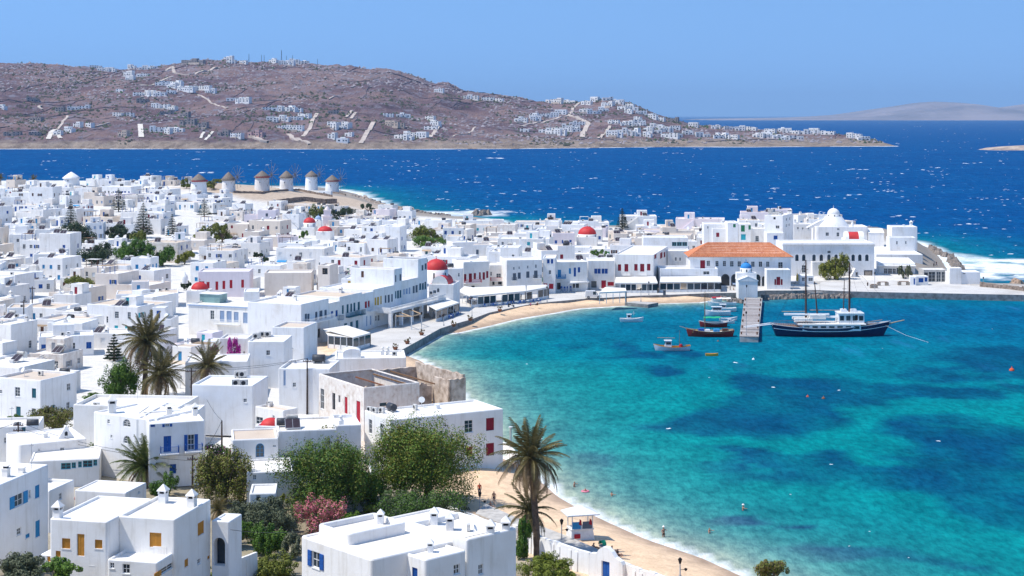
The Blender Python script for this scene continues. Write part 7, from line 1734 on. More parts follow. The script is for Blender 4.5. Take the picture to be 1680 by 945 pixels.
mb.hexa([(0,-.3,-1.5),(d0,-.3,-1.5),(d0,.3,-1.5),(0,.3,-1.5),(0,-.3,1.5),(d0,-.3,1.5),(d0,.3,1.5),(0,.3,1.5)]); mb.hexa([(d1,-.3,-1.5),(L_,-.3,-1.5),(L_,.3,-1.5),(d1,.3,-1.5),(d1,-.3,1.5),(L_,-.3,1.5),(L_,.3,1.5),(d1,.3,1.5)])
for (xa, za), (xb, zb_) in zip(sh_[:-1], sh_[1:]): mb.hexa([(xa,-.3,1.501),(xb,-.3,1.501),(xb,.3,1.501),(xa,.3,1.501),(xa,-.3,za+.002),(xb,-.3,zb_+.002),(xb,.3,zb_+.002),(xa,.3,za+.002)])
mb.build('wall', [WHITE], gt); put('door', window_mesh('door', 'blue', round(d1-d0, 1), 2.8), gt, (d0, -.22, -1.3)).scale = ((d1-d0)/round(d1-d0, 1), 1, 1)
crop(760, 680, 3.567)
for lab, x, y, h in [('white post on the shore beside the annex, the taller one', 278, 172, 100), ('white post on the shore beside the annex, half behind the palm', 450, 185, 45)]:
    g = P(px(x), py(y), 1.0); hh = h/3.567*g.y/F; mb = MB(); mb.lathe([(.2, -1.5), (.18, hh-.15), (.32, hh-.12), (.32, hh)], 10); o = mb.build('post', [C('white')], None, g); o['label'] = lab; o['category'] = 'post'; o['kind'] = 'thing'; o.name = 'shore_post'
wallrun('low white sea wall at the foot of the annex', [(235,160),(262,175),(300,215),(330,250)], 1.0, .5, None, .6)
# white garden wall lower left of the big house
crop(380, 690, 3.705); wallrun('plain white garden wall climbing beside the rounded green shrub', [(-85,905),(0,858),(80,825),(150,800)], 1.2, .4, None, 3.2); wallrun('low white path wall behind the big olive green tree along the beach', [(1230,470),(1330,520),(1420,556),(1500,585),(1580,620)], .9, .5, None, 1.95)
# ------------------------------------------------------------------ utility poles and wires
def pole(label, x, yb, yt, z=None, arms=1):
    g = G(px(x), py(yb)) if z is None else P(px(x), py(yb), z); h = (py(yb)-py(yt))*g.y/F
    t = thing('utility_pole', label, 'utility pole', g, group='timber utility poles'); mb = MB(); mb.tube([(0, 0, -.5), (0, 0, h)], [.16, .10], 7); mb.build('pole', [pm('pole_wood', (.055, .035, .028), .3, 3)], t)
    for k in range(arms):
        mb = MB(); mb.box(-.7, -.06, h-.55-k*.7, .7, .06, h-.43-k*.7); mb.build('crossarm', [C('brown')], t)
        for xx in (-.6, -.25, .25, .6): mb = MB(); mb.lathe([(.05, 0), (.07, .1), (.03, .18)], 6); mb.build('insulator', [C('slate')], t, (xx, 0, h-.43-k*.7))
    return g+Vector((0, 0, h))
crop(0, 0, 1); keep(310, 318, 605, 690, 240); keep(500, 508, 588, 660, 245)
PT = [pole('utility pole beside the white house of paired roof machines', 314, 690, 604), pole('utility pole in front of the plain tall end wall', 504, 680, 588), pole('twin armed utility pole on the cluttered roof house', 30, 765, 692, None, 2), pole('utility pole in front of the grey brown tree', 316, 812, 747), pole('thin utility pole among the flat roofs at the town edge', 53, 535, 470), pole('second thin pole beside the town edge one', 39, 555, 492), pole('leaning service pole with tangled wires by the blue balconied house', 364, 745, 690, None, 0)]
def wire(label, a, b_, sag=.8):
    mb = MB(); d = b_-a; mb.tube([d*(k/8)+Vector((0, 0, -sag*4*(k/8)*(1-k/8))) for k in range(9)], .028, 3); o = mb.build('power_cable', [C('black')], None, a); o['label'] = label; o['category'] = 'cable'; o['group'] = 'overhead cables between poles and roofs'
for i, (a, b_, lab) in enumerate([(PT[0], PT[1], 'overhead cable strung between the two tallest poles'), (PT[0]+Vector((.5, 0, -.4)), PT[6], 'sagging cable from the paired machine pole to the leaning pole'), (PT[2], PT[3], 'long cable crossing the garden palm to the grey brown tree pole'), (PT[2]+Vector((0, 0, -.8)), PT[3]+Vector((0, 0, -.7)), 'lower cable of the pair crossing the garden palm'), (PT[3], PT[6], 'cable from the grey brown tree pole up to the leaning pole'), (PT[1], PT[1]+Vector((-30, 8, -2)), 'cable running inland from the plain end wall pole'), (PT[2], PT[2]+Vector((-12, -9, -1)), 'cable leaving the cluttered roof towards the picture edge')]): wire(lab, a, b_, .8+.2*(i % 3))
wire('thin pale cable stretched above the rounded garden shrub', P(378, 869, 9.5), P(516, 869, 12.5), .3)
# ------------------------------------------------------------------ quay furniture
crop(640, 420, 5.25)
def planter(label, x, y):
    g = P(px(x), py(y), 1.66); t = thing('planter', label, 'planter', g, group='brown planters along the quay edge'); mb = MB(); mb.lathe([(.35, 0), (.55, .5), (.6, .55), (.5, .55), (.45, .45)], 12); mb.build('pot', [C('rust')], t)
    put('foliage', crown_mesh(1.3, 1.3, .9, 160, .12, [DRYG], 9, seed=int(x)), t, (0, 0, .5))
for q in [('planter closest to the sunken end of the quay wall', 45, 808), ('second planter along the straight quay wall', 148, 757), ('planter under the quay lamp', 272, 682), ('planter at the top of the beach steps', 548, 608), ('planter at the bend of the beach kerb', 690, 558), ('planter below the long awning row', 945, 478)]: planter(*q)
lamp('tall quay lamp beside the timber pergola', 270, 660, 485, gz=1.66, heads=2); lamp('tall quay lamp above the beach bend', 705, 520, 352, gz=1.66, heads=2); lamp('quay lamp at the end of the awning row', 1352, 395, 262, gz=1.66); lamp('short lamp post beside the church awning', 462, 600, 500, gz=1.66)
def bench(label, x0, x1, y, c='wood', z=1.72):
    a, b_ = P(px(x0), py(y), z), P(px(x1), py(y), z); L = b_.x-a.x; t = thing('bench', label, 'bench', a); 
    for k in (0, 1): mb = MB(); mb.box(k*(L-.9), 0, 0, k*(L-.9)+.9, 1.0, .95); mb.build('end_block', [C('stone')], t)
    mb = MB(); mb.box(.3, .15, .952, L-.3, .85, 1.1); mb.build('seat', [C(c)], t)
crop(1400, 330, 5.98); bench('stone ended bench on the open quay beside the lamp', 238, 348, 830); bench('stone ended bench next to the blue and white kiosk', 440, 556, 826); bench('short stone bench at the foot of the quay lamp', 168, 240, 855)
lamp('quay lamp standing by the short stone bench', 210, 858, 700, gz=1.72); lamp('lamp at the pier end of the white box building', 1275, 830, 745, gz=1.72)
k_ = hero('small white ticket kiosk with blue door and blue windows', (736,735,825), 612, -2.6, -4, zb=1.72, cat='kiosk', name='kiosk', par=.12, wins=[('F',640,755,688,798,'shut','blue'),('F',700,748,727,790,'shut','blue')])
w = wing(k_, (615,738,828), 556, -2.6, th=8, zb=1.72, par=.1, wins=[('F',590,758,608,818,'door','blue')])
g_ = hero('low glass fronted boathouse of grey panes beside the pier', (925,672,795), 690, -6, 0, zb=1.72, par=.15, wm=C('concrete'), cat='boathouse', name='boathouse', wins=[('F',738,692,805,792,'win','grey'),('F',815,692,860,792,'win','grey'),('F',866,692,918,792,'win','grey'),('F',692,700,732,790,'hole')])
b_ = hero('plain white block building at the root of the pier', (1246,695,808), 935, -6, 0, zb=1.72, par=.1, wins=[('F',980,702,1008,714,'win','dark'),('F',1072,704,1102,717,'win','dark')]); w = wing(b_, (1062,655,None), 945, -3, top=b_.zb+b_.h+1.3, par=.08)
pw = wallstrip_p = None
q0 = [P(px(x), py(y), 2.9) for x, y in ((1250,800),(1400,812),(1560,828),(1700,845),(1900,860))]; o0 = Vector((q0[0].x, q0[0].y, 1.7)); mb = MB()
for a, c_ in zip(q0[:-1], q0[1:]):
    n_ = int((c_-a).length/1.2)
    for k in range(n_):
        p, r_ = a.lerp(c_, k/n_)-o0, a.lerp(c_, (k+1)/n_)-o0; j = R.uniform(-.2, .2); mb.hexa([(p.x, p.y, -2), (r_.x, r_.y, -2), (r_.x, r_.y+1.2, -2), (p.x, p.y+1.2, -2), (p.x, p.y+.2, 1.2+j), (r_.x, r_.y+.2, 1.2+j), (r_.x, r_.y+1.0, 1.2+j), (p.x, p.y+1.0, 1.2+j)])
o = mb.build('sea_wall', [STW], None, o0); o['label'] = 'rough stone sea wall along the back of the pier'; o['category'] = 'wall'
crop(1100, 330, 4)
g = P(px(832), py(545), 1.7); t = thing('parasol', 'closed ochre parasol beside the town hall wing', 'parasol', g); mb = MB(); mb.tube([(0, 0, 0), (0, 0, 3.2)], .04, 5); mb.build('pole', [C('steel')], t); mb = MB(); mb.lathe([(.22, .9), (.34, 1.5), (.26, 2.6), (.05, 3.15)], 10); mb.build('cloth', [C('yellow')], t)
for lab, x0, x1, y0, y1 in [('grey service cabinet beside the museum corner', 1270, 1325, 455, 498), ('small brown crate cabinet beside the service cabinet', 1198, 1228, 470, 498)]:
    a, c_ = P(px(x0), py(y1), 1.75), P(px(x1), py(y1), 1.75); t = thing('utility_cabinet', lab, 'cabinet', a); wd = c_.x-a.x; hh = (y1-y0)/4*a.y/F; mb = MB(); mb.box(0, 0, 0, wd, 1.2, hh); mb.box(-.08, -.08, hh, wd+.08, 1.28, hh+.1); mb.build('body', [C('grey' if 'grey' in lab else 'brown')], t); mb = MB(); mb.box(wd*.1, -.04, .15, wd*.9, -.005, hh-.2); mb.build('door', [C('stone')], t)
# vehicles
def car(label, x0, x1, y, c='white', z=1.68, face='side', van=False, rz=0):
    a, b_ = P(px(x0), py(y), z), P(px(x1), py(y), z); t = thing('van' if van else 'parked_car', label, 'van' if van else 'car', Vector(((a.x+b_.x)/2, a.y, z)), rz); L, w, hh = 4.3, 1.7, (1.95 if van else 1.45)
    prof = [(-L/2, .35), (-L/2, .85), (-L/2+.15, hh*.62 if not van else hh*.95), (-L/2+(.5 if not van else .2), hh), (L*.12, hh), (L*.27, .95), (L/2-.1, .82), (L/2, .6), (L/2, .35)]
    mb = MB(); n = len(prof); mb.grid([[(x, -w/2, zz) for x, zz in prof], [(x, -w/2+.08 if zz > 1 else -w/2, zz) for x, zz in prof], [(x, w/2-.08 if zz > 1 else w/2, zz) for x, zz in prof]], 0, False); mb.face([(x, -w/2, zz) for x, zz in prof]); mb.face([(x, w/2, zz) for x, zz in prof][::-1]); mb.build('body', [C(c)], t)
    for sgn in (-1, 1):
        mb = MB(); mb.box(-.1 if van else -L/2+.6, sgn*(w/2+.004)-.004, .98, L*.16, sgn*(w/2+.004)+.004, hh-.16); mb.build('window', [MT['glass']], t)
        for x in (-L*.3, L*.3): mb = MB(); mb.tube([(x, sgn*(w/2-.1), .33), (x, sgn*(w/2+.03), .33)], .33, 14); wv_ = mb.build('wheel', [C('black')], t); mb = MB(); mb.tube([(x, sgn*(w/2+.031), .33), (x, sgn*(w/2+.045), .33)], .19, 10); mb.build('rim', [C('steel')], wv_)
    mb = MB(); mb.hexa([(L*.125,-.7,hh-.08),(L*.275,-.72,1.0),(L*.275,.72,1.0),(L*.125,.7,hh-.08),(L*.135,-.7,hh-.04),(L*.29,-.72,1.02),(L*.29,.72,1.02),(L*.135,.7,hh-.04)]); mb.build('windscreen', [MT['glass']], t)
    for sgn in (-1, 1): mb = MB(); mb.box(L/2-.04, sgn*.62-.14, .58, L/2+.015, sgn*.62+.14, .74); mb.build('headlight', [C('canvas')], t)
    mb = MB(); mb.box(L/2-.02, -.75, .36, L/2+.06, .75, .5); mb.build('bumper', [C('grey')], t); return t
crop(800, 320, 4); car('white pickup van parked behind the harbour sand', 646, 740, 676, van=True)
crop(1100, 330, 4); car('pale car parked nose out inside the town hall arcade', 402, 442, 555, 'lblue', 1.7, rz=-math.pi/2)
crop(800, 320, 4)
t = thing('trash_bin', 'dark square litter bin on the restaurant pavement', 'litter bin', P(px(1160), py(655), 1.66)); mb = MB(); mb.box(-.35, -.35, 0, .35, .35, 1.1); mb.build('body', [C('slate')], t); mb = MB(); mb.box(-.4, -.4, 1.1, .4, .4, 1.2); mb.build('lid', [C('black')], t)
lamp('slim lamp post on the harbour sand landing', 1006, 700, 612, gz=.9); lamp('slim lamp post in front of the maroon shutter awning', 1058, 655, 568, gz=1.66)
for i, (x, y) in enumerate(((485, 638), (505, 640), (525, 638), (545, 636))):
    t = thing('chair_stack', ('stack of blue chairs nearest the red ground floor doors', 'second stack of blue chairs by the cream awning', 'third stack of blue chairs by the cream awning', 'last stack of blue chairs under the cream awning')[i], 'chairs', P(px(x), py(y), 1.66)); mb = MB()
    for k in range(4): mb.box(-.25, -.25, .42+.2*k, .25, .25, .47+.2*k)
    for a, c_ in ((-.22, -.22), (.22, -.22), (.22, .22), (-.22, .22)): mb.tube([(a, c_, 0), (a, c_, 1.5 if c_ > 0 else .6)], .03, 4)
    mb.box(-.25, .2, 1.15, .25, .25, 1.6); mb.build('seat', [C('blue')], t)
# scooter
crop(640, 420, 5.25)
t = thing('scooter', 'dark motor scooter parked at the kerb of the awning row', 'scooter', P(px(1040), py(440), 1.66), .1); mb = MB(); mb.hexa([(-.7,-.18,.5),(.1,-.18,.5),(.1,.18,.5),(-.7,.18,.5),(-.75,-.14,.9),(0,-.14,.82),(0,.14,.82),(-.75,.14,.9)]); mb.box(.1,-.2,.3,.55,.2,.4); mb.hexa([(.5,-.2,.3),(.65,-.2,.3),(.65,.2,.3),(.5,.2,.3),(.4,-.18,1.0),(.5,-.18,1.0),(.5,.18,1.0),(.4,.18,1.0)]); mb.build('body', [C('black')], t)
for x in (-.55, .7): mb = MB(); mb.tube([(x, -.06, .25), (x, .06, .25)], .25, 12); mb.build('wheel', [C('slate')], t)
mb = MB(); mb.tube([(.42, -.32, 1.1), (.42, .32, 1.1)], .025, 4); mb.build('handlebar', [C('steel')], t)
# ------------------------------------------------------------------ rocks
def rocks(name, pts, n, smin, smax, mat, spread, seed, z=None, kind='stuff'):
    rs = random.Random(seed); mb = MB()
    for _ in range(n):
        k = rs.randrange(len(pts)-1); u = rs.random(); a, b_ = pts[k], pts[k+1]; x, y = a[0]+(b_[0]-a[0])*u+rs.uniform(-spread, spread), a[1]+(b_[1]-a[1])*u+rs.uniform(-spread, spread)*.35
        p = P(px(x), py(y), .6); s = rs.uniform(smin, smax); c = [(1,0,0),(.3,.9,.1),(-.8,.6,0),(-.9,-.4,.1),(-.1,-1,0),(.7,-.7,.1)]
        v = [(p.x+q[0]*s*rs.uniform(.6, 1.2), p.y+q[1]*s*rs.uniform(.6, 1.2), p.z-.5+q[2]*s) for q in c]; t_ = [(p.x+q[0]*s*rs.uniform(.3, .7), p.y+q[1]*s*rs.uniform(.3, .7), p.z+s*rs.uniform(.1, .75)) for q in c]; b0 = [(x_, y_, zz-1.2) for x_, y_, zz in v]
        mb.grid([b0, v, t_], 0); mb.face(t_, 0)
    return mb.build(name, [mat], kind=kind)
ROCK = pm('shore_rock', (.26, .22, .19), .4, 1.2, 1, .15, (.11, .095, .085))
crop(1240, 430, 6); rocks('shore_rocks', [(80,345),(200,340),(330,338),(480,332),(700,334),(930,330)], 190, .5, 1.15, ROCK, 13, 3)
crop(1400, 330, 5.98); rocks('headland_rocks', [(960,560),(1000,640),(1040,660),(980,600)], 60, .6, 1.8, ROCK, 25, 5); rocks('headland_rocks', [(770,450),(830,500),(950,540)], 50, .6, 1.6, ROCK, 20, 6); rocks('headland_rocks', [(1560,790),(1660,800)], 8, .8, 1.6, pm('surf_rock', (.40, .28, .20), .3, 1, 1), 10, 8)
crop(420, 280, 4); rocks('headland_rocks', [(590,165),(720,185),(800,225),(930,248),(1010,262)], 140, .8, 2.6, pm('slope_rock', (.40, .32, .26), .35, .8, 1, .2, (.20, .16, .13)), 18, 9); 
crop(0, 0, 1); o = rocks('surf_rock', [(783,351),(797,350)], 9, 2.0, 4.2, ROCK, 3, 11, kind='thing'); o['label'] = 'dark rock standing in the surf off the far shore'; o['category'] = 'rock'; rocks('headland_rocks', [(600,326),(640,340),(700,351),(735,356)], 60, .8, 2.2, ROCK, 4, 12)
crop(1100, 330, 4); rocks('shore_rocks', [(335,630),(400,645),(470,655)], 40, .35, .8, ROCK, 8, 15)

# cafe tables on the quay
crop(640, 420, 5.25); tr_ = random.Random(2)
for i in range(16):
    u = i/15; x, y = 560+u*720, 455-u*55+tr_.uniform(-6, 6)
    if i < 5: x, y = 520+i*14, 540-i*9
    t = thing('cafe_table', ('small white cafe table by the blue cafe awning at the church' if i < 5 else 'small white cafe table out on the quay before the long awning row'), 'table', P(px(x), py(y), 1.66), tr_.uniform(0, 3), 'cafe tables set out along the quay'); mb = MB(); mb.lathe([(.42, .70), (.42, .74)], 12); mb.build('table_top', [C('white')], t); mb = MB(); mb.tube([(0, 0, 0), (0, 0, .7)], .04, 5); mb.build('leg', [C('steel')], t)
    for sgn in (-1, 1):
        mb = MB(); mb.box(-.2, sgn*.75-.2, .42, .2, sgn*.75+.2, .47); mb.box(-.2, sgn*.95-.02, .47, .2, sgn*.95+.02, .9)
        for a in (-.18, .18):
            for b in (-.18, .18): mb.box(a-.02, sgn*.75+b-.02, 0, a+.02, sgn*.75+b+.02, .42)
        o = mb.build('chair', [C('blue')], None, t.matrix_basis.to_translation(), t.rotation_euler.z); o['label'] = 'blue chair at a cafe table by the church awning' if i < 5 else 'blue chair at a cafe table before the long awning row'; o['category'] = 'chair'; o['group'] = 'cafe chairs along the quay'
# ------------------------------------------------------------------ the far hillside: villas, roads, walls, scrub
_HT = np.arange(2280, 3700, 4.0)
def HG(x, y):
    """the point of the far hillside seen at pixel x, y"""
    X = (x-CX)/F*_HT; Z = H-(y-Y0)/F*_HT; hz = hill_z(X, _HT)
    hit = np.nonzero(Z <= hz)[0]
    if not len(hit): i = int(np.argmin(Z-hz))
    else: i = int(hit[0])
    D = float(_HT[i]); return Vector((float(X[i]), D, float(hz[i])))
def hz1(x, y): return float(hill_z(np.array([float(x)]), np.array([float(y)]))[0])
ROADM = pm('dirt_road', (.50, .42, .36), .15, .05, 1)
def road(pts, w, mat=ROADM, name='road'):
    q = [HG(px(x), py(y)) for x, y in pts]; P_ = []
    for a, b_ in zip(q[:-1], q[1:]):
        n = max(1, int((b_-a).length/7))
        for k in range(n): P_.append(a.lerp(b_, k/n))
    P_.append(q[-1]); L_, R_ = [], []
    for i, p in enumerate(P_):
        t = P_[min(i+1, len(P_)-1)]-P_[max(i-1, 0)]; n = Vector((-t.y, t.x, 0)); n = n.normalized() if n.length > .01 else Vector((1, 0, 0))
        a, b_ = p+n*w/2, p-n*w/2; z = max(hz1(a.x, a.y), hz1(b_.x, b_.y), hz1(p.x, p.y))+.7
        L_.append((a.x, a.y, z)); R_.append((b_.x, b_.y, z))
    mb = MB(); mb.grid([[(x, y, z-3) for x, y, z in L_], L_, R_, [(x, y, z-3) for x, y, z in R_]], 0, False); mb.build(name, [mat], kind='structure')
crop(0, 60, 3)
RAMP = pm('pale_concrete_ramp', (.66, .60, .52), .1, .1, 1)
for pts, w in [([(690,236),(745,243),(800,215),(850,196)],5),([(815,172),(850,150),(858,180),(930,188),(1000,170),(1080,154)],6),([(975,290),(1030,318),(1065,340),(1120,358)],4),([(200,340),(190,350),(210,363)],5),([(332,395),(300,440),(265,462)],4),([(1560,380),(1548,400),(1525,455),(1490,495)],6),([(1465,500),(1510,520),(1525,538)],6),([(1620,310),(1680,300)],3),([(540,425),(500,440),(470,445)],4),([(1250,498),(1290,515),(1320,520)],8),([(1420,480),(1440,500),(1480,515)],7)]: road(pts, w)
for pts, w in [([(690,432),(696,500)],8),([(238,512),(250,478),(270,462)],7),([(262,478),(300,503)],6),([(985,503),(1005,474)],4),([(1010,512),(1048,470)],4)]: road(pts, w, RAMP)
crop(560, 60, 3)
for pts, w in [([(158,424),(128,470),(96,528)],7),([(496,428),(462,465),(428,500)],6),([(46,408),(70,376)],5),([(20,400),(50,370)],4),([(1125,392),(1180,412),(1215,432),(1190,470),(1185,500)],8),([(1285,492),(1310,460),(1322,440)],5),([(880,445),(1010,420),(1120,390),(1150,345),(1185,312)],5),([(628,482),(660,448)],3),([(460,490),(560,488),(700,478)],3),([(1180,508),(1260,505),(1300,480)],4)]: road(pts, w)
# villas
VR = random.Random(23); VILLA = []
VGREY = pm('grey_villa_stone', (.30, .26, .25), .2, .3, .9); VPINK = pm('rose_villa_wall', (.46, .30, .29), .1, .3, .9); VBEI = pm('beige_villa_stone', (.58, .47, .38), .15, .3, .9)
def vwin(parent, a, b_, y, z0, z1, n):
    for k in range(n):
        L_ = (b_-a)/n; mb = MB(); mb.box(a+L_*(k+.3), y-.12, z0, a+L_*(k+.7), y+.25, z1); mb.build('window', [MT['glass']], parent)
def villa(x, y, w, style=0):
    g = HG(px(x), py(y)); sc = g.y/F; W_ = w/CR[2]*sc
    wm = (WHITE, VGREY, VPINK, VBEI)[style]
    t = thing('villa', 'x', 'villa', g+Vector((-W_/2, 0, 0)), VR.uniform(-.75, .05), 'villas scattered over the far hillside')
    n = max(1, min(4, int(W_/8+.5))); xs = [0]
    for k in range(n): xs.append(xs[-1]+VR.uniform(.7, 1.3))
    xs = [v/xs[-1]*W_ for v in xs]; two = 0
    for k in range(n):
        h = VR.choice((5.0, 5.6, 6.2, 8.4)); y0 = VR.uniform(-2, 2); d = VR.uniform(6, 9); two += h > 5
        mb = MB(); mb.box(xs[k]+.04, y0, -4, xs[k+1]-.04, y0+d, h); mb.build('wall', [wm], t)
        mb = MB(); mb.box(xs[k]+.3, y0+.3, h+.01, xs[k+1]-.3, y0+d-.3, h+.1); mb.build('roof', [ROOF if style == 0 else wm], t)
        ww = xs[k+1]-xs[k]
        vwin(t, xs[k]+.4, xs[k+1]-.4, y0, .6, 2.6, max(1, min(4, int(ww/4.5))))
        if h > 5: vwin(t, xs[k]+.4, xs[k+1]-.4, y0, 4.2, 5.9, max(1, min(3, int(ww/4))))
    if VR.random() < .5:
        mb = MB(); a = VR.uniform(0, .5)*W_; mb.box(a, -4.4, -4, a+W_*.5, -2.05, VR.uniform(-.5, .5)); mb.build('terrace', [VBEI if VR.random() < .5 else VGREY], t)
    if VR.random() < .35:
        mb = MB(); a = VR.uniform(.1, .5)*W_; mb.box(a, 1.5, 3.3, a+min(7, W_*.4), 5.5, 6.8+VR.random()); mb.build('upper_room', [wm], t)
    VILLA.append(dict(o=t, n=n, two=two, style=style, x=px(x), y=py(y)))
crop(0, 60, 3)
for q in [(470,158,60),(500,168,45),(545,172,55),(640,192,70),(700,196,60),(720,162,75),(650,158,40),(755,158,40),(800,240,75),(880,240,80),(930,268,110),(1005,260,110),(1035,278,50),(1130,118,55),(1200,132,45),(1350,128,60),(1440,130,70),(1490,132,50),(1390,140,40),(385,360,110),(295,370,50,1),(600,390,50,3),(640,392,40),(690,290,70),(745,288,70),(785,292,60),(790,352,95),(850,360,55),(385,446,50),(447,444,45),(340,470,60),(607,492,60,3),(870,468,80),(785,470,95),(1170,495,65),(1270,488,95,2),(1430,462,140),(1380,412,110),(1460,412,60),(1335,366,90),(1400,370,65),(1150,318,75),(1205,322,90),(1470,370,40),(1640,440,65),(1640,382,55,1),(1632,500,45),(12,358,35),(910,395,60,1),(930,430,90,1),(1000,450,50,1),(960,130,140,1),(180,415,70,1),(160,320,60,1),(700,325,60,1),(820,385,70,1),(1100,490,60,1),(590,275,40),(60,490,90,1),(170,488,60,1)]: villa(*q)
crop(560, 60, 3)
for q in [(482,272,50),(640,308,75),(768,320,70),(230,398,50),(305,402,70),(255,440,85,3),(440,412,60),(465,437,60),(440,458,70),(350,495,90),(400,497,60),(30,438,65),(35,492,45),(1055,318,95),(1000,396,140),(948,400,45),(1080,385,60),(1247,312,40),(1312,315,55),(1210,332,60),(1368,330,55),(1418,345,45),(1312,342,60),(1382,358,45),(1200,370,60),(1245,382,70),(1290,370,50),(1160,436,80),(1130,452,90),(1100,466,100),(1060,480,110),(1000,474,60),(1340,428,55),(1405,437,65),(1468,440,60),(1345,488,80),(1390,478,70),(1440,490,70),(1475,382,55),(1525,396,50),(1550,452,60),(1600,470,70),(1642,457,50),(1622,496,95),(1572,415,50),(1632,420,60,1),(1510,465,50),(900,470,45),(280,450,60,3)]: villa(*q)
crop(1120, 60, 3)
for q in [(232,459,55),(282,461,50),(330,461,85),(190,498,60),(247,502,70),(162,454,45),(52,447,50),(20,480,45),(100,495,75),(430,472,65),(487,467,40),(512,475,45),(552,478,55),(602,480,60),(655,480,65),(712,482,70),(370,495,55),(430,500,65),(472,505,55),(505,508,45),(557,506,75),(842,498,75)]: villa(*q)
crop(0, 0, 1)
for v in list(VILLA):
    if v['style'] == 0 and VR.random() < .34: villa(v['x']+VR.choice((-1, 1))*VR.uniform(12, 24), min(241, v['y']+VR.uniform(-5, 6)), VR.uniform(12, 22))
# radio masts on the summit
crop(0, 60, 3)
for lab, x, yt, yb, r in [('tallest dark radio mast on the summit',1385,68,128,.7),('lattice mast beside the white summit villas',1225,85,128,.45),('thin pole mast on the summit plateau',1287,90,122,.3),('second thin pole mast on the summit plateau',1300,92,122,.3),('slender mast at the shoulder of the summit',1440,92,132,.3),('short mast at the far end of the summit villas',1562,108,134,.3),('spindly mast between the tallest mast and the shoulder',1410,95,130,.25)]:
    g = HG(px(x), py(yb)); h = (yb-yt)/3*g.y/F; t = thing('radio_mast', lab, 'radio mast', g, group='radio masts on the summit'); mb = MB()
    for k in range(3): a = 2*math.pi*k/3; mb.tube([(1.5*r*math.cos(a), 1.5*r*math.sin(a), -2), (.2*math.cos(a), .2*math.sin(a), h)], .28*r+.1, 4)
    for k in range(int(h/3)): u = 1-k*3/h; mb.tube([(1.5*r*u*math.cos(2*math.pi*j/3), 1.5*r*u*math.sin(2*math.pi*j/3), k*3) for j in range(4)], .12, 3)
    mb.build('lattice', [C('slate')], t)
    mb = MB(); mb.tube([(0, 0, h*.6), (0, 0, h*1.0)], .5*r, 6); mb.build('aerial', [C('slate')], t)
# dry stone field walls, boulders, scrub: too many to count
mb = MB(); wr = random.Random(5)
for _ in range(110):
    X, Y = wr.uniform(-1080, 560), wr.uniform(2480, 3320); a = wr.choice((0, .2, -.25, 1.4, 1.7, 1.2))+wr.uniform(-.2, .2); n = wr.randint(6, 22); prev = None
    for k in range(n):
        z = hz1(X, Y)
        if z < 6: break
        nn = Vector((-math.sin(a), math.cos(a), 0))*.45; cur = (Vector((X, Y, z)), nn)
        if prev:
            p, q = prev[0], cur[0]; e = Vector((0, 0, 1)); mb.hexa([p-nn-e, q-nn-e, q+nn-e, p+nn-e, p-nn+e*1.1, q-nn+e*1.1, q+nn+e*1.1, p+nn+e*1.1])
        prev = cur; X += math.cos(a)*9; Y += math.sin(a)*9; a += wr.uniform(-.12, .12)
mb.build('field_wall_network', [pm('field_wall', (.12, .095, .11), .3, .3, 1)], kind='stuff')
def blobs(name, n, mat, f, smin, smax, flat, seed):
    rs = np.random.RandomState(seed); b0 = np.array([(1,0,0),(0,1,0),(-1,0,0),(0,-1,0),(.1,.1,1),(0,0,-.6)]); tri = np.array([(0,1,4),(1,2,4),(2,3,4),(3,0,4)])
    X = rs.uniform(-1090, 700, n*6); Y = rs.uniform(2400, 3420, n*6); Z = hill_z(X, Y); ok = f(X, Y, Z); X, Y, Z = X[ok][:n], Y[ok][:n], Z[ok][:n]; n = len(X)
    s = rs.uniform(0, 1, n)**2.2*(smax-smin)+smin; a = rs.uniform(0, 6.28, n)
    v = b0[None]*rs.uniform(.55, 1.3, (n, 6, 1)); c, q = np.cos(a)[:, None], np.sin(a)[:, None]
    vx = (v[..., 0]*c-v[..., 1]*q)*s[:, None]+X[:, None]; vy = (v[..., 0]*q+v[..., 1]*c)*s[:, None]+Y[:, None]; vz = v[..., 2]*s[:, None]*flat+Z[:, None]+.1
    co = np.stack([vx, vy, vz], -1).reshape(-1, 3); idx = (tri[None]+6*np.arange(n)[:, None, None]).reshape(-1, 3)
    me = bpy.data.meshes.new(name); me.vertices.add(len(co)); me.vertices.foreach_set('co', co.ravel()); me.loops.add(idx.size); me.loops.foreach_set('vertex_index', idx.ravel()); me.polygons.add(len(idx)); me.polygons.foreach_set('loop_start', np.arange(len(idx))*3); me.update(calc_edges=True); me.materials.append(mat); put(name, me, kind='stuff')
blobs('hillside_boulders', 9000, pm('hill_boulder', (.26, .23, .25), .3, .1, 1), lambda X, Y, Z: (Z > 5) & ((fbm(X/120, Y/120, 3, 88) > .02) | (Z > 92)), .8, 4.6, .7, 4)
blobs('scrub', 7000, pm('hill_scrub', (.055, .06, .035), .3, .1, 1), lambda X, Y, Z: (Z > 4) & (fbm(X/60, Y/60, 3, 89) > .12), .8, 4.2, .8, 5)
vx = np.array([v['o'].location.x for v in VILLA]); vy = np.array([v['o'].location.y for v in VILLA])
def nearv(X, Y, Z):
    d = np.full(X.shape, 1e9)
    for a, b_ in zip(vx, vy): d = np.minimum(d, np.hypot(X-a-10, (Y-b_)*.8))
    return (Z > 3) & (d < 30) & (d > 9)
blobs('villa_garden_shrubs', 1500, pm('garden_green', (.04, .075, .025), .3, .2, 1), nearv, 1.0, 3.4, 1.0, 6)
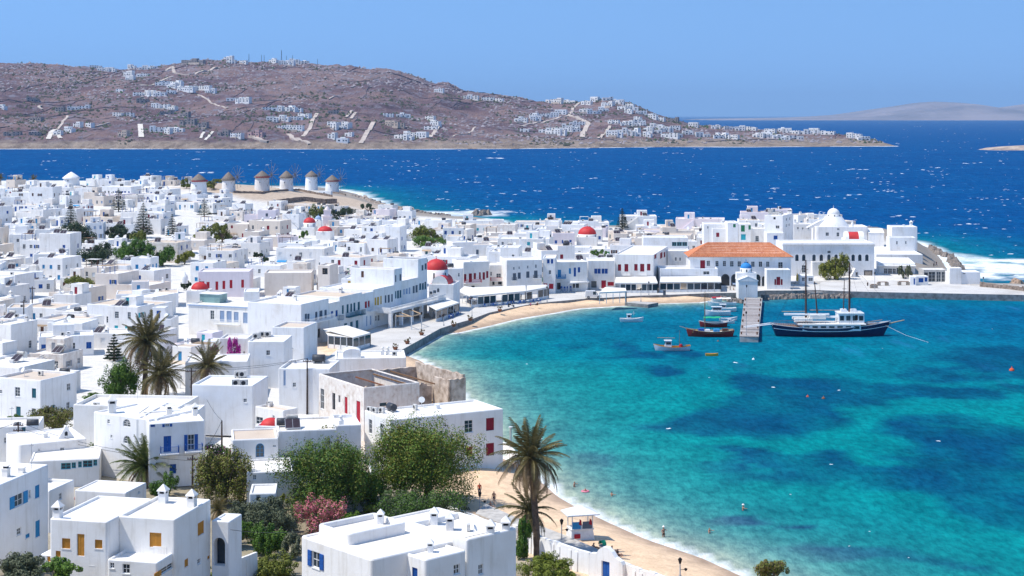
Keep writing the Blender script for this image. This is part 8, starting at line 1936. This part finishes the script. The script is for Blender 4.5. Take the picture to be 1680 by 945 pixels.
# ------------------------------------------------------------------ labels that single out each house and villa
ORD = ['', 'second ', 'third ', 'fourth ', 'fifth ', 'sixth ', 'seventh ', 'eighth ', 'ninth ', 'tenth ', 'eleventh ', 'twelfth ', 'thirteenth ', 'fourteenth ', 'fifteenth ', 'sixteenth ', 'seventeenth ', 'eighteenth ', 'nineteenth ', 'twentieth ']
def tell(items, marks, side):
    by = {}
    for it in items:
        m = min(marks, key=lambda q: math.hypot(it['x']-q[1], 2.2*(it['y']-q[2]))); dx, dy = it['x']-m[1], it['y']-m[2]
        rel = ('behind ' if dy < 0 else 'in front of ') if abs(dy)*2.2 > abs(dx) else (side[0] if dx > 0 else side[1])
        by.setdefault((m[0], rel), []).append((math.hypot(dx, 2.2*dy), it))
    for (m, rel), lst in by.items():
        lst.sort(key=lambda q: q[0])
        for k, (_, it) in enumerate(lst):
            s = ' '.join((it['what']+', '+(ORD[k] if k < 20 else 'next ')+rel+m).split())
            if len(s.split()) > 16: s = s.replace(' framed windows', ' windows').replace(' slate grey', ' slate').replace('on the harbour side of', 'bayward of').replace('on the inland side of', 'inland of').replace('on the open sea side of', 'seaward of')
            it['o']['label'] = s
CN = dict(blue='deep blue shutters', sky='bright blue shutters', white='white framed windows', brown='brown woodwork', red='dark red shutters', green='green shutters', teal='dark teal shutters', cyan='turquoise woodwork', slate='slate grey shutters', grey='grey shutters', lblue='pale blue shutters')
for f in FILL:
    w_ = {'whitewash': 'white', 'cream_wash': 'cream', 'pale_pink_wash': 'pale pink', 'old_plaster': 'weathered'}[f['wall']]
    f['what'] = f['feats'][0]+' '+w_+' house with '+CN[f['col']]
MARKS = [('the tallest tiered pine', 235, 375), ('the feathery skyline pine', 195, 338), ('the pale feathery pine', 116, 372), ('the thin mill pine', 335, 350), ('the wide green tree', 222, 420), ('the conical white mill', 117, 302), ('the lone bushy tree', 128, 478), ('the wide red dome', 323, 480), ('the striped belfry', 537, 380), ('the third windmill', 430, 312),
 ('the dark round tree', 700, 395), ('the large red dome', 963, 395), ('the sea pine', 1020, 365), ('the tan roofed tall house', 620, 450), ('the pale blue mansion', 360, 520), ('the largest town palm', 240, 600), ('the gabled belfry house', 90, 700), ('the blue balconied house', 290, 720), ('the roofless ruin', 640, 640), ('the crimson shuttered balcony', 820, 440), ('the four attic windows', 890, 440),
 ('the maroon shuttered house', 1040, 425), ('the tower house', 1260, 370), ('the pink house', 370, 455), ('the magenta bougainvillea', 383, 570), ('the rounded chapel cluster', 1370, 370), ('the tiled town hall', 1215, 440), ('the olive brown roof tree', 338, 390), ('the last windmill', 545, 315), ('the first windmill', 326, 315), ('the yellow roof door', 600, 460), ('the tall cream house', 530, 445), ('the blue casement house', 985, 450), ('the red harbour church', 710, 470)]
tell(FILL, MARKS, ('on the harbour side of ', 'on the inland side of '))
for v in VILLA:
    st = ('white', 'grey stone', 'rose', 'beige stone')[v['style']]
    v['what'] = (('single block', 'two block', 'three block', 'long four block')[v['n']-1])+' '+st+' villa'+(' of two storeys' if v['two'] else '')
VM = [('the tallest radio mast', 462, 100), ('the ridge road', 270, 125), ('the curving summit road', 330, 115), ('the pale shore ramp', 232, 215), ('the stone ramp corner', 85, 220), ('the isolated wide villa', 128, 180), ('the rose villa', 423, 222), ('the zigzag shore road', 500, 210), ('the beige tower villa', 202, 215), ('the hillside terraces', 300, 190), ('the broad concrete slipway', 600, 220), ('the narrow slipway', 715, 215), ('the lone ridge villa', 720, 148), ('the headland crest', 1000, 163), ('the headland bend', 950, 210), ('the stepped villas', 925, 208), ('the headland cliffs', 1080, 220), ('the twin blocks', 1210, 212), ('the low point', 1310, 225), ('the headland tip', 1400, 228), ('the saddle villas', 235, 115)]
tell(VILLA, VM, ('on the open sea side of ', 'on the inland side of '))

# ------------------------------------------------------------------ haze
hm = bpy.data.materials.new('haze'); hm.use_nodes = True; hn = hm.node_tree.nodes; hn.clear()
pv = hn.new('ShaderNodeVolumePrincipled'); ho = hn.new('ShaderNodeOutputMaterial')
pv.inputs['Color'].default_value = (.42, .68, 1, 1); pv.inputs['Density'].default_value = 3.8e-5
hm.node_tree.links.new(pv.outputs[0], ho.inputs['Volume'])
mb = MB(); mb.box(-46000, -200, -4, 46000, 63000, 900)
mb.build('haze', [hm], kind='stuff')
